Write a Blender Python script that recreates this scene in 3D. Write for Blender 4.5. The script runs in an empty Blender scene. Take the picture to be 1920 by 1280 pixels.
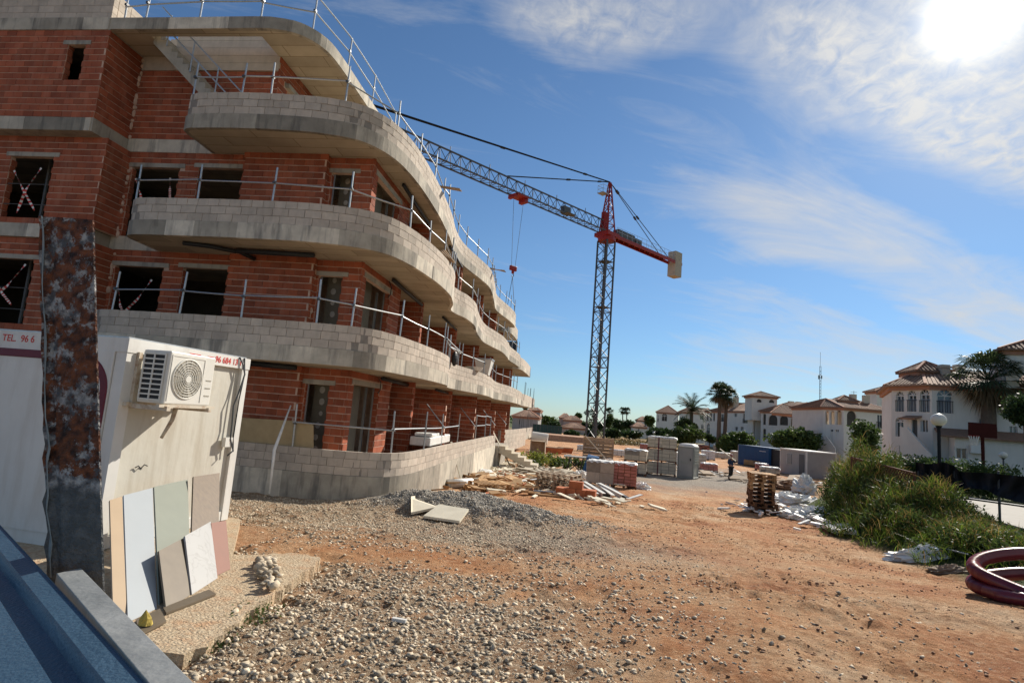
import bpy, math, random
import numpy as np
from mathutils import Vector, Matrix
from math import sin, cos, pi, radians, sqrt, hypot, atan2, degrees

# ------------------------------------------------------------------ camera, light, sky
random.seed(7); RNG = np.random.default_rng(7)
SC = bpy.context.scene
COL = SC.collection
F_PX, ROLL, PITCH, YAW, CAM_H = 1060., 4.6, 7.39, 7.0, 2.0
def _basis():
    p, y, r = radians(PITCH), radians(YAW), radians(ROLL)
    fwd = np.array([-sin(y)*cos(p), cos(y)*cos(p), sin(p)])
    r0 = np.array([cos(y), sin(y), 0.]); u0 = np.cross(r0, fwd)
    return r0*cos(r)+u0*sin(r), u0*cos(r)-r0*sin(r), fwd
CR, CU, CF = _basis(); CP = np.array([0., 0., CAM_H])
cam = bpy.data.cameras.new('camera'); camo = bpy.data.objects.new('camera', cam); COL.objects.link(camo)
cam.sensor_width = 36; cam.lens = F_PX/1920*36; cam.clip_start = .05; cam.clip_end = 20000
mw = Matrix.Identity(4)
for i in range(3):
    mw[i][0] = CR[i]; mw[i][1] = CU[i]; mw[i][2] = -CF[i]; mw[i][3] = CP[i]
camo.matrix_world = mw
SC.camera = camo

SUN_EL, SUN_AZ = radians(33.0), radians(33.3)          # azimuth from +Y towards +X
SD = Vector((sin(SUN_AZ)*cos(SUN_EL), cos(SUN_AZ)*cos(SUN_EL), sin(SUN_EL)))
sun = bpy.data.lights.new('sun', 'SUN'); sun.energy = 5.0; sun.angle = radians(.55); sun.color = (1, .93, .82)
suno = bpy.data.objects.new('sun', sun); COL.objects.link(suno)
suno.rotation_euler = (-SD).to_track_quat('-Z', 'Y').to_euler(); suno.location = (20, 20, 60)

world = bpy.data.worlds.new('World'); SC.world = world; world.use_nodes = True
def build_sky():
    nt = world.node_tree; N = nt.nodes; L = nt.links; N.clear()
    out = N.new('ShaderNodeOutputWorld'); bg = N.new('ShaderNodeBackground')
    sky = N.new('ShaderNodeTexSky'); sky.sky_type = 'NISHITA'; sky.sun_disc = False
    sky.sun_elevation = SUN_EL; sky.sun_rotation = SUN_AZ; sky.air_density = 1.0; sky.dust_density = .12; sky.ozone_density = 3.0
    bg.inputs['Strength'].default_value = .070
    tc = N.new('ShaderNodeTexCoord')
    def vm(op, a, b=None):
        n = N.new('ShaderNodeVectorMath'); n.operation = op
        for k, v in ((0, a), (1, b)):
            if v is None: continue
            if isinstance(v, tuple): n.inputs[k].default_value = v
            else: L.new(v, n.inputs[k])
        return n
    def ma(op, a, b=None, c=None, clamp=False):
        n = N.new('ShaderNodeMath'); n.operation = op; n.use_clamp = clamp
        for k, v in ((0, a), (1, b), (2, c)):
            if v is None: continue
            if isinstance(v, (int, float)): n.inputs[k].default_value = v
            else: L.new(v, n.inputs[k])
        return n.outputs[0]
    d = vm('NORMALIZE', tc.outputs['Generated']).outputs[0]
    sep = N.new('ShaderNodeSeparateXYZ'); L.new(d, sep.inputs[0])
    zz = ma('ADD', ma('MAXIMUM', sep.outputs[2], 0.), .12)
    px = ma('DIVIDE', sep.outputs[0], zz); py = ma('DIVIDE', sep.outputs[1], zz)
    cmb = N.new('ShaderNodeCombineXYZ'); L.new(px, cmb.inputs[0]); L.new(py, cmb.inputs[1])
    m0 = N.new('ShaderNodeMapping'); L.new(cmb.outputs[0], m0.inputs[0]); m0.inputs['Rotation'].default_value = (0, 0, radians(-25))
    mp = N.new('ShaderNodeMapping'); L.new(m0.outputs[0], mp.inputs[0]); mp.inputs['Scale'].default_value = (.42, 1.25, 1); mp.inputs['Location'].default_value = (4.4, 1.35, 0)
    def noise(scale, det, rough, dist, vec, off=0.):
        n = N.new('ShaderNodeTexNoise'); n.inputs['Scale'].default_value = scale; n.inputs['Detail'].default_value = det
        n.inputs['Roughness'].default_value = rough; n.inputs['Distortion'].default_value = dist; L.new(vec, n.inputs['Vector']); return n.outputs['Fac']
    big = noise(.75, 4, .5, .5, mp.outputs[0])
    wisp = noise(2.6, 12, .66, 1.3, mp.outputs[0])
    mp2 = N.new('ShaderNodeMapping'); L.new(cmb.outputs[0], mp2.inputs[0]); mp2.inputs['Rotation'].default_value = (0, 0, radians(-20)); mp2.inputs['Scale'].default_value = (1, .8, 1)
    puff = noise(19., 7, .6, .5, mp2.outputs[0])
    sdir = (SD.x, SD.y, SD.z)
    dot = vm('DOT_PRODUCT', d, sdir).outputs['Value']
    dp = ma('MAXIMUM', dot, 0.)
    # cloud bank: thicker towards the south-east where the sun stands, thin streaks elsewhere
    def sm(x, lo, hi):
        n = N.new('ShaderNodeMapRange'); n.interpolation_type = 'SMOOTHSTEP'; L.new(x, n.inputs[0]); n.inputs[1].default_value = lo; n.inputs[2].default_value = hi; return n.outputs[0]
    wob = ma('MULTIPLY', ma('SUBTRACT', noise(1.3, 5, .6, .4, cmb.outputs[0]), .5), .55)
    v = ma('ADD', ma('SUBTRACT', py, ma('MULTIPLY', px, .56)), wob)            # across the drift of the cirrus
    bank = ma('MULTIPLY', sm(v, 1.18, .92), sm(ma('ADD', px, wob), .12, .42))            # dense altocumulus sheet round the sun
    mid = ma('MULTIPLY', ma('MULTIPLY', sm(v, 1.2, 1.5), sm(v, 2.1, 1.7)), sm(px, .0, .75))   # second, looser band
    low = ma('MULTIPLY', sm(v, 2.0, 2.3), sm(px, .2, 1.2))
    r1 = ma('ADD', ma('POWER', ma('MULTIPLY', ma('ADD', px, -.0), 4.2), 2.), ma('POWER', ma('MULTIPLY', ma('SUBTRACT', py, 1.10), 6.5), 2.))
    patch = sm(ma('ADD', r1, ma('MULTIPLY', wob, 2.)), 1.3, .1)
    cov = ma('ADD', ma('ADD', ma('MULTIPLY', bank, .44), ma('ADD', ma('MULTIPLY', mid, .43), ma('ADD', ma('MULTIPLY', patch, .30), ma('MULTIPLY', low, .31)))), ma('ADD', ma('MULTIPLY', big, .55), ma('MULTIPLY', wisp, .70)))
    cloud = ma('MULTIPLY', ma('SUBTRACT', cov, .70), 2.3, clamp=True)
    cloud = ma('POWER', cloud, 1.15)
    bank = ma('MAXIMUM', bank, patch)
    pm = ma('MULTIPLY', ma('SUBTRACT', puff, .34), 3.6, clamp=True)
    pmix = ma('ADD', ma('MULTIPLY', pm, ma('MULTIPLY', bank, .62)), ma('SUBTRACT', 1., ma('MULTIPLY', bank, .62)))
    cloud = ma('MULTIPLY', ma('MULTIPLY', cloud, pmix), .86)
    fade = ma('MULTIPLY', ma('ADD', sep.outputs[2], .0), 7., clamp=True)
    cloud = ma('MULTIPLY', cloud, fade)
    # light through cloud: white, brighter in forward scattering round the sun
    fs = ma('POWER', dp, 26.)
    cb = ma('ADD', 7.2, ma('MULTIPLY', fs, 1.5))
    ccol = vm('SCALE', (1.0, .985, .95)); L.new(cb, ccol.inputs['Scale'])
    mix = N.new('ShaderNodeMix'); mix.data_type = 'RGBA'; L.new(cloud, mix.inputs['Factor'])
    hz = ma('MULTIPLY', ma('ADD', sep.outputs[2], .10), 2.6, clamp=True)     # paler, drier air low down
    tn = N.new('ShaderNodeMix'); tn.data_type = 'RGBA'; L.new(hz, tn.inputs['Factor']); tn.inputs['A'].default_value = (.52, .72, .98, 1); tn.inputs['B'].default_value = (.78, .96, 1.08, 1)
    tint = vm('MULTIPLY', sky.outputs[0], tn.outputs['Result'])
    L.new(tint.outputs[0], mix.inputs['A']); L.new(ccol.outputs[0], mix.inputs['B'])
    g1 = ma('MULTIPLY', ma('POWER', dp, 1400.), 26.); g2 = ma('MULTIPLY', ma('POWER', dp, 90.), 1.7)
    gc = vm('SCALE', (1., .90, .66)); L.new(ma('ADD', g1, g2), gc.inputs['Scale'])
    add = vm('ADD', mix.outputs['Result'], gc.outputs[0])
    L.new(add.outputs[0], bg.inputs['Color']); L.new(bg.outputs[0], out.inputs[0])
build_sky()
SC.view_settings.view_transform = 'Standard'; SC.view_settings.look = 'None'; SC.view_settings.exposure = .42; SC.view_settings.gamma = 1
try: SC.view_settings.use_curve_mapping = False
except Exception: pass
SC.render.engine = 'CYCLES'

# ------------------------------------------------------------------ survey helpers: turn a measured bearing into a place on the site
def ray(x, y): return CF*F_PX+CR*(x-960)+CU*(640-y)
def atz(x, y, z): d = ray(x, y); return CP+d*((z-CAM_H)/d[2])
def aty(x, y, Y): d = ray(x, y); return CP+d*(Y/d[1])
def atx(x, y, X): d = ray(x, y); return CP+d*(X/d[0])
def atpl(x, y, p, n): d = ray(x, y); n = np.array(n); return CP+d*(((np.array(p)-CP)@n)/(d@n))

def vnoise(x, y, s=1., seed=0):
    x = np.asarray(x, float)*s+seed*17.3; y = np.asarray(y, float)*s-seed*9.1
    xi = np.floor(x); yi = np.floor(y); fx = x-xi; fy = y-yi; fx = fx*fx*(3-2*fx); fy = fy*fy*(3-2*fy)
    def h(a, b):
        v = np.sin(a*127.1+b*311.7+seed*74.7)*43758.5453; return v-np.floor(v)
    return (h(xi, yi)*(1-fx)+h(xi+1, yi)*fx)*(1-fy)+(h(xi, yi+1)*(1-fx)+h(xi+1, yi+1)*fx)*fy
def fbm(x, y, s, seed=0, o=4):
    r = 0; a = .5
    for i in range(o): r = r+a*vnoise(x, y, s*2**i, seed+i); a *= .5
    return r
def sstep(a, b, x): t = np.clip((np.asarray(x, float)-a)/(b-a), 0, 1); return t*t*(3-2*t)
PY = [-60, 5, 9, 12, 14, 20, 30, 45, 70, 100, 400, 5000]
PZ = [.05, -.03, -.12, -.36, -.46, -.75, -1.15, -1.35, -1.6, -1.8, -1.9, -1.9]
BY = [-60, 10, 16.5, 21, 27, 45, 60, 75, 100, 150, 5000]
BX = [6.9, 6.9, 6.9, 7.6, 9.6, 19, 29, 36, 46, 64, 700]
def xb(y): return np.interp(y, BY, BX)
def base_z(x, y): return np.interp(y, PY, PZ)
def mound(x, y):
    g = .55*np.exp(-(((x+3.6)/1.5)**2+((y-14.0)/.9)**2))+.42*np.exp(-(((x+1.9)/1.3)**2+((y-14.2)/1.1)**2))
    g = g+.22*np.exp(-(((x+.2)/1.8)**2+((y-13.7)/.8)**2))+.10*np.exp(-(((x+7)/2.2)**2+((y-11.2)/.9)**2))
    return g*.72*(.72+.56*fbm(x, y, 1.6, 71))
def gz(x, y):
    x = np.asarray(x, float); y = np.asarray(y, float)
    z = base_z(x, y)
    e = x-xb(y)
    gl = -.2+0*x                                    # garden level beyond the site boundary
    t = sstep(.1, 2.2, e)*sstep(170, 120, y)
    z = z*(1-t)+np.maximum(gl, z)*t
    z = z+mound(x, y)
    near = np.exp(-np.abs(y-10)/45.)*np.exp(-np.abs(x)/60.)*(1-t)
    z = z+near*((fbm(x, y, .45, 3)-.5)*.16+(fbm(x, y, 2.2, 5, 3)-.45)*.05+((vnoise(x, y, 5.2, 15)-.5)*.050+(vnoise(x, y, 8.5, 17)-.5)*.034)*(.15+1.5*sstep(.25, .75, vnoise(x, y, .9, 16))))
    z = z-near*.035*np.exp(-((x-2.3-.09*(y-5))/.22)**2)*(vnoise(x, y, .5, 9))-near*.03*np.exp(-((x-4.1-.09*(y-5))/.22)**2)
    return z
def gp(px, py, dz=0.):
    z = -1.
    for i in range(25):
        p = atz(px, py, z); z = .5*z+.5*(float(gz(p[0], p[1]))+dz)
    return atz(px, py, z)

# ------------------------------------------------------------------ mesh helpers
BOXF = [(0, 3, 2, 1), (4, 5, 6, 7), (0, 1, 5, 4), (1, 2, 6, 5), (2, 3, 7, 6), (3, 0, 4, 7)]
class MB:
    def __init__(s): s.v = []; s.f = []
    def add(s, vs, fs):
        o = len(s.v); s.v.extend([tuple(map(float, p)) for p in vs]); s.f.extend([tuple(i+o for i in f) for f in fs]); return s
    def box(s, c, d, rz=0., ry=0., rx=0.):
        hx, hy, hz = d[0]/2, d[1]/2, d[2]/2
        vs = [(-hx, -hy, -hz), (hx, -hy, -hz), (hx, hy, -hz), (-hx, hy, -hz), (-hx, -hy, hz), (hx, -hy, hz), (hx, hy, hz), (-hx, hy, hz)]
        if rx or ry:
            m = Matrix.Rotation(rz, 3, 'Z') @ Matrix.Rotation(ry, 3, 'Y') @ Matrix.Rotation(rx, 3, 'X')
            vs = [tuple(m @ Vector(p)) for p in vs]
        elif rz:
            a, b = cos(rz), sin(rz); vs = [(x*a-y*b, x*b+y*a, z) for x, y, z in vs]
        return s.add([(x+c[0], y+c[1], z+c[2]) for x, y, z in vs], BOXF)
    def bb(s, x0, x1, y0, y1, z0, z1): return s.box(((x0+x1)/2, (y0+y1)/2, (z0+z1)/2), (abs(x1-x0), abs(y1-y0), abs(z1-z0)))
    def bar(s, p, q, w, h=None, up=(0, 0, 1)):
        h = h or w; p = Vector(p); q = Vector(q); d = (q-p); L = d.length
        if L < 1e-6: return s
        d.normalize(); u = Vector(up); r = d.cross(u)
        if r.length < 1e-3: r = d.cross(Vector((1, 0, 0)))
        r.normalize(); u = r.cross(d)
        vs = []
        for e in (p, q):
            for a, b in ((-1, -1), (1, -1), (1, 1), (-1, 1)): vs.append(tuple(e+r*(a*w/2)+u*(b*h/2)))
        return s.add(vs, BOXF)
    def tube(s, pts, r, n=8, cap=True, closed=False):
        pts = [Vector(p) for p in pts]; m = len(pts); rr = r if hasattr(r, '__len__') else [r]*m
        vs = []; prev = None
        for i, p in enumerate(pts):
            if closed: d = pts[(i+1) % m]-pts[i-1]
            else: d = pts[min(i+1, m-1)]-pts[max(i-1, 0)]
            d.normalize()
            if prev is None: a = d.orthogonal().normalized()
            else:
                a = prev-d*prev.dot(d)
                a = a.normalized() if a.length > 1e-4 else d.orthogonal().normalized()
            prev = a; b = d.cross(a)
            for k in range(n):
                t = 2*pi*k/n; vs.append(tuple(p+a*(cos(t)*rr[i])+b*(sin(t)*rr[i])))
        fs = []
        for i in range(m if closed else m-1):
            j = (i+1) % m
            for k in range(n): fs.append((i*n+k, i*n+(k+1) % n, j*n+(k+1) % n, j*n+k))
        if cap and not closed: fs.append(tuple(range(n))[::-1]); fs.append(tuple((m-1)*n+k for k in range(n)))
        return s.add(vs, fs)
    def prism(s, poly, z0, z1):
        n = len(poly); vs = [(x, y, z0) for x, y in poly]+[(x, y, z1) for x, y in poly]
        fs = [tuple(range(n))[::-1], tuple(range(n, 2*n))]+[(i, (i+1) % n, n+(i+1) % n, n+i) for i in range(n)]
        return s.add(vs, fs)
    def extr(s, poly, o, ax, az, ay, t):          # 2-D polygon (u,w) in plane o+u*ax+w*az extruded t along ay
        o = Vector(o); ax = Vector(ax); az = Vector(az); ay = Vector(ay); n = len(poly)
        vs = [tuple(o+ax*u+az*w) for u, w in poly]+[tuple(o+ax*u+az*w+ay*t) for u, w in poly]
        fs = [tuple(range(n))[::-1], tuple(range(n, 2*n))]+[(i, (i+1) % n, n+(i+1) % n, n+i) for i in range(n)]
        return s.add(vs, fs)
    def sphere(s, c, r, nu=16, nv=10):
        rx, ry, rz = r if hasattr(r, '__len__') else (r, r, r)
        vs = [(c[0], c[1], c[2]+rz)]
        for j in range(1, nv):
            t = pi*j/nv
            for i in range(nu): vs.append((c[0]+rx*sin(t)*cos(2*pi*i/nu), c[1]+ry*sin(t)*sin(2*pi*i/nu), c[2]+rz*cos(t)))
        vs.append((c[0], c[1], c[2]-rz)); e = len(vs)-1
        fs = [(0, 1+i, 1+(i+1) % nu) for i in range(nu)]
        for j in range(nv-2):
            for i in range(nu): a = 1+j*nu; fs.append((a+i, a+nu+i, a+nu+(i+1) % nu, a+(i+1) % nu))
        a = 1+(nv-2)*nu; fs += [(e, a+(i+1) % nu, a+i) for i in range(nu)]
        return s.add(vs, fs)
    def quad(s, a, b, c, d): return s.add([a, b, c, d], [(0, 1, 2, 3)])
    def sheet(s, P):                               # grid of points [rows][cols]
        R, C = len(P), len(P[0]); return s.add([p for r in P for p in r], [(i*C+j, i*C+j+1, (i+1)*C+j+1, (i+1)*C+j) for i in range(R-1) for j in range(C-1)])

ORI = {}
def tag(o, label=None, cat=None, group=None, kind=None):
    if label: o['label'] = label
    if cat: o['category'] = cat
    if group: o['group'] = group
    if kind: o['kind'] = kind
    return o
def thing(name, label, cat, loc=(0, 0, 0), rz=0., group=None):
    o = bpy.data.objects.new(name, None); COL.objects.link(o); o.empty_display_size = .2
    o.location = tuple(map(float, loc)); o.rotation_euler = (0, 0, rz)
    ORI[o.name] = (np.array(loc, float), rz)
    return tag(o, label, cat, group)
def mk(name, mb, mat, parent=None, world=True, smooth=False, bevel=0, label=None):
    """links ONE mesh object; with world=True the coordinates are world ones and get shifted into the parent's frame"""
    if isinstance(mb, MB): V, Fc = mb.v, mb.f
    else: V, Fc = mb
    o_, rz = ORI.get(parent.name, (np.zeros(3), 0.)) if parent else (np.zeros(3), 0.)
    if world and parent is not None:
        A = np.array(V, float)-o_
        if rz: a, b = cos(-rz), sin(-rz); A = np.stack([A[:, 0]*a-A[:, 1]*b, A[:, 0]*b+A[:, 1]*a, A[:, 2]], 1)
        V = A.tolist()
    me = bpy.data.meshes.new(name); me.from_pydata(V, [], Fc); me.update()
    me.materials.append(mat)
    if smooth: me.polygons.foreach_set('use_smooth', [True]*len(me.polygons))
    o = bpy.data.objects.new(name, me); COL.objects.link(o)
    if parent: o.parent = parent
    ORI[o.name] = (o_, rz) if parent is not None else (np.zeros(3), 0.)
    if bevel: m = o.modifiers.new('bevel', 'BEVEL'); m.width = bevel; m.segments = 2; m.limit_method = 'ANGLE'
    if label: o['label'] = label
    return o
def mknp(name, V, Fc, mat, parent=None, smooth=False):   # big meshes from arrays: V (n,3), Fc (m,k)
    me = bpy.data.meshes.new(name); V = np.asarray(V, np.float32); Fc = np.asarray(Fc, np.int32); k = Fc.shape[1]
    me.vertices.add(len(V)); me.vertices.foreach_set('co', V.ravel())
    me.loops.add(Fc.size); me.loops.foreach_set('vertex_index', Fc.ravel())
    me.polygons.add(len(Fc)); me.polygons.foreach_set('loop_start', np.arange(0, Fc.size, k, dtype=np.int32))
    try: me.polygons.foreach_set('loop_total', np.full(len(Fc), k, np.int32))
    except Exception: pass
    if smooth: me.polygons.foreach_set('use_smooth', np.ones(len(Fc), bool))
    me.update(calc_edges=True); me.materials.append(mat)
    o = bpy.data.objects.new(name, me); COL.objects.link(o)
    if parent: o.parent = parent
    return o
def copy_tree(o, parent=None):
    c = o.copy(); COL.objects.link(c)
    if parent: c.parent = parent
    for ch in list(o.children): copy_tree(ch, c)
    return c

# ------------------------------------------------------------------ materials
def mat(name, c1, c2=None, scale=3., rough=.85, bump=0., bscale=40., isl=0., metal=0., spec=.3, detail=6., streak=None, streak_amt=.5, pos=.5, width=.25, coord='W', aniso=(1, 1, 1), trans=0., alpha=1., extra=None, emis=None):
    m = bpy.data.materials.new(name); m.use_nodes = True; nt = m.node_tree; N = nt.nodes; L = nt.links
    b = N['Principled BSDF']; b.inputs['Roughness'].default_value = rough; b.inputs['Metallic'].default_value = metal
    b.inputs['Specular IOR Level'].default_value = spec
    c2 = c2 or tuple(x*.75 for x in c1)
    if coord == 'W': src = N.new('ShaderNodeNewGeometry').outputs['Position']
    else: src = N.new('ShaderNodeTexCoord').outputs['Object']
    mp = N.new('ShaderNodeMapping'); L.new(src, mp.inputs[0]); mp.inputs['Scale'].default_value = aniso
    n = N.new('ShaderNodeTexNoise'); n.inputs['Scale'].default_value = scale; n.inputs['Detail'].default_value = detail; n.inputs['Roughness'].default_value = .6
    L.new(mp.outputs[0], n.inputs['Vector'])
    r = N.new('ShaderNodeValToRGB'); L.new(n.outputs['Fac'], r.inputs[0])
    r.color_ramp.elements[0].position = max(0, pos-width); r.color_ramp.elements[1].position = min(1, pos+width)
    r.color_ramp.elements[0].color = (*c2, 1); r.color_ramp.elements[1].color = (*c1, 1)
    col = r.outputs['Color']
    def mixc(fac, a, bcol, blend='MIX'):
        x = N.new('ShaderNodeMix'); x.data_type = 'RGBA'; x.blend_type = blend
        if isinstance(fac, float): x.inputs['Factor'].default_value = fac
        else: L.new(fac, x.inputs['Factor'])
        L.new(a, x.inputs['A'])
        if isinstance(bcol, tuple): x.inputs['B'].default_value = (*bcol, 1)
        else: L.new(bcol, x.inputs['B'])
        return x.outputs['Result']
    if streak:
        ms = N.new('ShaderNodeMapping'); L.new(src, ms.inputs[0]); ms.inputs['Scale'].default_value = (2.6, 2.6, .35)
        ns = N.new('ShaderNodeTexNoise'); ns.inputs['Scale'].default_value = 1.6; ns.inputs['Detail'].default_value = 8; ns.inputs['Roughness'].default_value = .65; L.new(ms.outputs[0], ns.inputs['Vector'])
        rs = N.new('ShaderNodeMapRange'); L.new(ns.outputs['Fac'], rs.inputs[0]); rs.inputs[1].default_value = .5; rs.inputs[2].default_value = .68; rs.inputs[4].default_value = streak_amt
        col = mixc(rs.outputs[0], col, streak)
    if isl:
        g = N.new('ShaderNodeNewGeometry'); oi = N.new('ShaderNodeObjectInfo')
        a = N.new('ShaderNodeMath'); a.operation = 'ADD'; L.new(g.outputs['Random Per Island'], a.inputs[0]); L.new(oi.outputs['Random'], a.inputs[1])
        fr = N.new('ShaderNodeMath'); fr.operation = 'FRACT'; L.new(a.outputs[0], fr.inputs[0])
        mr = N.new('ShaderNodeMapRange'); L.new(fr.outputs[0], mr.inputs[0]); mr.inputs[3].default_value = 1-isl; mr.inputs[4].default_value = 1+isl
        vs = N.new('ShaderNodeVectorMath'); vs.operation = 'SCALE'; L.new(col, vs.inputs[0]); L.new(mr.outputs[0], vs.inputs['Scale']); col = vs.outputs[0]
    if extra: col = extra(N, L, col, src, mixc, b)
    L.new(col, b.inputs['Base Color'])
    if bump:
        nb = N.new('ShaderNodeTexNoise'); nb.inputs['Scale'].default_value = bscale; nb.inputs['Detail'].default_value = 5; L.new(mp.outputs[0], nb.inputs['Vector'])
        bp = N.new('ShaderNodeBump'); bp.inputs['Strength'].default_value = bump; bp.inputs['Distance'].default_value = .02; L.new(nb.outputs['Fac'], bp.inputs['Height']); L.new(bp.outputs[0], b.inputs['Normal'])
    if trans:
        try: b.inputs['Transmission Weight'].default_value = trans
        except Exception: pass
    if emis: b.inputs['Emission Color'].default_value = (*emis, 1); b.inputs['Emission Strength'].default_value = 1
    b.inputs['Alpha'].default_value = alpha
    return m
def leafmat(name, c1, c2, isl=.35):
    m = mat(name, c1, c2, scale=1.2, rough=.55, isl=isl, spec=.25)
    nt = m.node_tree; N = nt.nodes; L = nt.links; b = N['Principled BSDF']; out = [n for n in N if n.type == 'OUTPUT_MATERIAL'][0]
    tr = N.new('ShaderNodeBsdfTranslucent'); L.new(b.inputs['Base Color'].links[0].from_socket, tr.inputs[0])
    mx = N.new('ShaderNodeMixShader'); mx.inputs[0].default_value = .35; L.new(b.outputs[0], mx.inputs[1]); L.new(tr.outputs[0], mx.inputs[2]); L.new(mx.outputs[0], out.inputs[0])
    return m
M = {}
M['brick'] = mat('brick', (.40, .112, .052), (.235, .06, .030), scale=1.4, bump=.5, bscale=60, isl=.22, streak=(.40, .24, .17), streak_amt=.22)
M['mortar'] = mat('mortar', (.68, .50, .39), (.46, .30, .22), scale=6, bump=.6, bscale=50)
M['concrete'] = mat('concrete', (.46, .415, .34), (.29, .26, .215), scale=2.2, bump=.35, bscale=30, streak=(.13, .12, .11), streak_amt=.65)
def boards(N, L, col, src, mixc, b):
    br = N.new('ShaderNodeTexBrick'); br.offset = .5; br.inputs['Scale'].default_value = 1.; br.inputs['Brick Width'].default_value = 2.0; br.inputs['Row Height'].default_value = .5; br.inputs['Mortar Size'].default_value = .012
    br.inputs['Color1'].default_value = (1, 1, 1, 1); br.inputs['Color2'].default_value = (.72, .72, .72, 1); br.inputs['Mortar'].default_value = (.5, .47, .42, 1); L.new(src, br.inputs['Vector'])
    return mixc(1., col, br.outputs['Color'], 'MULTIPLY')
M['soffit'] = mat('soffit', (.53, .455, .345), (.38, .325, .24), scale=1.2, bump=.25, bscale=25, extra=boards)
M['panel'] = mat('edge_concrete', (.56, .505, .41), (.33, .295, .24), scale=2.6, bump=.4, bscale=30, isl=.46, streak=(.15, .14, .125), streak_amt=.8)
M['block'] = mat('block', (.565, .485, .40), (.43, .37, .305), scale=5, bump=.5, bscale=70, isl=.13, streak=(.27, .235, .2), streak_amt=.3)
M['bmortar'] = mat('block_mortar', (.30, .265, .225), (.20, .175, .15), scale=8, bump=.4)
M['galv'] = mat('galvanised', (.50, .52, .53), (.32, .34, .35), scale=20, rough=.42, metal=.75, spec=.5)
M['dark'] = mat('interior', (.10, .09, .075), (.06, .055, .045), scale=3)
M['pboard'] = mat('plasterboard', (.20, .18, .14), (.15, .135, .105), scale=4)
M['dab'] = mat('adhesive_dab', (.50, .47, .42), scale=9)
M['black'] = mat('black_plastic', (.025, .025, .027), scale=5, rough=.5)
M['boardred'] = mat('dark_red_board', (.060, .014, .012), (.045, .010, .009), scale=4, rough=.85, spec=.1)
M['cable'] = mat('dark_cable', (.03, .03, .032), scale=4, rough=.95, spec=.05)
M['wood'] = mat('timber', (.50, .31, .15), (.33, .19, .085), scale=5, isl=.28, aniso=(1, 1, 4), bump=.2)
M['wood_dark'] = mat('dark_timber', (.20, .095, .045), (.11, .05, .025), scale=5, isl=.3, bump=.2)
M['wood_grey'] = mat('ballast_concrete', (.46, .41, .33), (.37, .33, .26), scale=2)
M['wood_old'] = mat('weathered_timber', (.42, .32, .22), (.25, .18, .12), scale=6, isl=.3, bump=.2)
M['paleboard'] = mat('pale_board', (.72, .66, .52), (.60, .54, .42), scale=3, isl=.1)
M['white'] = mat('white_paint', (.74, .725, .68), (.64, .62, .57), scale=3, rough=.5)
M['wrap'] = mat('plastic_wrap', (.86, .85, .81), (.66, .65, .61), scale=7, rough=.5, spec=.4, bump=.6, bscale=14)
M['tileorange'] = mat('terracotta_block', (.55, .19, .085), (.38, .12, .05), scale=5, isl=.15, bump=.3)
M['pinkbrick'] = mat('pink_brick', (.55, .24, .19), (.40, .15, .12), scale=6, isl=.2, bump=.3)
M['cream'] = mat('cream_block', (.60, .53, .41), (.46, .40, .31), scale=5, isl=.1, bump=.3)
M['redpaint'] = mat('red_paint', (.32, .024, .02), (.23, .017, .015), scale=6, rough=.45)
M['steelgrey'] = mat('grey_steel', (.105, .11, .115), (.06, .065, .07), scale=8, rough=.5, metal=.3)
M['stucco'] = mat('white_stucco', (.78, .73, .64), (.68, .63, .55), scale=.8, bump=.2, bscale=20, streak=(.5, .46, .4), streak_amt=.2)
M['rooftile'] = mat('roof_tile', (.36, .215, .14), (.20, .11, .07), scale=5, isl=.25, bump=.3)
M['cornice'] = mat('terracotta_cornice', (.48, .24, .15), (.40, .19, .12), scale=2)
M['pane'] = mat('window_pane', (.035, .04, .045), scale=1, rough=.08, spec=.8)
M['curtain'] = mat('curtain', (.30, .33, .36), scale=3)
M['trunk'] = mat('bark', (.16, .12, .085), (.09, .065, .05), scale=8, bump=.6)
M['leafdark'] = leafmat('leaf_dark', (.045, .075, .022), (.022, .040, .014))
M['leafmid'] = leafmat('leaf_mid', (.085, .125, .03), (.05, .08, .022))
M['leafyel'] = leafmat('leaf_yellow', (.26, .28, .05), (.14, .17, .035))
M['palm'] = leafmat('palm_leaf', (.055, .08, .03), (.03, .045, .02))
M['palmdry'] = leafmat('palm_dry', (.20, .15, .085), (.13, .095, .055))
M['grassy'] = leafmat('grass_blade', (.22, .30, .035), (.07, .12, .02), isl=.45)
M['grassdry'] = leafmat('dry_blade', (.36, .25, .08), (.20, .13, .045), isl=.4)
M['globe'] = mat('lamp_globe', (.72, .69, .60), (.66, .63, .54), scale=2, rough=.35, spec=.5)
M['bluepaint'] = mat('blue_steel', (.022, .09, .22), (.015, .065, .17), scale=3, rough=.5)
M['greypanel'] = mat('grey_panel', (.36, .355, .34), (.30, .295, .28), scale=2, rough=.6)
M['toilet'] = mat('toilet_plastic', (.33, .34, .31), (.27, .28, .255), scale=3, rough=.55)
M['blackcloth'] = mat('black_shade_cloth', (.016, .017, .022), (.010, .011, .015), scale=9, rough=.7)
M['hose'] = mat('maroon_plastic', (.19, .026, .032), (.14, .018, .024), scale=6, rough=.3, spec=.55)
M['skin'] = mat('skin', (.42, .24, .16)); M['jacket'] = mat('navy_cloth', (.03, .05, .10)); M['trousers'] = mat('dark_cloth', (.03, .028, .028))
M['redprint'] = mat('red_lettering', (.62, .05, .04), scale=40, rough=.6); M['whiteprint'] = mat('white_lettering', (.6, .62, .65)); M['blackprint'] = mat('dark_lettering', (.05, .05, .05))
M['maroon'] = mat('maroon_trim', (.14, .018, .035), (.11, .014, .03), scale=4, rough=.45)

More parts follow.
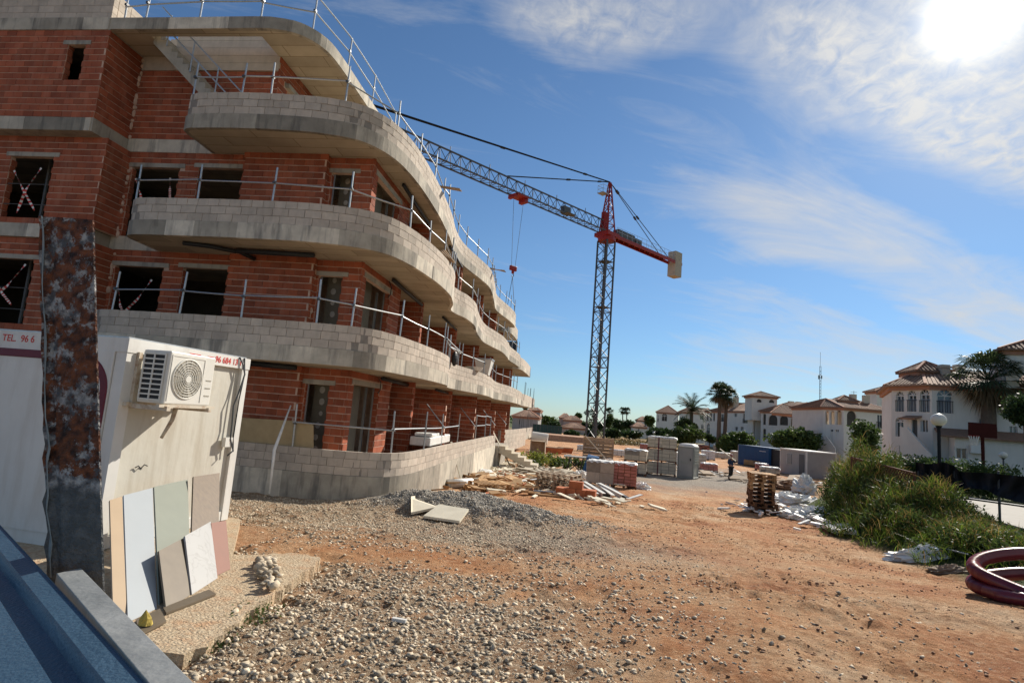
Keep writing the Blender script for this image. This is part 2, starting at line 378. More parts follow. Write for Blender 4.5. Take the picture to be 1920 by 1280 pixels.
# ------------------------------------------------------------------ ground
def zone_gravel(x, y):       # pale crushed stone
    n = fbm(x, y, .7, 11)*1.5-.75; n2 = fbm(x, y, 2.6, 21, 3)*1.6-.8
    a = sstep(1.5, -.9, x-(.3+.55*n+.3*n2)+(y-4)*.22)*sstep(8.6, 6.2, y+1.2*n)          # front left field
    b = sstep(8.6, 10., y+.9*n+.6*n2-.06*x)*sstep(1.9, -1., x+.5*n)*sstep(16.3, 15.2, y)     # strip before the terrace wall
    c = .34*sstep(3.4, -1., x+1.8*n)*sstep(14, 11, y)+.10*sstep(.1, .5, n2)*sstep(16, 11, y)*(x < xb(y))
    hole = np.exp(-(((x+3.5)/.9)**2+((y-7.5)/.6)**2))+.8*np.exp(-(((x+1.6)/1.2)**2+((y-8.3)/.45)**2))
    return np.clip(np.maximum(np.maximum(a*.86, b*.9), c)-.62*hole-.45*sstep(.08, .3, n2), 0, 1)
def zone_grey(x, y):
    n = fbm(x, y, .5, 31)*1.4-.7
    m = sstep(.05, .3, mound(x, y)+.1*n)
    p = sstep(1.1, .4, np.hypot((x-(6+.23*(y-30)))/9, (y-43)/16)+.5*n)*.9
    q = .55*np.exp(-(((x+.3)/2.6)**2+((y-11.3)/1.6)**2))
    return np.clip(m+p+q, 0, 1)
def build_ground():
    def axis(a, b, st, far, g):
        mid = list(np.arange(a, b+1e-6, st)); l = []; r = []; s = st; v = a
        while v > -far: s *= g; v -= s; l.append(v)
        s = st; v = b
        while v < far: s *= g; v += s; r.append(v)
        return np.array(l[::-1]+mid+r)
    xs = axis(-9, 11, .065, 4000, 1.08); ys = axis(3, 24, .065, 5000, 1.05)
    X, Y = np.meshgrid(xs, ys); Z = gz(X, Y)
    V = np.stack([X, Y, Z], -1).reshape(-1, 3); nx, ny = len(xs), len(ys)
    i = np.arange(ny-1)[:, None]*nx+np.arange(nx-1)[None]; Fc = np.stack([i, i+1, i+nx+1, i+nx], -1).reshape(-1, 4)
    m = bpy.data.materials.new('soil'); m.use_nodes = True; nt = m.node_tree; N = nt.nodes; L = nt.links; b = N['Principled BSDF']
    b.inputs['Roughness'].default_value = .95; b.inputs['Specular IOR Level'].default_value = .15
    at = N.new('ShaderNodeAttribute'); at.attribute_name = 'zone'; sp = N.new('ShaderNodeSeparateColor'); L.new(at.outputs['Color'], sp.inputs[0])
    geo = N.new('ShaderNodeNewGeometry').outputs['Position']
    def noise(s, d=6, rg=.6): n = N.new('ShaderNodeTexNoise'); n.inputs['Scale'].default_value = s; n.inputs['Detail'].default_value = d; n.inputs['Roughness'].default_value = rg; L.new(geo, n.inputs['Vector']); return n.outputs['Fac']
    def ramp(f, st):
        r = N.new('ShaderNodeValToRGB'); L.new(f, r.inputs[0]); e = r.color_ramp.elements
        while len(e) < len(st): e.new(.5)
        for k, (p, c) in enumerate(st): e[k].position = p; e[k].color = (*c, 1)
        return r.outputs[0]
    def mix(f, a, c):
        x = N.new('ShaderNodeMix'); x.data_type = 'RGBA'; L.new(f, x.inputs['Factor']); L.new(a, x.inputs['A']); L.new(c, x.inputs['B']); return x.outputs['Result']
    dirt = ramp(noise(.55, 8), [(.32, (.33, .11, .042)), (.43, (.47, .21, .09)), (.53, (.56, .32, .165)), (.66, (.66, .49, .32))])
    fine = ramp(noise(9, 8, .7), [(.36, (.20, .075, .030)), (.50, (.50, .25, .115)), (.62, (.70, .49, .30))])
    f1 = N.new('ShaderNodeMath'); f1.operation = 'MULTIPLY'; f1.inputs[1].default_value = .8; L.new(noise(2.), f1.inputs[0]); dirt = mix(f1.outputs[0], dirt, fine)
    peb = N.new('ShaderNodeTexVoronoi'); peb.inputs['Scale'].default_value = 26; L.new(geo, peb.inputs['Vector'])
    gravel = ramp(peb.outputs['Color'], [(.2, (.22, .13, .075)), (.55, (.40, .29, .185)), (.9, (.52, .43, .31))])
    grey = ramp(noise(14, 8, .7), [(.35, (.17, .155, .135)), (.5, (.29, .265, .225)), (.66, (.40, .37, .32))])
    lawn = ramp(noise(3, 8, .7), [(.35, (.035, .055, .015)), (.55, (.08, .10, .03)), (.7, (.17, .15, .07))])
    spk = N.new('ShaderNodeTexVoronoi'); spk.inputs['Scale'].default_value = 15; spk.inputs['Randomness'].default_value = 1; L.new(geo, spk.inputs['Vector'])
    sm = N.new('ShaderNodeMapRange'); L.new(spk.outputs['Distance'], sm.inputs[0]); sm.inputs[1].default_value = .10; sm.inputs[2].default_value = .30; sm.inputs[3].default_value = 1; sm.inputs[4].default_value = 0
    sm2 = N.new('ShaderNodeMapRange'); L.new(noise(1.1, 5, .7), sm2.inputs[0]); sm2.inputs[1].default_value = .46; sm2.inputs[2].default_value = .62; sm2.inputs[4].default_value = .75
    sx = N.new('ShaderNodeMath'); sx.operation = 'MULTIPLY'; L.new(sm.outputs[0], sx.inputs[0]); L.new(sm2.outputs[0], sx.inputs[1])
    spc = ramp(spk.outputs['Color'], [(.3, (.10, .055, .035)), (.6, (.24, .14, .085)), (.85, (.55, .45, .34))]); dirt = mix(sx.outputs[0], dirt, spc)
    col = mix(sp.outputs[0], dirt, gravel); col = mix(sp.outputs[2], col, grey); col = mix(sp.outputs[1], col, lawn)
    L.new(col, b.inputs['Base Color'])
    bn = N.new('ShaderNodeBump'); bn.inputs['Strength'].default_value = 1.; bn.inputs['Distance'].default_value = .09; L.new(noise(11, 8, .7), bn.inputs['Height'])
    b2 = N.new('ShaderNodeBump'); b2.inputs['Strength'].default_value = .8; b2.inputs['Distance'].default_value = .03; L.new(noise(42, 6, .75), b2.inputs['Height']); L.new(bn.outputs[0], b2.inputs['Normal']); L.new(b2.outputs[0], b.inputs['Normal'])
    o = mknp('ground', V, Fc, m, smooth=True); o['kind'] = 'structure'
    ca = o.data.color_attributes.new('zone', 'FLOAT_COLOR', 'POINT')
    xr, yr = X.ravel(), Y.ravel(); e = xr-xb(yr)
    farscrub = sstep(90, 130, yr)*.85*sstep(.2, .6, fbm(xr, yr, .05, 41))+sstep(160, 260, yr)
    lawnv = np.clip(np.maximum(sstep(.1, .9, e), farscrub), 0, 1)
    C = np.stack([zone_gravel(xr, yr)*sstep(30, 22, yr), lawnv, zone_grey(xr, yr), np.ones_like(xr)], -1).astype(np.float32)
    ca.data.foreach_set('color', C.ravel())
build_ground()

# stones: deformed icosahedra scattered by the same masks
t_ = (1+sqrt(5))/2
ICO_V = np.array([(-1, t_, 0), (1, t_, 0), (-1, -t_, 0), (1, -t_, 0), (0, -1, t_), (0, 1, t_), (0, -1, -t_), (0, 1, -t_), (t_, 0, -1), (t_, 0, 1), (-t_, 0, -1), (-t_, 0, 1)])/sqrt(1+t_*t_)
ICO_F = np.array([(0, 11, 5), (0, 5, 1), (0, 1, 7), (0, 7, 10), (0, 10, 11), (1, 5, 9), (5, 11, 4), (11, 10, 2), (10, 7, 6), (7, 1, 8), (3, 9, 4), (3, 4, 2), (3, 2, 6), (3, 6, 8), (3, 8, 9), (4, 9, 5), (2, 4, 11), (6, 2, 10), (8, 6, 7), (9, 8, 1)])
OCT_V = np.array([(1, 0, 0), (-1, 0, 0), (0, 1, 0), (0, -1, 0), (0, 0, 1), (0, 0, -1), (.62, .62, .62), (-.62, -.62, .62)])
OCT_F = np.array([(0, 2, 6), (2, 4, 6), (4, 0, 6), (2, 1, 4), (1, 3, 7), (3, 4, 7), (4, 1, 7), (3, 0, 4), (2, 0, 5), (1, 2, 5), (3, 1, 5), (0, 3, 5)])
def stones(name, P, S, m, flat=.62, rough=True):
    n = len(P); ICO_V, ICO_F = (globals()['ICO_V'], globals()['ICO_F']) if not rough else (OCT_V, OCT_F); nv = len(ICO_V)
    q = RNG.normal(size=(n, 4)); q /= np.linalg.norm(q, axis=1, keepdims=True); w, x, y, z = q.T
    R = np.stack([1-2*(y*y+z*z), 2*(x*y-z*w), 2*(x*z+y*w), 2*(x*y+z*w), 1-2*(x*x+z*z), 2*(y*z-x*w), 2*(x*z-y*w), 2*(y*z+x*w), 1-2*(x*x+y*y)], -1).reshape(n, 3, 3)
    V = ICO_V[None]*(1+RNG.uniform(-.42, .28, (n, nv, 1)))*RNG.uniform(.5, 1.3, (n, 1, 3))
    V = np.einsum('nij,nkj->nki', R, V); V[:, :, 2] *= flat
    V = V*S[:, None, None]*.5+P[:, None]
    Fc = (ICO_F[None]+(np.arange(n)*nv)[:, None, None]).reshape(-1, 3)
    o = mknp(name, V.reshape(-1, 3), Fc, m); o['kind'] = 'stuff'; return o
PAD = [atz(x, y, .05)[:2] for x, y in ((318, 1226), (372, 1218), (604, 1046), (560, 1036), (436, 1040), (432, 985))]
def in_poly(x, y, poly):
    c = np.zeros(np.shape(x), bool); n = len(poly)
    for i in range(n):
        x0, y0 = poly[i]; x1, y1 = poly[(i+1) % n]
        c ^= ((y0 > y) != (y1 > y)) & (x < (x1-x0)*(y-y0)/(y1-y0+1e-12)+x0)
    return c
EA = radians(4.); EE = np.array([sin(EA), cos(EA)]); EN = np.array([cos(EA), -sin(EA)]); CN = np.array([-5.4, 6.2])   # cabin: end direction, end normal, near corner
PADPOLY = [tuple(CN+EN*-3.2+EE*-.3), tuple(PAD[0]), tuple(PAD[1]), tuple(PAD[2]), tuple(PAD[3]), tuple(PAD[4]), tuple(CN+EN*.12+EE*2.45), tuple(CN+EN*-3.2+EE*2.45)]
def scatter(n, x0, x1, y0, y1, dens, smin, smax, pw=2.2):
    x = RNG.uniform(x0, x1, n); y = RNG.uniform(y0, y1, n); k = RNG.uniform(0, 1, n) < dens(x, y)
    k &= ~in_poly(x, y, PADPOLY); k &= ~((y > 13.7) & (x < -4.55)) & ~((y > 15) & (x < -4.3))
    k &= ~((x < -4.8+.0*y) & (y < 9.0)); k &= x < xb(y)+.1
    x, y = x[k], y[k]; s = smin+(smax-smin)*RNG.uniform(0, 1, len(x))**pw
    z = gz(x, y)+s*RNG.uniform(-.28, .2, len(x)); return np.stack([x, y, z], 1), s
M['stone'] = mat('pale_stone', (.58, .49, .365), (.33, .265, .185), scale=3, isl=.5, bump=.3, bscale=60)
M['stonegrey'] = mat('grey_stone', (.48, .435, .365), (.30, .27, .23), scale=3, isl=.45, bump=.3, bscale=60)
P1, S1_ = scatter(96000, -4.4, 4.5, 3.6, 9.0, lambda x, y: np.clip(zone_gravel(x, y), .03, 1), .012, .078, 3.)
P2, S2_ = scatter(66000, -9.2, 2.5, 8.6, 15.6, lambda x, y: zone_gravel(x, y)*(1-sstep(.1, .5, mound(x, y))*.8), .02, .062)
o = stones('gravel', np.concatenate([P1, P2]), np.concatenate([S1_, S2_]), M['stone']); tag(o, 'pale crushed stone scattered over the red earth in front of the building', 'gravel')
P3, S3_ = scatter(42000, -6.5, 2.2, 12.2, 15.6, lambda x, y: sstep(.04, .22, mound(x, y)), .022, .075)
o = stones('gravel', P3, S3_, M['stonegrey']); tag(o, 'heap of grey crushed stone against the terrace wall corner', 'gravel heap')
P4, S4_ = scatter(62000, -3, 9, 4, 24, lambda x, y: .14+.75*sstep(.44, .64, fbm(x, y, 1.3, 51)), .011, .062, 3.6)
M['clod'] = mat('earth_clod', (.40, .235, .135), (.20, .10, .055), scale=3, isl=.35)
o = stones('loose_stones', P4, S4_, M['clod'], .7); tag(o, 'brown stones and clods strewn over the red earth track', 'loose stones')
P5, S5_ = scatter(520, -3.5, 7, 4.2, 15, lambda x, y: .15+.85*sstep(.45, .62, fbm(x, y, .8, 61)), .04, .10, 2.4)
o = stones('loose_stones', P5, S5_, M['stone'], .65); tag(o, 'larger pale stones lying singly about the red earth', 'loose stones')
# a short ridge of cobbles lies on the pad by the cabin
c0 = gp(505, 1075); c1 = gp(500, 1050)
P = []; S = []
for i in range(70):
    t = random.random(); p = atz(478+40*random.random()+10*t, 1050+55*t, .08); P.append((p[0], p[1], .085+.05*random.random())); S.append(random.uniform(.06, .13))
for i in range(46):
    t = random.random(); p = gp(430+60*t+random.uniform(-12, 12), 1150-62*t+random.uniform(-8, 22)); P.append((p[0], p[1], p[2]+.04)); S.append(random.uniform(.06, .14))
o = stones('cobble_ridge', np.array(P), np.array(S), M['stone'], .75, False); tag(o, 'little ridge of whitish cobbles on the concrete pad edge by the cabin', 'cobbles')
# concrete pad
M['pad'] = mat('exposed_aggregate', (.58, .47, .32), (.33, .23, .14), scale=30, bump=1., bscale=45, detail=8, width=.2, streak=(.46, .22, .10), streak_amt=.5)
PR = []
for i, p in enumerate(PADPOLY):
    q = PADPOLY[(i+1) % len(PADPOLY)]; n = max(1, int(hypot(q[0]-p[0], q[1]-p[1])/.07)); jj = .035 if i in (1, 2, 3, 4) else 0
    for k in range(n): PR.append((p[0]+(q[0]-p[0])*k/n+random.uniform(-jj, jj), p[1]+(q[1]-p[1])*k/n+random.uniform(-jj, jj)))
mb = MB().prism(PR, -.12, .05); o = mk('concrete_pad', mb, M['pad']); tag(o, kind='structure')

# ------------------------------------------------------------------ brick and block walls
BLD = thing('apartment_building', 'unfinished four storey apartment block of red brick with wavy concrete balconies and block parapets', 'building', (-8, 13, -1))
BR = []; BK = []        # every brick / parapet block: (score, centre, dims, rz, parent)
def score(c, dims, n):
    v = np.array(c)-CP; d = np.linalg.norm(v); f = max(0., -(v/d) @ np.array([n[0], n[1], 0.]))
    px = v @ CF
    if px <= 0: return 0
    sx = 960+F_PX*(v@CR)/px; sy = 640-F_PX*(v@CU)/px
    if not (0 < sx < 1920 and 0 < sy < 1280): return 0
    return dims[0]*dims[2]*f/d**2
def wall(p0, p1, z0, z1, ops=(), th=.14, row=.19, bl=.30, parent=None, teeth0=False, teeth1=False, name='brick_wall', brick=True, lint=True, core=None):
    """wall front face runs p0->p1, outward normal to its right-hand side (dir x up)"""
    p0 = np.array(p0, float); p1 = np.array(p1, float); L = np.linalg.norm(p1-p0); u = (p1-p0)/L; n = np.array([u[1], -u[0]]); rz = atan2(u[1], u[0])
    W = thing_part(name, parent or BLD) if False else None
    mb = MB(); ss = sorted({0., L, *[o[0] for o in ops], *[o[1] for o in ops]})
    for a, b in zip(ss[:-1], ss[1:]):
        zs = [(z0, z1)]
        for o in ops:
            if o[0] <= a+1e-6 and o[1] >= b-1e-6:
                zs = [(zs[0][0], o[2]), (o[3], zs[-1][1])]
        for za, zb in zs:
            if zb-za > .01:
                c = p0+u*(a+b)/2-n*(.004+th/2); mb.box((c[0], c[1], (za+zb)/2), (b-a, th, zb-za), rz)
    w = mk(name, mb, core or M['mortar'], parent or BLD)
    if brick:
        nr = int(round((z1-z0)/row)); rh = (z1-z0)/nr
        for r in range(nr):
            za = z0+r*rh; zc = za+rh/2; off = (r % 2)*bl/2; x = -off
            iv = [(0, L)]
            for o in ops:
                if o[2] < zc < o[3]+(.13 if lint else 0):
                    e = .16 if (lint and zc > o[3]) else 0
                    iv = [q for a, b in iv for q in ((a, min(b, o[0]-e)), (max(a, o[1]+e), b)) if q[1]-q[0] > .02]
            for a, b in iv:
                x = a-off
                while x < b-.02:
                    xa, xe = max(x, a), min(x+bl, b); x += bl
                    if xe-xa < .05: continue
                    ta = xa; te = xe
                    if teeth1 and abs(xe-L) < 1e-6 and r % 2: te += .045
                    if teeth0 and abs(xa) < 1e-6 and r % 2: ta -= .045
                    for o in ops:
                        if abs(xa-o[1]) < 1e-6 and r % 2 == 0: ta -= .03
                    d = (te-ta-.009, .035, rh-.024); cc = p0+u*(ta+te)/2-n*(.0125-random.uniform(0, .007))
                    c = (cc[0], cc[1], zc+.002); BR.append((score(c, d, n), c, d, rz, w))
    if brick:      # brick ends in the reveals of the openings
        for o in ops:
            for sx, sg in ((o[0], 1), (o[1], -1)):
                zz = z0; r = 0
                while zz < z1-.05:
                    if o[2] < zz+.09 < o[3]:
                        c = p0+u*(sx+sg*(.006+.004*(r % 2)))-n*(.085+.02*(r % 2)); BR.append((0, (c[0], c[1], zz+.095), (.022, .15, .172), rz, w))
                    zz += .19; r += 1
    if lint:
        for o in ops:
            if len(o) > 4 and not o[4]: continue
            c = p0+u*(o[0]+o[1])/2-n*.045; 
            k = mk('lintel', MB().box((c[0], c[1], o[3]+.065), (o[1]-o[0]+.3, .13, .125), rz), M['concrete'], w)
    # dark reveals: jambs of the openings in brick
    return w, p0, u, n, rz
def thing_part(*a): return None

# ---- outlines of the four slabs (survey of the plan)
def cat(pts, st=.25):
    P = [np.array(p, float) for p in pts]; P = [2*P[0]-P[1]]+P+[2*P[-1]-P[-2]]; out = []
    for i in range(1, len(P)-2):
        n = max(2, int(np.linalg.norm(P[i+1]-P[i])/.08))
        for k in range(n):
            t = k/n; a, b, c, d = P[i-1:i+3]
            out.append(.5*((2*b)+(-a+c)*t+(2*a-5*b+4*c-d)*t*t+(-a+3*b-3*c+d)*t**3))
    out.append(P[-2]); out = np.array(out); s = np.concatenate([[0], np.cumsum(np.linalg.norm(np.diff(out, axis=0), axis=1))])
    n = int(s[-1]/st); q = np.linspace(0, s[-1], n+1); return np.stack([np.interp(q, s, out[:, 0]), np.interp(q, s, out[:, 1])], 1)
C3 = [(-11.0, 14.6), (-10.97, 13.9), (-10.95, 13.3), (-10.8, 13.1), (-10.3, 13.02), (-9, 13.0), (-7.6, 13.1), (-6.8, 13.25), (-6.2, 13.5), (-5.8, 13.95), (-5.55, 14.5), (-5.4, 15.2), (-5.32, 16), (-5.3, 17.5), (-5.35, 19.3), (-5.5, 21.5), (-5.75, 23.5), (-5.8, 25.2), (-5.65, 26.6), (-5.4, 28.2), (-5.2, 29.8), (-5.25, 31.5), (-5.5, 34), (-5.75, 36.5), (-5.6, 38.5), (-5.35, 40.5), (-5.2, 42.5), (-5.25, 44)]
C2 = [(-12.2, 14.6), (-12.15, 13.9), (-12.1, 13.3), (-11.9, 13.05), (-11.4, 12.93), (-10, 12.88), (-9, 12.85), (-7.3, 12.88), (-6.4, 13.0), (-5.6, 13.28), (-5.1, 13.75), (-4.8, 14.6), (-4.6, 15.8), (-4.5, 17.2), (-4.53, 18.6), (-4.75, 20.0), (-5.1, 21.2), (-5.05, 22.1), (-4.85, 23), (-4.8, 24.7), (-5.05, 26.7), (-5.25, 28.9), (-5.3, 30.8), (-5.05, 33), (-4.85, 35), (-4.9, 38), (-5.0, 40), (-4.85, 43), (-4.8, 45.5)]
C1 = [(-12.75, 14.6), (-12.7, 13.9), (-12.6, 13.3), (-12.4, 13.05), (-11.8, 12.93), (-10, 12.85), (-8, 12.88), (-6.9, 12.95), (-6, 13.08), (-5.3, 13.35), (-4.95, 14.0), (-4.75, 14.9), (-4.58, 16.5), (-4.5, 18.2), (-4.6, 19.6), (-4.95, 21.2), (-4.95, 22.6), (-4.7, 24.5), (-4.5, 26.5), (-4.52, 29), (-4.75, 32), (-4.7, 34), (-4.4, 37), (-4.35, 42), (-4.45, 45.5)]
CT = [(-13.5, 13.85), (-12, 13.85), (-10, 13.87), (-8.4, 13.9), (-6.6, 13.9), (-5.5, 13.98), (-4.9, 14.3), (-4.6, 14.8), (-4.46, 15.6), (-4.45, 17.5), (-4.5, 21), (-4.5, 25.4), (-4.55, 30), (-4.6, 33.2)]
CR_ = [(-13.8, 13.3), (-12, 13.3), (-9.4, 13.28), (-8.8, 13.33), (-8.3, 13.5), (-7.95, 13.85), (-7.75, 14.3), (-7.68, 15), (-7.66, 16.5), (-7.66, 20), (-7.66, 44)]
def slab(curve, z0, z1, name, xin=-16.0, holes=None):
    c = cat(curve, .2); poly = [tuple(p) for p in c]+[(xin, curve[-1][1]), (xin, 14.6)]
    return mk(name, MB().prism(poly, z0, z1), M['soffit'], BLD), c
def strip(c, i0, i1, inw, out):
    """outline strip between arc samples i0..i1, from `out` proud to `inw` inside"""
    t = np.gradient(c, axis=0); t /= np.linalg.norm(t, axis=1, keepdims=True); n = np.stack([t[:, 1], -t[:, 0]], 1)
    a = c[i0:i1+1]+n[i0:i1+1]*out; b = c[i0:i1+1]-n[i0:i1+1]*inw
    return [tuple(p) for p in a]+[tuple(p) for p in b[::-1]]
def edge_panels(par, c, z0, z1, lo=1.15):
    i = 0; n = len(c)-1
    while i < n:
        j = min(n, i+int(random.choice((4, 5, 6, 8))*lo)); P = strip(c, i, j, .10, random.uniform(.010, .022))
        # keep 6 mm joints between the form panels
        k = len(P)//2; P0 = np.array(P)
        mk('concrete_panel', MB().prism([tuple(p) for p in P0], z0+random.uniform(-.006, .0), z1-.002), M['panel'], par); i = j
def parapet(curve, z0, rows, name='parapet', th=.12, capn=True, s_from=0, s_to=None, gaps=()):
    c = cat(curve, .2); s = np.concatenate([[0], np.cumsum(np.linalg.norm(np.diff(c, axis=0), axis=1))]); Lc = s[-1] if s_to is None else s_to
    i0 = np.searchsorted(s, s_from); i1 = min(len(c)-1, np.searchsorted(s, Lc))
    ztop = z0+sum(r[0] for r in rows)
    w = mk(name, MB().prism(strip(c, i0, i1, th-.012, -.014), z0, ztop-.012), M['bmortar'], BLD)
    z = z0
    for k, (h, bl) in enumerate(rows):
        x = s_from-(k % 2)*bl*.5
        while x < Lc-.03:
            a = max(x, s_from); b = min(x+bl, Lc); x += bl
            if b-a < .06: continue
            pa = np.array([np.interp(a, s, c[:, 0]), np.interp(a, s, c[:, 1])]); pb = np.array([np.interp(b, s, c[:, 0]), np.interp(b, s, c[:, 1])])
            u = pb-pa; L = np.linalg.norm(u); u /= L; n = np.array([u[1], -u[0]]); cc = (pa+pb)/2-n*(th/2-random.uniform(0, .006))
            d = (L-.010, th, h-.010); pt = (cc[0], cc[1], z+h/2); BK.append((score(pt, d, n), pt, d, atan2(u[1], u[0]), w))
        z += h
    return w, c
ROWS = [(.205, .42), (.205, .42), (.19, .30)]
LEV = {'S3': (C3, 8.85, 9.25), 'S2': (C2, 5.85, 6.25), 'S1': (C1, 2.85, 3.25)}
for k, (cv, z0, z1) in LEV.items():
    s_, c = slab(cv, z0, z1, 'balcony_slab'); edge_panels(s_, c, z0, z1); parapet(cv, z1, ROWS)
# roof slab: ring with an open stair well
crf = cat(CR_, .2)
yb = 13.55
def roofpoly():
    front = [p for p in crf]; 
    return front
k9 = int(np.argmin(np.abs(crf[:, 0]+9.35)+(crf[:, 1] > 13.6)*9))
rs = mk('roof_slab', MB().prism([tuple(p) for p in crf[k9:]]+[(-16, 44), (-16, 14.9), (-9.35, 14.9)], 11.9, 12.25), M['soffit'], BLD)
mk('roof_slab', MB().bb(-13.8, -9.352, 13.3, 13.62, 11.898, 12.248), M['soffit'], BLD)
mk('roof_slab', MB().bb(-13.8, -12.75, 13.622, 14.9, 11.898, 12.246), M['soffit'], BLD)
edge_panels(rs, crf, 11.9, 12.25)
# terrace: floor, block wall on a concrete base
ct = cat(CT, .2)
tf = mk('terrace_slab', MB().prism([tuple(p) for p in ct]+[(-16, 33.2), (-16, 13.85)], -1.6, .10), M['concrete'], BLD)
def tbase():
    i = 0; n = len(ct)-1
    while i < n:
        j = min(n, i+random.choice((9, 11, 13))); mk('concrete_panel', MB().prism(strip(ct, i, j, .1, .02+random.uniform(0, .008)), -1.6, .168), M['panel'], tf); i = j
tbase()
parapet(CT, .17, ROWS, 'terrace_wall')
# second length of terrace wall beyond the garden steps
CT2 = [(-4.9, 37.5), (-4.75, 39), (-4.55, 42), (-4.4, 46), (-4.35, 51)]
parapet(CT2, -.55, [(.3, .6)]*5, 'terrace_wall', th=.16)

# ---- walls of the main volume, storey by storey
def storey(zf, zc, gf=False):
    """zf floor level, zc underside of the slab above"""
    Yf = 14.55
    if not gf:
        wins = [(.28, 1.83, zf+.0, zc-.47), (2.42, 3.83, zf+.0, zc-.43)]
        wall((-13.8, Yf), (-9.85, Yf), zf, zc, wins, teeth1=True)
    else:
        wall((-13.8, Yf), (-9.85, Yf), zf, zc, [(.4, 1.8, zf+.9, zc-.4)], teeth1=True)
    wall((-9.85, 14.37), (-7.40, 14.37), zf, zc, [], teeth0=True, teeth1=True)
    wall((-7.40, 14.37), (-7.40, 14.6), zf, zc, [])
    o = [(.08, .78, zf, zc-.45)]
    wall((-7.40, 14.6), (-6.1, 14.6), zf, zc, o, teeth1=True)
    wall((-6.1, 14.6), (-6.1, 18.05), zf, zc, [(.36, 2.45, zf, zc-.36)], teeth0=True)
    # loggias: fins and rear walls
    for k, (y, x1) in enumerate(((18.05, -6.1),)):
        wall((-6.1, y), (-9., y), zf, zc, [])
    ys = [20.0, 26.0, 32.3, 38.0]
    if gf: ys = [19.0, 25.0, 31.5, 36.8]
    for y in ys:
        wall((-9.0, y), (-5.62 if gf else -5.9, y), zf, zc, [], teeth1=True)
        x1 = -5.62 if gf else -5.9
        wall((x1, y+.02), (x1, y+.25), zf, zc, [], lint=False)
        if gf:      # lower garden dividers run on to the terrace edge
            wall((-5.60, y+.9), (-4.62, y+.9), zf, zf+2.05, [], teeth1=True, lint=False)
            wall((-9.0, y+.9), (-5.60, y+.9), zf, zf+2.05, [], lint=False)
    wall((-8.98, 18.2), (-8.98, 44), zf, zc, [(1.9+6.1*k+j, 1.9+6.1*k+j+1.5, zf, zc-.5) for k in range(4) for j in (.4,)])
storey(9.25, 11.9) if False else None
for zf, zc in ((6.25, 8.85), (3.25, 5.85)): storey(zf, zc)
storey(.10, 2.85, True)
# top storey: penthouse set back behind the stair
wall((-13.8, 14.55), (-9.3, 14.55), 9.25, 11.45, [])
wall((-9.3, 14.55), (-9.3, 27), 9.25, 11.9, [(.5, 2.2, 9.25, 11.2), (5, 7, 9.25, 11.3)], teeth0=True)
mb = MB()
for k in range(5): mb.bb(-12.7, -9.32, 14.5, 14.66, 11.452+.24*k, 11.685+.24*k)
mk('block_upstand', mb, M['block'], BLD)
mk('block_upstand', MB().bb(-13.75, -12.72, 14.52, 14.66, 11.452, 11.896), M['block'], BLD)
# slab edge band along the recessed front wall
for z0, z1 in ((8.85, 9.25), (5.85, 6.25), (2.85, 3.25)):
    mk('concrete_band', MB().bb(-13.8, -9.9, 14.53, 14.9, z0-.002, z1+.002), M['panel'], BLD)
# left volume
wall((-22, 13.3), (-13.8, 13.3), 9.22, 11.87, [(6.98, 7.55, 10.28, 11.42)], teeth1=True)
wall((-13.8, 13.3), (-13.8, 14.55), 9.22, 11.87, [])
for zf, zc in ((6.22, 8.83), (3.22, 5.83), (.1, 2.83)):
    wall((-22, 13.66), (-13.62, 13.66), zf, zc, [(5.45, 6.85, zf+.15, zc-.62), (1.5, 2.9, zf+.15, zc-.62)], teeth1=True)
    wall((-13.62, 13.66), (-13.62, 14.55), zf, zc, [])
for z0, z1 in ((8.83, 9.22), (5.83, 6.22), (2.83, 3.22), (11.87, 12.25)):
    yy = 13.29 if z0 > 8 else 13.6
    b = mk('slab_band', MB().bb(-22, -13.815 if z0 < 8 else -13.78, yy, 15.0, z0, z1), M['concrete'], BLD)
    x = -22.
    while x < -13.9: w_ = random.uniform(1.2, 2.3); e = min(x+w_, -13.83); mk('concrete_panel', MB().bb(x+.003, e-.003, yy-.02, yy+.05, z0+.004, z1-.004), M['panel'], b); x = e
# roof parapet over the left volume, with the sunlit return
mb = MB()
for r in range(5):
    x = -22-(r % 2)*.25
    while x < -13.86: mb.bb(x+.004, min(x+.5, -13.86)-.004, 13.34, 13.5, 12.254+.21*r, 12.456+.21*r); x += .5
mk('roof_parapet', mb, M['block'], BLD)
mb = MB()
for r in range(4):
    y = 13.52
    while y < 15.6-.35*r: mb.bb(-14.03, -13.87, y+.004, y+.42, 12.254+.21*r, 12.456+.21*r); y += .43
mk('roof_parapet', mb, M['block'], BLD)
mb = MB()
for r in range(4): mb.bb(-12.3, -10.25, 15.2, 15.4, 12.254+.21*r, 12.456+.21*r)
mk('roof_upstand', mb, M['block'], BLD)
mk('roof_upstand', MB().bb(-13.55, -12.95, 15.2, 15.9, 12.252, 12.95), M['block'], BLD)
# interior: rear wall and party walls keep the rooms dark
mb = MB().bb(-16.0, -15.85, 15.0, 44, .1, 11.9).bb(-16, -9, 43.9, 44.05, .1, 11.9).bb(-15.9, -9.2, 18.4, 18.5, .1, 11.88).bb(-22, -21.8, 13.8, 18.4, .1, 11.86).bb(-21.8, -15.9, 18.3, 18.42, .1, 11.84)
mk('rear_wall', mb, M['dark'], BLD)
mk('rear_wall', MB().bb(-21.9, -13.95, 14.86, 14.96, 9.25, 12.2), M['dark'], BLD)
for z in (2.86, 5.86, 8.86): mk('floor_slab', MB().bb(-21.9, -16.02, 15.02, 18.3, z, z+.35), M['soffit'], BLD)
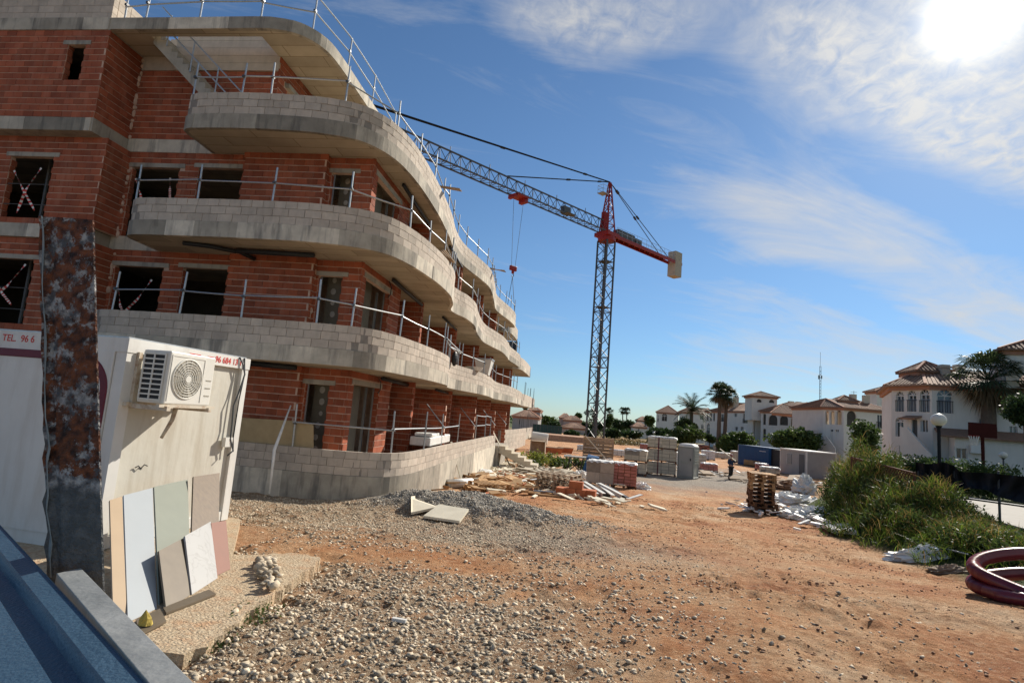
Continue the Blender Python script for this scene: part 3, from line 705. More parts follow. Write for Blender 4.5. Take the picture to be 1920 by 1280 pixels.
# plasterboard partitions seen through the corner openings, with pale adhesive dabs and a steel stud
for zf, zc in ((6.25, 8.85), (3.25, 5.85), (.1, 2.85)):
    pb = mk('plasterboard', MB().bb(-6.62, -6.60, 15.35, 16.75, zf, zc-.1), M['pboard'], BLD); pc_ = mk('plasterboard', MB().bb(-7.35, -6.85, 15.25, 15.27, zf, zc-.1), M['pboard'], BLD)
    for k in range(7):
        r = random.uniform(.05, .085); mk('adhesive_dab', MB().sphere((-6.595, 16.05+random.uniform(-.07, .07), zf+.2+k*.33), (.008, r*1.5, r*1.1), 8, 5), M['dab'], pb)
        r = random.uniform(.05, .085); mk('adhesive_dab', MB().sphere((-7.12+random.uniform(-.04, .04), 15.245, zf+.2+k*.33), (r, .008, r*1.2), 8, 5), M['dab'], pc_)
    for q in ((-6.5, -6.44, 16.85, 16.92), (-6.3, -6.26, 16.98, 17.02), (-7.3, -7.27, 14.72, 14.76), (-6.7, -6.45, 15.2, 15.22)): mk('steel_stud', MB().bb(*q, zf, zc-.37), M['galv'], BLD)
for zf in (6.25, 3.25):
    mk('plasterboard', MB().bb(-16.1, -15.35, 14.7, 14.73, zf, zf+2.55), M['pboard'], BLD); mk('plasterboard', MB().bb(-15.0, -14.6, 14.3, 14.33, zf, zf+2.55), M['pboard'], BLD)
    for x in (-16.25, -15.3): mk('steel_stud', MB().bb(x, x+.06, 14.5, 14.55, zf, zf+2.55), M['galv'], BLD)
    for z in (zf+.55, zf+1.15): mk('safety_bar', MB().tube([(-16.6, 13.7, z), (-15.1, 13.7, z)], .014, 6), M['steelgrey'], BLD)
# mortar smeared up the inner corners
for x, y, z0_, z1_ in ((-13.76, 14.5, 9.3, 11.8), (-13.6, 14.5, 6.3, 8.8), (-13.6, 14.5, 3.3, 5.8), (-9.84, 14.5, 6.3, 8.8), (-7.44, 14.5, 3.3, 5.8), (-6.14, 18.0, .2, 2.8)):
    z = z0_
    while z < z1_:
        if random.random() < .62: mk('mortar_smear', MB().sphere((x+random.uniform(-.03, .03), y+.03, z), (random.uniform(.03, .085), .05, random.uniform(.05, .13)), 8, 6), M['mortar'], BLD)
        z += random.uniform(.14, .24)
# black drain pipes hung under the slabs
def pipe(pts, r=.055): mk('drain_pipe', MB().tube(pts, r, 8), M['black'], BLD, smooth=True)
pipe([(-10.55, 13.35, 5.79), (-9.9, 13.5, 5.78), (-9.3, 13.75, 5.74)], .06); pipe([(-9.3, 13.75, 5.76), (-7.1, 13.75, 5.74)], .07); pipe([(-9.25, 13.78, 5.76), (-9.1, 14.3, 5.70)], .06)
for z in (5.76, 2.77, 8.77):
    pipe([(-5.75, 16.2, z), (-5.8, 17.6, z-.02), (-5.85, 19.8, z-.04)], .06); pipe([(-5.7, 22.5, z), (-5.8, 25.6, z-.04)], .05)
pipe([(-8.8, 13.7, 2.79), (-7.2, 13.75, 2.76)], .07)
for z in (5.45, 2.45): mk('cable', MB().tube([(-6.02, 16.6, z+.35), (-5.98, 16.75, z+.2), (-6.0, 16.8, z-.02), (-6.03, 16.7, z-.12)], .016, 6), M['black'], BLD)
# flight of steps from the roof down to the top balcony
mb = MB(); n = 15; x0, z0, x1, z1 = -12.75, 12.05, -9.75, 9.28
prof = []
for i in range(n):
    xa = x0+(x1-x0)*i/n; za = z0+(z1-z0)*i/n; prof += [(xa, za), (x0+(x1-x0)*(i+1)/n, za)]
prof += [(x1, z1), (x1-.25, z1-.02), (x0-.02, z0-.28)]
mb.extr([(p[0], p[1]) for p in prof], (0, 13.72, 0), (1, 0, 0), (0, 0, 1), (0, 1, 0), .78); mk('concrete_stair', mb, M['concrete'], BLD)
mk('lintel', MB().box((-9.25, 15.9, 11.26), (.12, 1.9, .13)), M['concrete'], BLD)

# far wing of the building, beyond the last bay
def farwing():
    mb = MB(); pb = MB()
    for z0, y0, y1, xe in ((8.85, 46, 52, -6.0), (5.85, 46.5, 56, -4.9), (2.85, 47, 60, -4.55), (-.1, 44, 61, -4.6)):
        cv = [(xe-.6, y0), (xe, y0+.8), (xe+.15, (y0+y1)/2), (xe+.1, y1)]; c = cat(cv, .3); P = [tuple(p) for p in c]+[(-14, y1), (-14, y0)]
        s_ = mk('balcony_slab', MB().prism(P, z0, z0+.4), M['soffit'], BLD); edge_panels(s_, c, z0, z0+.4, 1.3)
        mk('parapet', MB().prism(strip(c, 0, len(c)-1, .15, 0), z0+.402, z0+1.), M['block'], BLD)
    wall((-9, 46.5), (-5.4, 46.5), .3, 2.85, [], lint=False); wall((-9, 47.5), (-5.6, 47.5), 3.25, 5.85, [], lint=False); wall((-9, 47.2), (-6.6, 47.2), 6.25, 8.85, [], lint=False)
    mk('rear_wall', MB().bb(-9.2, -9.05, 46, 60, 0, 8.8), M['mortar'], BLD)
    for i in range(14):
        y = 46+i*1.05; x = -4.5+random.uniform(-.1, .1); z = 3.3 if i % 2 else .6; mk('starter_bar', MB().bar((x, y, z), (x+random.uniform(-.04, .04), y, z+1.1+random.random()*.5), .03), M['steelgrey'], BLD)
farwing()

# emit the bricks and blocks: the 300 that show largest as objects, the rest joined
def emit(lst, name, m):
    lst.sort(key=lambda t: -t[0]); cache = {}
    for sc_, c, d, rz, par in lst[:295]:
        k = (round(d[0], 2), round(d[1], 3), round(d[2], 3), random.randrange(3))
        me = cache.get(k)
        if me is None:
            b = MB().box((0, 0, 0), (k[0], k[1], k[2])); me = bpy.data.meshes.new(name)
            V = [(x+random.uniform(-.004, .004), y+random.uniform(-.003, .003), z+random.uniform(-.003, .003)) for x, y, z in b.v]
            me.from_pydata(V, [], b.f); me.update(); me.materials.append(m); cache[k] = me
        o = bpy.data.objects.new(name, me); COL.objects.link(o); o.parent = par; oo = ORI[par.name][0]
        o.location = (c[0]-oo[0], c[1]-oo[1], c[2]-oo[2]); o.rotation_euler = (0, 0, rz+random.uniform(-.004, .004))
    mb = MB()
    for sc_, c, d, rz, par in lst[295:]: mb.box(c, (d[0], d[1], d[2]), rz)
    o = mk(name+'s', mb, m, BLD); o['kind'] = 'stuff'
emit(BR, 'brick', M['brick']); emit(BK, 'parapet_block', M['block'])

# ------------------------------------------------------------------ guard rails of galvanised tube
def guardrail(label, pts, h=1.0, z=9.85, rails=(.55,), tilt=.03, extra=None, foot=.28):
    P0 = pts[0]; t = thing('guardrail', label, 'guardrail', (P0[0], P0[1], z), group=None)
    tops = []
    for i, p in enumerate(pts):
        hh = (p[2] if len(p) > 2 else h)*random.uniform(.96, 1.04); dx = random.uniform(-tilt, tilt); dy = random.uniform(-tilt, tilt)
        a = (p[0], p[1], z-foot); b = (p[0]+dx, p[1]+dy, z+hh); tops.append((a, b, hh))
        mk('post', MB().tube([a, b], .024, 8), M['galv'], t)
        mk('clamp', MB().box((p[0]+dx*.5, p[1]-.02, z+hh*.55), (.07, .08, .06)), M['steelgrey'], t)
    for rl in rails:
        for (a, b, h0), (c, d, h1) in zip(tops[:-1], tops[1:]):
            f = rl+random.uniform(-.03, .03); g = rl+random.uniform(-.03, .03)
            pa = Vector(a).lerp(Vector(b), (foot+f*h0)/(foot+h0)); pb = Vector(c).lerp(Vector(d), (foot+g*h1)/(foot+h1))
            mid = (pa+pb)/2+Vector((0, 0, random.uniform(-.015, .01))); e = (pb-pa)*.03+Vector((.0, -.03, 0))
            mk('rail', MB().tube([pa-(pb-pa)*.02+Vector((0, -.03, 0)), mid+Vector((0, -.03, 0)), pb+e], .021, 8), M['galv'], t)
    for (p, q) in (extra or []): mk('brace', MB().tube([p, q], .02, 8), M['galv'], t)
    return t
def along(curve, s0, step, n):
    c = cat(curve, .2); s = np.concatenate([[0], np.cumsum(np.linalg.norm(np.diff(c, axis=0), axis=1))]); out = []
    for i in range(n):
        q = s0+i*step
        if q > s[-1]: break
        out.append((np.interp(q, s, c[:, 0])-.06, np.interp(q, s, c[:, 1])+.05))
    return out
g3 = [(-10.83, 13.2, 1.0), (-9.36, 13.1, .9), (-8.55, 13.14, .95), (-6.6, 13.4, 1.), (-5.6, 14.77, .85), (-5.4, 16.42, .75), (-5.42, 18.4), (-5.6, 20.4)]+[(x, y) for x, y in along(C3, 13.9, 1.7, 20)]
guardrail('galvanised tube railing along the top balcony parapet, running far back along the wave', g3, z=9.85)
g2 = [(-11.9, 13.1, .95), (-10.05, 12.98, .95), (-7.98, 12.94, .95), (-6.1, 13.32, 1.05), (-4.85, 14.58, .95), (-4.62, 15.8, .65), (-4.6, 17.6), (-4.85, 20.0)]+along(C2, 13.4, 1.9, 20)
guardrail('galvanised tube railing along the middle balcony parapet', g2, z=6.85)
g1 = [(-12.0, 13.05, 1.), (-10.0, 12.9, 1.05), (-8.39, 12.98, 1.), (-6.5, 13.15, 1.1), (-5.67, 13.3, .95), (-4.9, 14.78, 1.), (-4.64, 16.66, 1.), (-4.6, 18.6, 1.05), (-4.95, 21.2), (-4.9, 23.2)]+along(C1, 14.5, 2.0, 12)
guardrail('galvanised tube railing along the lowest balcony parapet above the dark loggias', g1, z=3.85)
gt = [(-7.12, 13.95, 1.1), (-4.78, 14.74, 1.1), (-4.52, 17.01, 1.1), (-4.6, 19.6, 1.1), (-4.65, 22.55, 1.1)]
guardrail('galvanised tube railing on the ground floor terrace wall, nearest run', gt, z=.77)
guardrail('short taller railing with two rails farther along the terrace wall', [(-4.6, 26.4, 1.1), (-4.6, 29.2, 1.1), (-4.65, 31.3, 1.1)], z=.77, rails=(.55, .95))
gr = [(-13.6, 13.5, 1.), (-12.9, 13.45), (-11.2, 13.42), (-9.35, 13.4), (-8.05, 13.85), (-7.75, 15.6), (-7.7, 17.6), (-7.7, 20)]
guardrail('two rail tube railing round the edge of the flat roof', gr, z=12.25, rails=(.5, .95), h=1.05)
# stair rail
t = thing('stair_railing', 'tube handrail sloping down beside the concrete stair under the roof', 'railing', (-12.7, 13.68, 12))
for f in (0., .33, .66, 1.):
    x = -12.3+2.6*f; z = 11.65-2.4*f; mk('post', MB().tube([(x, 13.68, z), (x, 13.68, z+.95)], .02, 8), M['galv'], t)
for o_ in (.45, .9): mk('rail', MB().tube([(-12.6, 13.65, 11.95+o_), (-9.5, 13.65, 9.1+o_)], .02, 8), M['galv'], t)
# sloping tubes on the garden dividers
for k, y in enumerate((19.9, 25.9, 32.4, 37.7)):
    o = mk('leaning_tube', MB().tube([(-5.3, y-.1, 2.15), (-4.5, y-.3, 1.35)], .022, 8), M['galv'])
    tag(o, ('nearest', 'second nearest', 'third', 'farthest')[k]+' of four tubes sloping off the brick garden dividers on the terrace', 'scaffold tube', 'sloping tubes on the garden dividers')

# barrier tapes crossed in openings
def tape(label, pts_list):
    t = thing('barrier_tape', label, 'barrier tape', pts_list[0][0])
    for pts in pts_list:
        P = [Vector(p) for p in pts]; n = 22; rings = []
        for i in range(n+1):
            f = i/n; j = min(int(f*(len(P)-1)), len(P)-2); g = f*(len(P)-1)-j; p = P[j].lerp(P[j+1], g); d = (P[j+1]-P[j]).normalized()
            a = f*7+len(pts); s = d.cross(Vector((0, 1, 0))).normalized(); w = s*(.25+.75*abs(cos(a)))*.03+Vector((0, 1, 0))*sin(a)*.03
            rings.append([tuple(p-w), tuple(p+w)])
        o = mk('tape_strip', MB().sheet([r_ for r_ in rings]), M['white'], t); o.data.materials.append(M['redprint'])
        for i, pl_ in enumerate(o.data.polygons): pl_.material_index = i % 2
tape('red and white tape crossed in the upper left window opening', [[(-16.3, 13.6, 7.75), (-15.9, 13.6, 7.2), (-15.4, 13.6, 6.6)], [(-15.45, 13.6, 7.85), (-15.8, 13.6, 7.2), (-15.95, 13.6, 6.5)]])
tape('red and white tape crossed in the lower left window opening', [[(-16.4, 13.6, 4.9), (-15.9, 13.6, 4.2), (-15.55, 13.6, 3.9)], [(-15.35, 13.6, 5.05), (-15.8, 13.6, 4.4), (-16.4, 13.6, 3.9)]])
tape('red and white tape hanging in the inner corner opening, middle balcony', [[(-13.3, 14.5, 8.0), (-13.05, 14.5, 7.5), (-12.9, 14.5, 6.9)], [(-12.2, 14.5, 8.05), (-12.15, 14.5, 7.7), (-12.1, 14.5, 7.4)]])
tape('red and white tape in a loose V in the inner corner opening, lowest balcony', [[(-13.3, 14.5, 4.9), (-13.1, 14.5, 4.2), (-12.9, 14.5, 3.9)], [(-12.25, 14.5, 5.0), (-12.6, 14.5, 4.4), (-13.0, 14.5, 3.95)]])

# things left on the terraces
def panel3(P, n, th):      # slab from 4 corners, thickness th along -n
    n = Vector(n).normalized(); a = [Vector(p) for p in P]; b = [p-n*th for p in a]
    return MB().add([tuple(p) for p in a+b], [(0, 1, 2, 3), (7, 6, 5, 4), (0, 4, 5, 1), (1, 5, 6, 2), (2, 6, 7, 3), (3, 7, 4, 0)])
P = [aty(x, y, 14.05) for x, y in ((440, 836), (587, 842), (587, 797), (572, 790))]; P.append(aty(440, 782, 14.05))
b = MB(); V = [tuple(p) for p in P]+[(p[0], p[1]+.03, p[2]) for p in P]; b.add(V, [(0, 1, 2, 3, 4), (9, 8, 7, 6, 5)]+[(i, (i+1) % 5, 5+(i+1) % 5, 5+i) for i in range(5)])
M['osb'] = mat('beige_board', (.48, .36, .20), (.38, .28, .15), scale=5)
o = mk('beige_board', b, M['osb']); tag(o, 'large beige board standing behind the terrace wall', 'board')
o = mk('foam_pack', MB().box((-4.95, 19.5, .95), (.7, 2.4, .28), -.05, 0, .03).box((-5., 19.2, 1.13), (.6, 1.5, .10), .06), M['wrap'], bevel=.03); tag(o, 'flat white foam pack lying on the terrace wall', 'foam pack')
sk = thing('rubble_bucket', 'white tapered bucket standing on the lowest balcony parapet', 'bucket', (-4.72, 27.8, 3.86))
b = MB(); bw, tw = .28, .42
b.add([(-4.72-bw, 27.8-bw, 3.86), (-4.72+bw, 27.8-bw, 3.86), (-4.72+bw, 27.8+bw, 3.86), (-4.72-bw, 27.8+bw, 3.86), (-4.72-tw, 27.8-tw, 4.6), (-4.72+tw, 27.8-tw, 4.6), (-4.72+tw, 27.8+tw, 4.6), (-4.72-tw, 27.8+tw, 4.6)], BOXF)
mk('bucket_body', b, M['white'], sk); mk('rim', MB().bb(-5.17, -4.27, 27.35, 28.25, 4.6, 4.66), M['galv'], sk)
o = mk('white_basin', MB().tube([(-4.75, 25.3, 3.86), (-4.75, 25.3, 4.02)], [.33, .42], 14), M['white']); tag(o, 'round white basin upside down on the lowest balcony parapet', 'basin')
o = mk('rubble_sack', MB().sphere((-4.85, 21.6, 4.0), (.12, .2, .3), 12, 8), M['black']); tag(o, 'black sack hanging in the dip of the lowest balcony parapet', 'sack')
for lab, c_, rz in (('loose grey planks sticking out over the top balcony edge', (-5.3, 19.5, 10.12), .1), ('loose planks resting on the middle balcony parapet', (-4.55, 17.4, 6.93), 1.45), ('short planks far along the top balcony parapet', (-5.05, 31, 10.1), .2)):
    t = thing('plank_bundle', lab, 'planks', c_)
    for k in range(3): mk('plank', MB().box((c_[0]+.03*k, c_[1]+.14*k, c_[2]+.03*k), (.95, .11, .025), rz+random.uniform(-.2, .2), .08*k), M['wood_old'], t)

# ------------------------------------------------------------------ portable cabin with its air conditioner
CABL = 'white portable site cabin with a maroon stripe behind the rusty post'
zc0, zc1 = .06, 2.55; W_ = 2.3; LL = 6.0
cab = thing('site_cabin', CABL, 'site cabin', (CN[0], CN[1], 0))
def cw(e, n, z): p = CN+EE*e+EN*n; return (p[0], p[1], z)       # e along the end wall, n outwards from it
def cbox(e0, e1, n0, n1, z0, z1, mb=None):
    mb = mb or MB(); return mb.add([cw(e0, n0, z0), cw(e0, n1, z0), cw(e1, n1, z0), cw(e1, n0, z0), cw(e0, n0, z1), cw(e0, n1, z1), cw(e1, n1, z1), cw(e1, n0, z1)], [(3, 2, 1, 0), (4, 5, 6, 7), (0, 1, 5, 4), (1, 2, 6, 5), (2, 3, 7, 6), (3, 0, 4, 7)])
M['cabin'] = mat('cabin_panel', (.60, .575, .50), (.52, .495, .425), scale=1.2, rough=.55, streak=(.38, .33, .25), streak_amt=.55, bump=.12, bscale=12)
M['cabinframe'] = mat('cabin_frame', (.72, .71, .67), (.63, .61, .57), scale=2, rough=.5, streak=(.40, .33, .25), streak_amt=.3)
mk('side_panel', cbox(.05, W_-.05, -LL+.05, -.05, zc0+.1, zc1-.1), M['cabin'], cab)
mk('frame', cbox(-.0, .15, -.15, 0, zc0, zc1-.17), M['cabinframe'], cab); mk('frame', cbox(W_-.15, W_, -.15, 0, zc0, zc1-.17), M['cabinframe'], cab)
mk('frame', cbox(-.01, W_+.01, -LL, .01, zc1-.17, zc1), M['cabinframe'], cab); mk('frame', cbox(0, W_, -LL, -.16, zc0-.03, zc0+.14), M['cabinframe'], cab)
mk('sill_beam', cbox(.15, W_-.15, -.12, -.01, zc0, zc0+.14), M['cabinframe'], cab)
for e0, e1, ins in ((.15, .86, -.06), (.865, 1.32, -.065), (1.325, 1.98, -.085), (1.985, 2.14, -.14)):
    mk('wall_panel', cbox(e0+.003, e1-.003, -.2, ins, zc0+.14, zc1-.172), M['cabin'], cab)
pass #mk('door_frame', cbox(1.30, 1.36, -.03, -.01, zc0+.14, 2.20, cbox(2.07, 2.13, -.03, -.01, zc0+.14, 2.20, cbox(1.36, 2.07, -.03, -.012, 2.16, 2.2))), M['cabinframe'], cab)
mk('roof_sheet', cbox(.03, W_-.03, -LL+.05, -.04, zc1+.001, zc1+.02), M['galv'], cab)
mk('junction_box', cbox(1.93, 2.09, -.01, .05, 1.18, 1.32), M['white'], cab)
mk('cable', MB().tube([cw(2.02, .02, zc1), cw(2.10, .04, 2.44), cw(2.17, .04, 2.3), cw(2.1, .03, 2.0), cw(2.02, .03, 1.8), cw(2.05, .03, 1.5), cw(2.03, .05, 1.3), cw(2.12, .06, 1.12), cw(2.02, .05, 1.05)], .012, 6), M['steelgrey'], cab, smooth=True)
mk('cable', MB().tube([cw(2.14, .02, zc1), cw(2.18, .03, 2.3), cw(2.13, .03, 1.9), cw(2.12, .03, 1.3), cw(2.15, .04, 1.1)], .01, 6), M['black'], cab, smooth=True)
# maroon rounded stripe on the long side
pts = [(-3.4, 2.28), (-2.0, 2.28), (-.62, 2.28)]+[(-.62+.40*sin(a), 1.88+.40*cos(a)) for a in np.linspace(.15, pi/2, 10)]+[(-.22, 1.3), (-.22, .45)]
mb = MB(); ring = []
for i, (n_, z_) in enumerate(pts):
    q = pts[min(i+1, len(pts)-1)]; p = pts[max(i-1, 0)]; d = np.array([q[0]-p[0], q[1]-p[1]]); d = d/np.linalg.norm(d); w = np.array([-d[1], d[0]])*.05
    ring.append([cw(-.02, n_-w[0], z_-w[1]), cw(-.035, n_-w[0]*.8, z_-w[1]*.8), cw(-.035, n_+w[0]*.8, z_+w[1]*.8), cw(-.02, n_+w[0], z_+w[1])])
V = [p for r in ring for p in r]; mb.add(V, [(i*4+k, i*4+(k+1) % 4, i*4+4+(k+1) % 4, i*4+4+k) for i in range(len(ring)-1) for k in range(4)])
mk('maroon_stripe', mb, M['maroon'], cab)
mk('long_side_sheet', cbox(-.018, .02, -LL+.16, -.16, zc0+.14, zc1-.17), M['cabinframe'], cab)
FONT_CACHE = {}
def lettering(name, body, size, loc, ax, up, m, parent, ext=.001, bold=0., align='LEFT'):
    cu = bpy.data.curves.new('lettering', 'FONT'); cu.body = body; cu.size = size; cu.extrude = ext; cu.align_x = align; cu.offset = bold
    to = bpy.data.objects.new('tmp', cu); COL.objects.link(to); bpy.context.view_layer.update()
    me = bpy.data.meshes.new_from_object(to.evaluated_get(bpy.context.evaluated_depsgraph_get())); bpy.data.objects.remove(to)
    ax = Vector(ax).normalized(); up = Vector(up).normalized(); n = ax.cross(up); L0 = Vector(loc)
    oo = Vector(ORI[parent.name][0]) if parent else Vector((0, 0, 0))
    for v in me.vertices: v.co = L0+ax*v.co.x+up*v.co.y+n*v.co.z-oo
    me.materials.clear(); me.materials.append(m); me.name = name
    o = bpy.data.objects.new(name, me); COL.objects.link(o); o.parent = parent; return o
lettering('lettering', '☎', .1, cw(1.42, .012, 2.425), (*EE, 0), (0, 0, 1), M['redprint'], cab) if False else None
lettering('lettering', '96 684 13 1', .125, cw(1.50, .013, 2.425), (*EE, 0), (0, 0, 1), M['redprint'], cab, bold=.002)
mk('telephone_mark', cbox(1.36, 1.46, .011, .014, 2.425, 2.455, cbox(1.34, 1.48, .011, .014, 2.475, 2.49, cbox(1.38, 1.44, .011, .014, 2.46, 2.475))), M['redprint'], cab)
lettering('lettering', 'cabinas', .045, cw(.98, .013, 2.47), (*EE, 0), (0, 0, 1), M['redprint'], cab, bold=.002) if False else None
mk('red_label', cbox(.985, 1.20, .011, .014, 2.475, 2.492, cbox(.985, 1.22, .011, .014, 2.45, 2.468)), M['redprint'], cab)
lettering('lettering', 'TEL.  96 6', .12, cw(-.012, -1.86, 2.42), (*EN, 0), (0, 0, 1), M['redprint'], cab, bold=.001)
# air conditioner
ac = thing('air_conditioner', 'white air conditioner with round fan grille on a rusty bracket on the cabin end', 'air conditioner', cw(.62, .2, 1.7))
e0, e1, n0, n1, z0, z1 = .12, .90, .12, .50, 1.80, 2.44
M['acwhite'] = mat('ac_casing', (.72, .70, .64), (.66, .64, .58), scale=3, rough=.4)
M['acgrille'] = mat('ac_grille', (.36, .33, .27), (.28, .26, .21), scale=6, rough=.5)
mk('casing', cbox(e0, e1, n0, n1, z0, z1), M['acwhite'], ac, bevel=.015)
fc = (.44, n1+.004, 2.12)
def ringmb(R, r, e=fc[0], z=fc[2], n=fc[1]): return MB().tube([cw(e+R*cos(a), n, z+R*sin(a)) for a in np.linspace(0, 2*pi, 40, endpoint=False)], r, 6, closed=True)
mk('fan_recess', MB().tube([cw(fc[0], n1-.0005, fc[2]), cw(fc[0], n1+.004, fc[2])], .245, 36), M['acgrille'], ac)
g_ = mk('fan_grille', ringmb(.245, .010), M['acwhite'], ac, smooth=True)
for R in (.21, .175, .145, .115, .085, .06): mk('grille_ring', ringmb(R, .0045, n=n1+.016), M['acwhite'], g_, smooth=True)
for k in range(16): a = 2*pi*k/16; mk('grille_spoke', MB().bar(cw(fc[0]+.045*cos(a), n1+.014, fc[2]+.045*sin(a)), cw(fc[0]+.24*cos(a+.25), n1+.010, fc[2]+.24*sin(a+.25)), .004), M['acwhite'], g_)
mk('hub', MB().tube([cw(fc[0], n1+.005, fc[2]), cw(fc[0], n1+.022, fc[2])], .045, 20), M['acwhite'], ac)
mk('front_frame', cbox(.15, .72, n1, n1+.006, 2.385, 2.40, cbox(.15, .165, n1, n1+.006, 1.84, 2.385, cbox(.705, .72, n1, n1+.006, 1.84, 2.385))), M['acwhite'], ac)
for k in range(3): mk('grip', cbox(.77, .865, n1+.0, n1+.004, 1.92+.1*k, 1.935+.1*k), M['acgrille'], ac)
# finned side towards the camera: dark recess with white bars
mk('coil', cbox(e0-.004, e0+.001, n0+.03, n1-.06, z0+.05, z1-.04), M['black'], ac)
for k in range(10): mk('fin_bar', cbox(e0-.016, e0-.004, n0+.02, n1-.05, z0+.035+k*.061, z0+.053+k*.061), M['acwhite'], ac)
for q in (n0+.02, n0+.16, n1-.065): mk('fin_upright', cbox(e0-.018, e0-.005, q, q+.016, z0+.03, z1-.03), M['acwhite'], ac)
M['rustwhite'] = mat('rusty_cream_metal', (.58, .52, .42), (.30, .17, .09), scale=9, rough=.7, pos=.42, width=.12)
mk('bracket', cbox(.14, .20, 0, .54, 1.72, 1.775, cbox(.85, .90, 0, .54, 1.72, 1.775, cbox(.05, 1.0, .0, .05, 1.74, 1.79, cbox(.05, 1.0, .46, .51, 1.76, 1.795)))), M['rustwhite'], ac)
mk('bracket_upright', cbox(.14, .19, 0, .04, 1.74, 2.40), M['rustwhite'], ac)
mk('drain_pipe', MB().tube([cw(.56, .3, 1.78), cw(.55, .28, 1.6), cw(.54, .22, 1.46), cw(.53, .18, 1.36)], [.03, .026, .022, .02], 8), M['rustwhite'], ac, smooth=True)
o = mk('bent_wire', MB().tube([cw(.42, -.03, .98), cw(.46, -.02, 1.0), cw(.5, -.02, .965), cw(.55, -.02, 1.01), cw(.6, -.02, .99)], .007, 6), M['black'], cab)

# ---- sample slabs leaning against the cabin end
def leaner(name, label, pxs, m, base_n=.42, top_n=.02, th=.02, cat_='tile slab', z=.055, zs=None):
    """pxs: bearings of bottom-left, bottom-right, top-right, top-left"""
    B = [atz(*q, z) for q in pxs[:2]]
    # plane through the bottom edge leaning back onto the wall
    u = B[1]-B[0]; u /= np.linalg.norm(u)
    mid = (B[0]+B[1])/2; w = CN+EE*0; dist = (mid[:2]-CN) @ EN
    hz = zs or 1.6; lean = np.array([-EN[0]*(dist-top_n), -EN[1]*(dist-top_n), hz]); n = np.cross(u, lean); n /= np.linalg.norm(n)
    if n @ np.array([*EN, 0]) < 0: n = -n
    T = [atpl(*q, B[0], n) for q in pxs[2:]]
    o = mk(name, panel3([B[0], B[1], T[0], T[1]], n, th), m); return tag(o, label, cat_)
M['s_beige'] = mat('beige_slab', (.46, .34, .22), (.42, .31, .20), scale=3, rough=.5)
M['s_blue'] = mat('pale_blue_slab', (.36, .385, .40), (.34, .365, .38), scale=3, rough=.45)
M['s_sage'] = mat('sage_slab', (.225, .24, .195), (.205, .22, .18), scale=4, rough=.5)
M['s_trav'] = mat('travertine_slab', (.165, .115, .07), (.105, .072, .043), scale=7, rough=.5, aniso=(3, 3, .5), bump=.1)
M['s_taupe'] = mat('taupe_slab', (.165, .13, .09), (.13, .102, .07), scale=7, rough=.5)
def veins(N, L, col, src, mixc, b):
    wv = N.new('ShaderNodeTexNoise'); wv.inputs['Scale'].default_value = 3.5; wv.inputs['Detail'].default_value = 6; wv.inputs['Distortion'].default_value = 2.2; L.new(src, wv.inputs['Vector'])
    a = N.new('ShaderNodeMath'); a.operation = 'SUBTRACT'; a.inputs[1].default_value = .5; L.new(wv.outputs['Fac'], a.inputs[0])
    c = N.new('ShaderNodeMath'); c.operation = 'ABSOLUTE'; L.new(a.outputs[0], c.inputs[0])
    r = N.new('ShaderNodeMapRange'); r.inputs[1].default_value = 0; r.inputs[2].default_value = .03; r.inputs[3].default_value = .4; r.inputs[4].default_value = 0; L.new(c.outputs[0], r.inputs[0])
    return mixc(r.outputs[0], col, (.25, .235, .21))
M['s_marble'] = mat('white_marble', (.43, .42, .40), (.40, .39, .37), scale=2, rough=.3, extra=veins)
M['s_terra'] = mat('terracotta_slab', (.22, .085, .052), (.19, .075, .046), scale=4, rough=.6)
leaner('tile_slab', 'tall brown travertine look slab leaning by the cabin door, rearmost of the row', ((357, 1080), (409, 1052), (412, 886), (363, 893)), M['s_trav'], zs=1.6)
leaner('tile_slab', 'sage green slab leaning on the cabin between the pale blue and the travertine slabs', ((299, 1132), (358, 1099), (352, 898), (289, 912)), M['s_sage'], zs=1.4)
leaner('tile_slab', 'narrow beige slab nearest the rusty post, leaning on the cabin', ((213, 1172), (238, 1163), (229, 930), (206, 937)), M['s_beige'], zs=1.4)
leaner('tile_slab', 'tall pale blue slab leaning on the cabin end wall', ((240, 1166), (294, 1140), (286, 914), (232, 928)), M['s_blue'], zs=1.4)
leaner('tile_slab', 'small terracotta pink slab leaning at the right end of the row', ((404, 1080), (432, 1066), (424, 975), (396, 980)), M['s_terra'], zs=2.0)
leaner('tile_slab', 'small taupe slab in front of the sage slab', ((312, 1143), (356, 1115), (344, 1008), (298, 1032)), M['s_taupe'], zs=2.0)
leaner('tile_slab', 'white marble look slab with grey veins', ((360, 1114), (408, 1083), (395, 977), (347, 1004)), M['s_marble'], zs=2.1)
for lab, q, c_, z in (('grey beige slab lying flat at the foot of the leaning slabs', ((262, 1188), (312, 1163), (300, 1140), (255, 1160)), 's_taupe', .08), ('taupe slab lying flat below the marble slab', ((312, 1148), (405, 1112), (392, 1104), (306, 1138)), 's_taupe', .075)):
    B = [atz(x, y, z) for x, y in q]; o = mk('flat_slab', panel3(B, (0, 0, 1), .018), M[c_]); tag(o, lab, 'tile slab')
p = gp(272, 1166); mb = MB()
q = atz(272, 1170, .09)
V = [(q[0]+.06*cos(a)*(1+.2*sin(3*a)), q[1]+.05*sin(a)*(1+.2*cos(2*a)), q[2]) for a in np.linspace(0, 2*pi, 7, endpoint=False)]+[(q[0]+.045*cos(a+.3)*(1+.25*sin(2*a)), q[1]+.035*sin(a+.3), q[2]+.05) for a in np.linspace(0, 2*pi, 7, endpoint=False)]+[(q[0]-.01, q[1], q[2]+.115)]
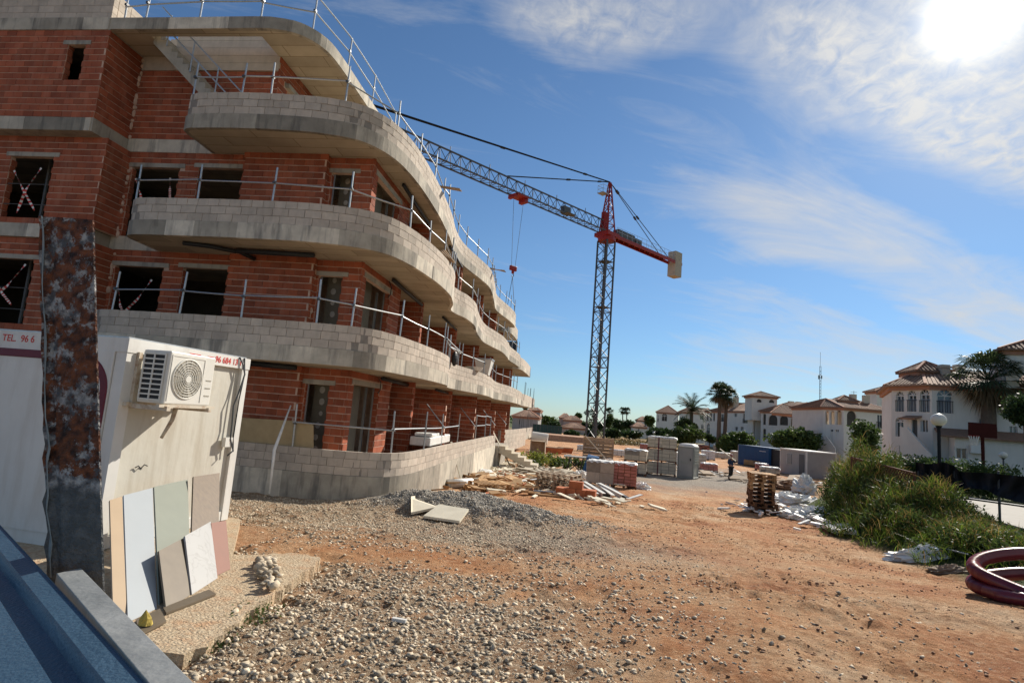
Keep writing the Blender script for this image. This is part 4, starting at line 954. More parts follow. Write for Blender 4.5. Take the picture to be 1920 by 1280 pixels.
mb.add(V, [(i, (i+1) % 7, 7+(i+1) % 7, 7+i) for i in range(7)]+[(7+i, 7+(i+1) % 7, 14) for i in range(7)]+[tuple(range(7))[::-1]])
M['yellow'] = mat('yellow_foam', (.55, .42, .10), (.42, .31, .07), scale=12, bump=.5, bscale=30); o = mk('yellow_lump', mb, M['yellow']); tag(o, 'small pointed lump of yellow foam at the foot of the pale blue slab', 'foam lump')

# ------------------------------------------------------------------ site fence in the near left corner: rusty post, rail, blue sheeting
M['rust'] = mat('rusty_galvanised', (.30, .31, .33), (.10, .11, .125), scale=14, rough=.6, metal=.25, spec=.4, bump=.5, bscale=60, coord='W')
def rusty(N, L, col, src, mixc, b):
    n = N.new('ShaderNodeTexNoise'); n.inputs['Scale'].default_value = 9.; n.inputs['Detail'].default_value = 14; n.inputs['Roughness'].default_value = .78; n.inputs['Distortion'].default_value = .1; L.new(src, n.inputs['Vector'])
    sp = N.new('ShaderNodeSeparateXYZ'); L.new(src, sp.inputs[0])
    g = N.new('ShaderNodeMapRange'); L.new(sp.outputs[2], g.inputs[0]); g.inputs[1].default_value = 1.60; g.inputs[2].default_value = 1.66; g.inputs[3].default_value = -.4; g.inputs[4].default_value = .02
    a = N.new('ShaderNodeMath'); a.operation = 'ADD'; L.new(n.outputs['Fac'], a.inputs[0]); L.new(g.outputs[0], a.inputs[1])
    r = N.new('ShaderNodeMapRange'); r.inputs[1].default_value = .485; r.inputs[2].default_value = .515; L.new(a.outputs[0], r.inputs[0])
    n2 = N.new('ShaderNodeTexNoise'); n2.inputs['Scale'].default_value = 30; n2.inputs['Detail'].default_value = 6; L.new(src, n2.inputs['Vector'])
    rr = N.new('ShaderNodeValToRGB'); L.new(n2.outputs['Fac'], rr.inputs[0]); rr.color_ramp.elements[0].position = .35; rr.color_ramp.elements[1].position = .65
    rr.color_ramp.elements[0].color = (.022, .009, .006, 1); rr.color_ramp.elements[1].color = (.20, .062, .021, 1)
    lo = N.new('ShaderNodeMapRange'); L.new(sp.outputs[2], lo.inputs[0]); lo.inputs[1].default_value = 1.60; lo.inputs[2].default_value = 1.63; lo.inputs[3].default_value = .85; lo.inputs[4].default_value = 0
    col = mixc(lo.outputs[0], col, (.085, .092, .092))
    return mixc(r.outputs[0], col, rr.outputs[0])
M['rust'] = mat('rusty_galvanised', (.42, .41, .39), (.085, .085, .088), scale=26, rough=.65, metal=.1, spec=.35, bump=.8, bscale=70, extra=rusty, pos=.53, width=.10, detail=12)
M['railzinc_'] = mat('weathered_zinc_edge', (.34, .38, .38), (.16, .19, .20), scale=9, rough=.6, metal=.2, bump=.3, bscale=40)
YP = 1.9
post = thing('fence_post', 'rust eaten galvanised steel channel post standing between the cabin and the blue sheeting', 'post', (-1.8, YP, 0))
tl, tr_ = aty(80, 406, YP), aty(178, 413, YP); bl_, br_ = aty(96, 1080, YP), aty(198, 1108, YP)
def channel():
    n = 26; rows = []
    for i in range(n+1):
        f = i/n; a = tl+(bl_-tl)*f; b = tr_+(br_-tr_)*f; j = .004*sin(i*1.7)+(.008 if i > 14 else 0)*sin(i*2.3)
        d = np.array([0, 1, 0.])
        rows.append([tuple(a+d*.05+np.array([-.004, 0, 0])), tuple(a+np.array([j-.006, -.004, 0])), tuple(a+np.array([j+.022, .012, 0])), tuple(a*.75+b*.25), tuple(a*.5+b*.5+np.array([0, .003*sin(i), 0])), tuple(a*.25+b*.75), tuple(b-np.array([.005, 0, 0])), tuple(b+np.array([0, -.003, 0]))])
    e = bl_-tl; e = e/np.linalg.norm(e)*1.45
    rows.append([tuple(np.array(p)+e) for p in rows[-1]]); return MB().sheet(rows)
er = []
for i in range(25):
    f = i/24; a_ = tl+(bl_-tl)*f; w_ = .019+.006*sin(i*.9)+(.006 if i > 13 else 0)*sin(i*2.1); er.append([tuple(a_+np.array([-.012+.004*sin(i*1.3), .004, 0])), tuple(a_+np.array([-.012+w_, -.0075, 0]))])
eo = mk('bent_edge', MB().sheet(er), M['railzinc_'], post); md = eo.modifiers.new('thick', 'SOLIDIFY'); md.thickness = .003
pc = mk('channel', channel(), M['rust'], post, smooth=False); md = pc.modifiers.new('thick', 'SOLIDIFY'); md.thickness = .006
M['railzinc'] = mat('weathered_zinc', (.36, .37, .365), (.20, .215, .22), scale=7, rough=.5, metal=.35, spec=.4, aniso=(1, 1, 1), bump=.2, bscale=40)
fence = thing('site_fence', 'galvanised top rail with blue ribbed steel sheeting in the near left corner', 'fence', (-1.2, 1.5, 0))
zr = 1.36
Q = [atz(x, y, zr) for x, y in ((106, 1074), (152, 1064), (372, 1288), (288, 1290))]
ext = (Q[2]-Q[1])*.6
Q[2] = Q[2]+ext; Q[3] = Q[3]+ext
mk('top_rail', panel3([Q[0], Q[3], Q[2], Q[1]][::-1], (0, 0, 1), .045), M['railzinc'], fence, bevel=.002)
# ribbed sheet: profile across, running parallel to the rail
M['bluesheet'] = mat('blue_sheeting', (.060, .115, .175), (.035, .075, .12), scale=3, rough=.38, spec=.5, bump=.25, bscale=90)
rd = (Q[2]-Q[1]); rd /= np.linalg.norm(rd)
A0 = atz(0, 985, 1.37); B0 = atz(275, 1284, 1.37); sd = B0-A0; sd /= np.linalg.norm(sd)
side = np.array([sd[1], -sd[0], 0.]); 
if side @ (Q[0]-A0) > 0: side = -side           # away from the rail, towards the left
prof = [(0, .0), (.06, .0), (.075, -.028), (.13, -.028), (.145, .0), (.24, .0), (.255, -.028), (.31, -.028), (.325, .0), (.42, .0), (.435, -.028), (.49, -.028), (.505, 0), (.62, 0), (.635, -.028), (.7, -.028), (.715, 0), (1., 0)]
rows = []
for s_ in np.linspace(-1.2, 1.9, 12):
    rows.append([tuple(A0+sd*s_+side*u*.85+np.array([0, 0, w*1.1-.16*u])) for u, w in prof])
sh = mk('ribbed_sheet', MB().sheet(rows), M['bluesheet'], fence); md = sh.modifiers.new('thick', 'SOLIDIFY'); md.thickness = .002
mk('sheet_edge', panel3([A0-sd*1.2+np.array([0, 0, .004]), A0+sd*1.9+np.array([0, 0, .004]), A0+sd*1.9-side*.012+np.array([0, 0, -.03]), A0-sd*1.2-side*.012+np.array([0, 0, -.03])], (0, 0, 1), .003), M['bluesheet'], fence)
mk('support_leg', MB().tube([tuple(Q[2]-np.array([0, 0, .05])), (Q[2][0], Q[2][1], 0)], .02, 8), M['railzinc'], fence)

# ------------------------------------------------------------------ tower crane
cr = thing('tower_crane', 'tall tower crane with dark lattice mast, grey jib, red tower head and red counter jib', 'crane', (2.5, 71.9, -1.5))
ZJ = 26.3; MC = np.array([2.45, 71.8]); JD = np.array([-.664, -.748]); JD /= np.linalg.norm(JD); JN = np.array([JD[1], -JD[0]])
MA = [1, .0]
mx = np.array([cos(radians(41)), sin(radians(41))]) if False else -JD; my = np.array([-mx[1], mx[0]])
def mp_(a, b, z): p = MC+mx*a+my*b; return (p[0], p[1], z)
HW = .78
def lattice_mast():
    mb = MB(); z0, z1 = -1.5, 25.2
    for a in (-HW, HW):
        for b in (-HW, HW): mb.bar(mp_(a, b, z0), mp_(a, b, z1), .17, .17, up=(*JD, 0))
    br = MB(); z = z0; k = 0; cs = [(-HW, -HW), (HW, -HW), (HW, HW), (-HW, HW)]
    while z < z1-.5:
        e = min(z+1.45, z1)
        for i in range(4):
            p, q = cs[i], cs[(i+1) % 4]
            if k % 2: p, q = q, p
            br.bar(mp_(*p, z), mp_(*q, e), .075)
            if k % 4 == 0: br.bar(mp_(*p, z), mp_(*q, z), .09)
        z = e; k += 1
    lad = MB()
    for a in (-.2, .2): lad.bar(mp_(a, .3, z0), mp_(a, .3, z1), .05)
    z = z0
    while z < z1: lad.bar(mp_(-.2, .3, z), mp_(.2, .3, z), .03); z += .35
    z = 2.
    while z < z1: lad.tube([mp_(.38*cos(t), .3+.38*sin(t), z) for t in np.linspace(0, 2*pi, 8, endpoint=False)], .02, 4, closed=True); z += 1.6
    m1 = mk('mast', mb, M['steelgrey'], cr); mk('mast_bracing', br, M['steelgrey'], m1)['kind'] = 'stuff'; mk('ladder', lad, M['steelgrey'], m1)['kind'] = 'stuff'
    for z in (8.8, 16.5, 22.5): mk('rest_platform', MB().box((*(MC), z), (1.5, 1.5, .06), atan2(mx[1], mx[0])), M['steelgrey'], cr)
lattice_mast()
hd = MB()
mk('slewing_ring', MB().tube([(*MC, 25.2), (*MC, 25.75)], 1.15, 20).box((*MC, 26.0), (2.3, 2.3, .5), atan2(mx[1], mx[0])), M['redpaint'], cr)
zt = 33.2
for a, b in ((-.8, -.7), (.8, -.7), (.8, .7), (-.8, .7)): hd.bar(mp_(a, b, 26.2), mp_(a*.12, b*.15, zt), .16)
for i in range(6):
    f = i/6; g = (i+1)/6; z = 26.2+(zt-26.2)*f; w = 26.2+(zt-26.2)*g
    cs = [(-.8, -.7), (.8, -.7), (.8, .7), (-.8, .7)]
    for j in range(4):
        p, q = cs[j], cs[(j+1) % 4]; s0 = 1-f*.87; s1 = 1-g*.87
        hd.bar(mp_(p[0]*s0, p[1]*s0, z), mp_(q[0]*s1, q[1]*s1, w), .08); hd.bar(mp_(p[0]*s0, p[1]*s0, z), mp_(q[0]*s0, q[1]*s0, z), .07)
mk('tower_head', hd, M['redpaint'], cr)
mk('head_cladding', MB().box(mp_(.0, .45, 27.9), (1.0, .5, 2.6), atan2(mx[1], mx[0])), M['redpaint'], cr)
pl = MB().box(mp_(-1.3, 0, 31.3), (1.1, 1.0, .08), atan2(mx[1], mx[0]))
for a in (-1.8, -.8):
    for b in (-.45, .45): pl.bar(mp_(a, b, 31.3), mp_(a, b, 32.3), .04)
for h in (31.8, 32.3):
    pl.bar(mp_(-1.8, -.45, h), mp_(-.8, -.45, h), .035); pl.bar(mp_(-1.8, .45, h), mp_(-.8, .45, h), .035); pl.bar(mp_(-1.8, -.45, h), mp_(-1.8, .45, h), .035)
mk('head_platform', pl, M['galv'], cr)
# jib: triangular lattice, two bottom chords and one top chord
def jp(s, b, z): p = MC+JD*s+JN*b; return (p[0], p[1], z)
JL = 44.
jc = MB(); jb = MB(); jh = 1.55
for b in (-.6, .6): jc.bar(jp(.9, b, ZJ), jp(JL, b, ZJ), .13)
jc.bar(jp(.9, 0, ZJ+jh), jp(JL-.6, 0, ZJ+jh), .14)
s = 1.2; k = 0
while s < JL-1:
    for b in (-.6, .6): jb.bar(jp(s, b, ZJ), jp(s+.65, 0, ZJ+jh), .06); jb.bar(jp(s+.65, 0, ZJ+jh), jp(s+1.3, b, ZJ), .06)
    jb.bar(jp(s, -.6, ZJ), jp(s, .6, ZJ), .055); jb.bar(jp(s, -.6, ZJ), jp(s+1.3, .6, ZJ), .045)
    if k % 4 == 2: jb.bar(jp(s+.65, 0, ZJ+jh), jp(s+.65, 0, ZJ+jh+.5), .07)
    s += 1.3; k += 1
jo = mk('jib', jc, M['steelgrey'], cr); mk('jib_bracing', jb, M['steelgrey'], jo)['kind'] = 'stuff'
top = (MC[0], MC[1], zt+.1)
def ropeline(nm, p, q, r=.05, cpl=True):
    mk(nm, MB().tube([p, q], r, 6), M['cable'], cr)
    if cpl:
        for f in (.12, .45): a = Vector(p).lerp(Vector(q), f); d = (Vector(q)-Vector(p)).normalized()*.3; mk('coupling', MB().bar(tuple(a-d), tuple(a+d), .2), M['black'], cr)
ropeline('tie_bar', top, jp(17.5, 0, ZJ+jh+.1), .07); ropeline('tie_bar', top, jp(41, .12, ZJ+jh+.1), .085); ropeline('tie_bar', top, jp(41, -.12, ZJ+jh+.1), .085, False)
# counter jib
cj = MB()
for b in (-.55, .55): cj.bar(jp(0, b, ZJ-.15), jp(-17.0, b, ZJ-.15), .16, .42)
for i in range(12): cj.bar(jp(-1.2*i-1, -.55, ZJ-.15), jp(-1.2*i-1.6, .55, ZJ-.15), .1)
mk('counter_jib', cj, M['redpaint'], cr)
mk('walkway', MB().box(jp(-7, 0, ZJ+.09), (13.4, 1.1, .05), atan2(JD[1], JD[0])), M['steelgrey'], cr)
hr = MB()
for b in (-.62, .62):
    for i in range(13): hr.bar(jp(-1.3-i*1.1, b, ZJ), jp(-1.3-i*1.1, b, ZJ+1.1), .035)
    for h in (.55, 1.1): hr.bar(jp(-1.3, b, ZJ+h), jp(-14.5, b, ZJ+h), .035)
mk('handrail', hr, M['galv'], cr)
mk('hoist_winch', MB().box(jp(-3.6, 0, ZJ+.6), (3.6, .9, .9), atan2(JD[1], JD[0])).box(jp(-6.3, 0, ZJ+.45), (1.2, .8, .7), atan2(JD[1], JD[0])), M['steelgrey'], cr)
sg = mk('name_board', MB().box(jp(-6.6, .72, ZJ+.95), (3.9, .05, 1.0), atan2(JD[1], JD[0])), M['steelgrey'], cr)
b_ = mk('counterweight', MB().box(jp(-16.0, 0, ZJ-.35), (1.7, 1.3, 3.7), atan2(JD[1], JD[0])), M['wood_grey'], cr)
ropeline('tie_bar', top, jp(-13.4, .5, ZJ+.1), .05, True); ropeline('tie_bar', top, jp(-13.4, -.5, ZJ+.1), .05, True)
# trolley, ropes, hook
st = 15.6
tr = MB().box(jp(st, 0, ZJ-.15), (1.7, 1.5, .18), atan2(JD[1], JD[0])).box(jp(st-.7, 0, ZJ-.45), (.5, 1.0, .5), atan2(JD[1], JD[0])).box(jp(st+.9, 0, ZJ-.35), (.35, 1.2, .4), atan2(JD[1], JD[0]))
mk('trolley', tr, M['redpaint'], cr)
mk('work_platform', MB().box(jp(8.2, -.9, ZJ-.1), (1.5, .8, .08), atan2(JD[1], JD[0])).box(jp(8.2, -.2, ZJ+.5), (1.1, .6, .9), atan2(JD[1], JD[0])), M['steelgrey'], cr)
hk = jp(st, 0, 17.9)
for d in (-.75, .75): mk('hoist_rope', MB().tube([jp(st+d*1.0, 0, ZJ-.3), jp(st+d*.35, 0, 18.1)], .022, 5), M['steelgrey'], cr)
hb = mk('hook_block', MB().box((hk[0], hk[1], hk[2]+.05), (.95, .3, .55), atan2(JD[1], JD[0])).box((hk[0], hk[1], hk[2]-.35), (.3, .3, .4)), M['redpaint'], cr, bevel=.08)
mk('hook', MB().tube([(hk[0], hk[1], hk[2]-.5), (hk[0]+.12, hk[1], hk[2]-.75), (hk[0], hk[1], hk[2]-.95), (hk[0]-.12, hk[1], hk[2]-.8)], .05, 6), M['steelgrey'], hb)
t = thing('lifting_cage', 'dark lifting cage with pale sacks hanging from the crane hook beside the building', 'lifting cage', (hk[0]+.2, hk[1], 7.5))
cx, cy = hk[0]+.25, hk[1]
cg = MB()
for a in (-.8, .8):
    for b in (-.6, .6): cg.bar((cx+a, cy+b, 7.6), (cx+a, cy+b, 9.9), .07)
for z in (7.6, 9.9):
    for a, b, c, d in ((-.8, -.6, .8, -.6), (.8, -.6, .8, .6), (.8, .6, -.8, .6), (-.8, .6, -.8, -.6)): cg.bar((cx+a, cy+b, z), (cx+c, cy+d, z), .07)
mk('cage_frame', cg, M['black'], t); mk('mesh_panel', MB().bb(cx-.8, cx+.8, cy+.6, cy+.63, 7.7, 9.9).bb(cx+.78, cx+.8, cy-.6, cy+.6, 7.7, 9.9), M['steelgrey'], t)
mk('sack', MB().sphere((cx-.1, cy-.1, 8.5), (.6, .5, .85), 12, 8), M['wrap'], t)
for a in (-.8, .8):
    mk('sling', MB().tube([(hk[0], hk[1], hk[2]-.9), (cx+a, cy-.6, 9.9)], .03, 5), M['black'], t)
# concrete ballast box round the mast foot
o = mk('formwork_box', MB().bb(.3, 4.8, 62.5, 66.5, -1.9, .15), M['wood_old']) if False else None

# ------------------------------------------------------------------ storage yard
def pallet(parent, c, rz, w=1.2, d=1.0, m='wood', nm='pallet', simple=False):
    """timber pallet; c is its bottom centre, parts parented to parent"""
    a, b = cos(rz), sin(rz)
    def L_(x, y, z): return (c[0]+x*a-y*b, c[1]+x*b+y*a, c[2]+z)
    mb = MB()
    for x in (-w/2+.05, 0, w/2-.05):
        mb.box(L_(x, 0, .011), (.1, d, .022), rz)
        for y in (-d/2+.07, 0, d/2-.07): mb.box(L_(x, y, .062), (.1, .14, .078), rz)
    for y in (-d/2+.06, 0, d/2-.06): mb.box(L_(0, y, .112), (w, .1, .02), rz)
    for k in range(7): mb.box(L_(-w/2+.06+k*(w-.12)/6, 0, .133), (.1, d, .02), rz)
    return mk(nm, mb, M[m], parent)
def loaded(name, label, cat_, pos, rz, tiers, bw, bd, bh, m, gap=.0, pal=True, bs=(.4, .2, .2), group=None, strap=False, wraptop=True, pw='wood_dark', jit=.012):
    """pallets of blocks: every tier on its pallet, the outward blocks as separate boxes"""
    t = thing(name, label, cat_, pos, 0, group); z = pos[2]; a, b = cos(rz), sin(rz)
    for k in range(tiers):
        ox = random.uniform(-.03, .03)
        if pal: pallet(t, (pos[0]+ox, pos[1], z), rz, bw+.02, bd, pw); z += .145
        nx = max(1, round(bw/bs[0])); ny = max(1, round(bd/bs[1])); nz = max(1, round(bh/bs[2]))
        mk('load_core', MB().box((pos[0]+ox, pos[1], z+bh/2), (bw-.05, bd-.05, bh-.03), rz), M['wood_dark' if m in ('pinkbrick',) else 'bmortar'], t); mb = MB()
        for iz in range(nz):
            for ix in range(nx):
                for iy in range(ny):
                    if 0 < ix < nx-1 and 0 < iy < ny-1 and iz < nz-1: continue
                    x = -bw/2+(ix+.5)*bw/nx; y = -bd/2+(iy+.5)*bd/ny; x += ox+random.uniform(-jit, jit); y += random.uniform(-jit, jit)
                    mb.box((pos[0]+x*a-y*b, pos[1]+x*b+y*a, z+(iz+.5)*bh/nz), (bw/nx-.028, bd/ny-.028, bh/nz-.026), rz)
        o = mk('block_load', mb, M[m], t); o['kind'] = 'stuff'; z += bh
    if wraptop:
        n = 10; rows = []
        for i in range(n+1):
            r = []
            for j in range(n+1):
                x = (-.5+i/n)*(bw+.05); y = (-.5+j/n)*(bd+.05); e = min(i, n-i, j, n-j)
                zz = z+.03+random.uniform(-.01, .035)-(random.uniform(.02, .16) if e == 0 else 0)
                r.append((pos[0]+x*a-y*b, pos[1]+x*b+y*a, zz))
            rows.append(r)
        mk('plastic_sheet', MB().sheet(rows), M['wrap'], t)
    if strap:
        x = -bw*.12; y = -bd/2-.012; mk('strap', MB().box((pos[0]+x*a-y*b, pos[1]+x*b+y*a, (pos[2]+z)/2), (.07, .02, z-pos[2]), rz), M['maroon'], t)
    return t
R_ = radians
p = gp(1239, 890); loaded('block_pallet', 'tallest pile of cream blocks, three pallets high, left of the portable toilet', 'block pallet', p, R_(-8), 3, 1.95, 1.1, .72, 'cream', strap=True, bs=(.5, .25, .24))
p = gp(1191, 890); loaded('block_pallet', 'two stacked pallets of smooth cream blocks left of the tallest block pile', 'block pallet', p, R_(-10), 2, 1.45, 1.1, .68, 'cream', bs=(.5, .5, .34))
p = gp(1169, 914); loaded('brick_pallet', 'pallet of pink and red bricks with a plastic top, nearest of the loaded pallets', 'brick pallet', p, R_(-6), 1, 1.2, 1.0, 1.05, 'pinkbrick', bs=(.3, .25, .15))
p = gp(1126, 910); loaded('block_pallet', 'pallet of grey blocks under cream plastic beside the pink brick pallet', 'block pallet', p, R_(-9), 1, 1.35, 1.1, 1.05, 'block', bs=(.6, .5, .5), wraptop=True)
p = gp(1148, 862); t = thing('hoarding_box', 'long brown timber formwork box in front of the crane foot', 'formwork', p)
q0 = aty(1092, 866, p[1]); q1 = aty(1149, 874, p[1]); 
mb = MB()
for k in range(6): mk('board', MB().bb(q0[0], q1[0], p[1]-.03, p[1]+.0, p[2]+.02+.33*k, p[2]+.33*k+.31), M['wood_old'], t)
mk('box_side', MB().bb(q1[0]-.04, q1[0], p[1], p[1]+2.2, p[2], p[2]+2.0).bb(q0[0], q0[0]+.04, p[1], p[1]+2.2, p[2], p[2]+2.0), M['wood_old'], t)
mk('leaning_pole', MB().tube([(q0[0]+.1, p[1]-.25, p[2]+2.1), (q0[0]+2.2, p[1]-1.0, p[2]+.05)], .06, 6), M['paleboard'], t)
yard = [(1209, 845, 1, 1.5, 1.0, .9, 'pinkbrick', 'pallet of dark red bricks behind the tallest cream block pile', -8), (1165, 856, 1, 2.6, 1., .55, 'wrap', 'low white wrapped load behind the smooth cream blocks', -6),
 (1190, 862, 1, 1.6, 1., .8, 'cream', 'row of upright cream blocks behind the two tier pallet', -8), (1329, 884, 1, 1.2, 1., .55, 'pinkbrick', 'low pallet of dark red bricks to the right of the portable toilet', 6), (1327, 862, 1, 1.6, 1.1, 1.0, 'wrap', 'white wrapped pallet behind the portable toilet', -4),
 (1318, 845, 1, 2.2, 1.1, 1.0, 'pinkbrick', 'far pallet of red bricks right of the toilet roof', -4), (1345, 846, 1, 1.5, 1.1, 1.1, 'cream', 'far pallet of cream blocks above the white wrapped pallet', -4), (1355, 860, 1, 2.6, 1.1, .7, 'block', 'long grey block load left of the man', 5),
 (1382, 866, 1, 1.4, 1.1, 1.2, 'cream', 'pallet of pale blocks just right of the man', 5), (1411, 874, 1, 1.9, 1.1, .55, 'wood', 'timber load before the blue container', -12), (1428, 882, 1, 1.2, 1.0, .55, 'pinkbrick', 'small pinkish pallet between blue container and grey cabin', -10), (1443, 889, 1, 1.6, 1.0, .5, 'cream', 'low cream pallet left of the grey cabin', -10),
 (1262, 872, 1, 1.1, 1., 1.1, 'wrap', 'white wrapped stack between tallest block pile and toilet', 0), (1313, 880, 1, .7, 1., 1.2, 'block', 'narrow block stack close behind the toilet', 0), (1105, 846, 1, 3.0, 1., .5, 'wrap', 'white wrapped load beside the crane foot', 0)]
for (x, y, n, bw, bd, bh, m, lab, r) in yard:
    p = gp(x, y); loaded('stacked_pallet', lab, 'loaded pallet', p, R_(r), n, bw, bd, bh, m, bs=(.45, .5, .22), wraptop=(m != 'wood'))
# portable toilet
p = gp(1289, 896); rz = R_(-28)
t = thing('portable_toilet', 'grey green portable toilet with rounded white roof', 'portable toilet', p, rz)
def lb(x0, x1, y0, y1, z0, z1): return MB().bb(x0, x1, y0, y1, z0, z1)
tw = .56
mk('base', lb(-tw-.02, tw+.02, -tw-.02, tw+.02, 0, .12), M['toilet'], t, world=False, bevel=.02); mk('cabin_wall', lb(-tw+.03, tw-.03, -tw+.04, tw-.03, .12, 2.1), M['toilet'], t, world=False)
for sx in (-1, 1):
    for sy in (-1, 1): mk('corner_post', lb(sx*tw-.06*(sx > 0), sx*tw+.06*(sx < 0), sy*tw-.06*(sy > 0), sy*tw+.06*(sy < 0), .12, 2.12), M['toilet'], t, world=False, bevel=.01)
dr = mk('door', lb(-tw+.10, tw-.10, -tw-.0, -tw+.03, .16, 2.02), M['greypanel'], t, world=False, bevel=.01)
mk('door_vent', lb(-.3, .3, -tw-.012, -tw-.0, 1.0, 1.14), M['toilet'], dr, world=False); mk('handle', lb(.30, .36, -tw-.03, -tw, 1.2, 1.36), M['black'], dr, world=False)
for k in range(6): mk('side_rib', lb(tw-.03, tw+.02, -tw+.12, tw-.12, 1.0+.17*k, 1.09+.17*k), M['toilet'], t, world=False)
rf = [(x*s, y*s, z) for z, s in ((2.1, 1.04), (2.17, 1.04), (2.25, .93), (2.31, .7), (2.33, .35)) for x, y in [(tw*np.sign(cos(a))*min(1, abs(cos(a))**.35), tw*np.sign(sin(a))*min(1, abs(sin(a))**.35)) for a in np.linspace(0, 2*pi, 24, endpoint=False)]]
mk('roof', MB().add(rf, [(i*24+k, i*24+(k+1) % 24, i*24+24+(k+1) % 24, i*24+24+k) for i in range(4) for k in range(24)]+[tuple(range(96, 120))]), M['white'], t, world=False, smooth=True)
# stacks of empty pallets
p = gp(1426, 962); t = thing('pallet_stack', 'tall stack of empty brown pallets beside the white plastic litter', 'pallet stack', p)
for k in range(10): pallet(t, (p[0]+random.uniform(-.03, .03)+(.07 if k < 3 else 0), p[1]+random.uniform(-.03, .03), p[2]+k*.147), R_(-10+random.uniform(-3, 3)+(7 if k < 3 else 0)), .84, 1.1, 'wood' if k > 5 else 'wood_dark')
p = gp(1046, 922); t = thing('pallet_stack', 'low stack of weathered pallets behind the orange hollow blocks', 'pallet stack', p)
for k in range(5): pallet(t, (p[0]+random.uniform(-.06, .06), p[1]+random.uniform(-.05, .05), p[2]+k*.147), R_(-22+random.uniform(-4, 4)), 1.55, 1.1, 'wood_old')
p = gp(905, 922); t = thing('pallet_stack', 'two pale pallets lying tilted on the grey stone heap', 'pallets', p)
for k in range(2): pallet(t, (p[0]+.2*k, p[1]+.1*k, p[2]+.05+k*.15), R_(18+20*k), 1.2, 1.0)
# orange hollow blocks
p = gp(1080, 934); t = thing('block_pile', 'pile of orange hollow clay blocks with one block on top', 'clay blocks', p)
for i in range(4):
    for j in range(2): mk('clay_block', MB().box((p[0]-.55+.36*i+.02*j, p[1]+.28*j, p[2]+.17), (.345, .26, .33), R_(-12)), M['tileorange'], t)
mk('clay_block', MB().box((p[0]-.02, p[1]+.1, p[2]+.47), (.5, .3, .26), R_(-8)), M['tileorange'], t)
# steel angles
p = gp(1128, 930); t = thing('angle_pile', 'heap of black and white steel angle sections', 'steel sections', p)
for k in range(7):
    a = R_(118+random.uniform(-9, 9)); c_ = (p[0]-.75+.22*k, p[1]+.1, p[2]+.12+.03*(k % 3)); dx, dy = cos(a)*.75, sin(a)*.75
    o = mk('angle_section', MB().bar((c_[0]-dx, c_[1]-dy, c_[2]), (c_[0]+dx, c_[1]+dy, c_[2]+.25), .16, .02).bar((c_[0]-dx-.07, c_[1]-dy, c_[2]-.08), (c_[0]+dx-.07, c_[1]+dy, c_[2]+.17), .02, .16), M['white'] if k % 3 else M['black'], t)
mk('angle_section', MB().bar((p[0]+.95, p[1]-.5, p[2]+.05), (p[0]+1.55, p[1]+.1, p[2]+.2), .16, .03), M['white'], t)
# frame of white battens
q = [gp(925, 919), gp(984, 905), gp(1001, 918), gp(965, 930)]
t = thing('batten_frame', 'white timber battens lying like an open frame beside the grey stone heap', 'battens', q[0])
for a, b in ((0, 1), (1, 2), (2, 3)): A, B = Vector(q[a]), Vector(q[b]); mk('batten', MB().bar(tuple(A+Vector((0, 0, .12))), tuple(B+Vector((0, 0, .16))), .07, .05), M['paleboard'], t)
A, B = gp(1000, 917), gp(1052, 928); mk('batten', MB().bar((A[0], A[1], A[2]+.15), (B[0], B[1], B[2]+.05), .06), M['paleboard'], t)
# two pale slabs on the stone heap
for lab, zz, pxs in (('broken pale stone slab tilted on the grey stone heap, upper one', .30, ((771, 960), (826, 948), (812, 932), (770, 940))), ('thin pale slab lying on the grey stones below the tilted one', .12, ((794, 966), (862, 976), (878, 964), (822, 955)))):
    P = [gp(x, y, .1) for x, y in pxs]; P = [(a[0], a[1], a[2]+(.12 if i > 1 else .0)) for i, a in enumerate(P)]
    mk('stone_slab', panel3(P, (0, 0, 1), .05), M['paleboard']); tag(bpy.context.scene.objects[-1] if False else COL.objects[-1], lab, 'stone slab')
# garden steps in the gap of the terrace wall
t = thing('garden_steps', 'short flight of pale concrete steps coming down from the terrace gap', 'steps', (-4.2, 34.5, -1))
prof = []; n = 7; x0, z0, x1, z1 = -4.4, .15, -1.7, -1.15
for i in range(n): xa = x0+(x1-x0)*i/n; za = z0+(z1-z0)*i/n; prof += [(xa, za), (x0+(x1-x0)*(i+1)/n, za)]
prof += [(x1, z1), (x1-.3, z1-.12), (x0, z0-.4)]
mk('flight', MB().extr(prof, (0, 33.6, 0), (1, 0, 0), (0, 0, 1), (0, 1, 0), 1.6), M['cream'], t)
mk('landing', MB().bb(-6.5, -4.41, 33.4, 37.2, -1.8, .15), M['concrete'], t)
# planks and tubes leaning on the terrace wall
for lab, a, b, w_ in (('pale timber plank leaning on the terrace wall, nearest of the leaning timbers', (846, 828), (869, 912), .09), ('thin pale batten leaning on the terrace wall beside the nearest plank', (858, 862), (872, 905), .06), ('long pale plank leaning across the terrace gap before the garden steps', (922, 804), (960, 880), .08)):
    B = gp(*b); A = aty(*a, B[1]+.9 if 'gap' in lab else B[1]+.9); o = mk('leaning_plank', MB().bar(tuple(B), tuple(A), w_, .04), M['paleboard']); tag(o, lab, 'plank')
A = aty(545, 760, 13.72); B = aty(505, 925, 12.9); o = mk('plastic_strip', MB().tube([tuple(A), tuple((A+B)/2+np.array([-.08, -.12, -.05])), tuple(B)], [.018, .042, .022], 6), M['wrap'], smooth=True); tag(o, 'twisted strip of clear plastic hanging over the terrace wall', 'plastic strip')
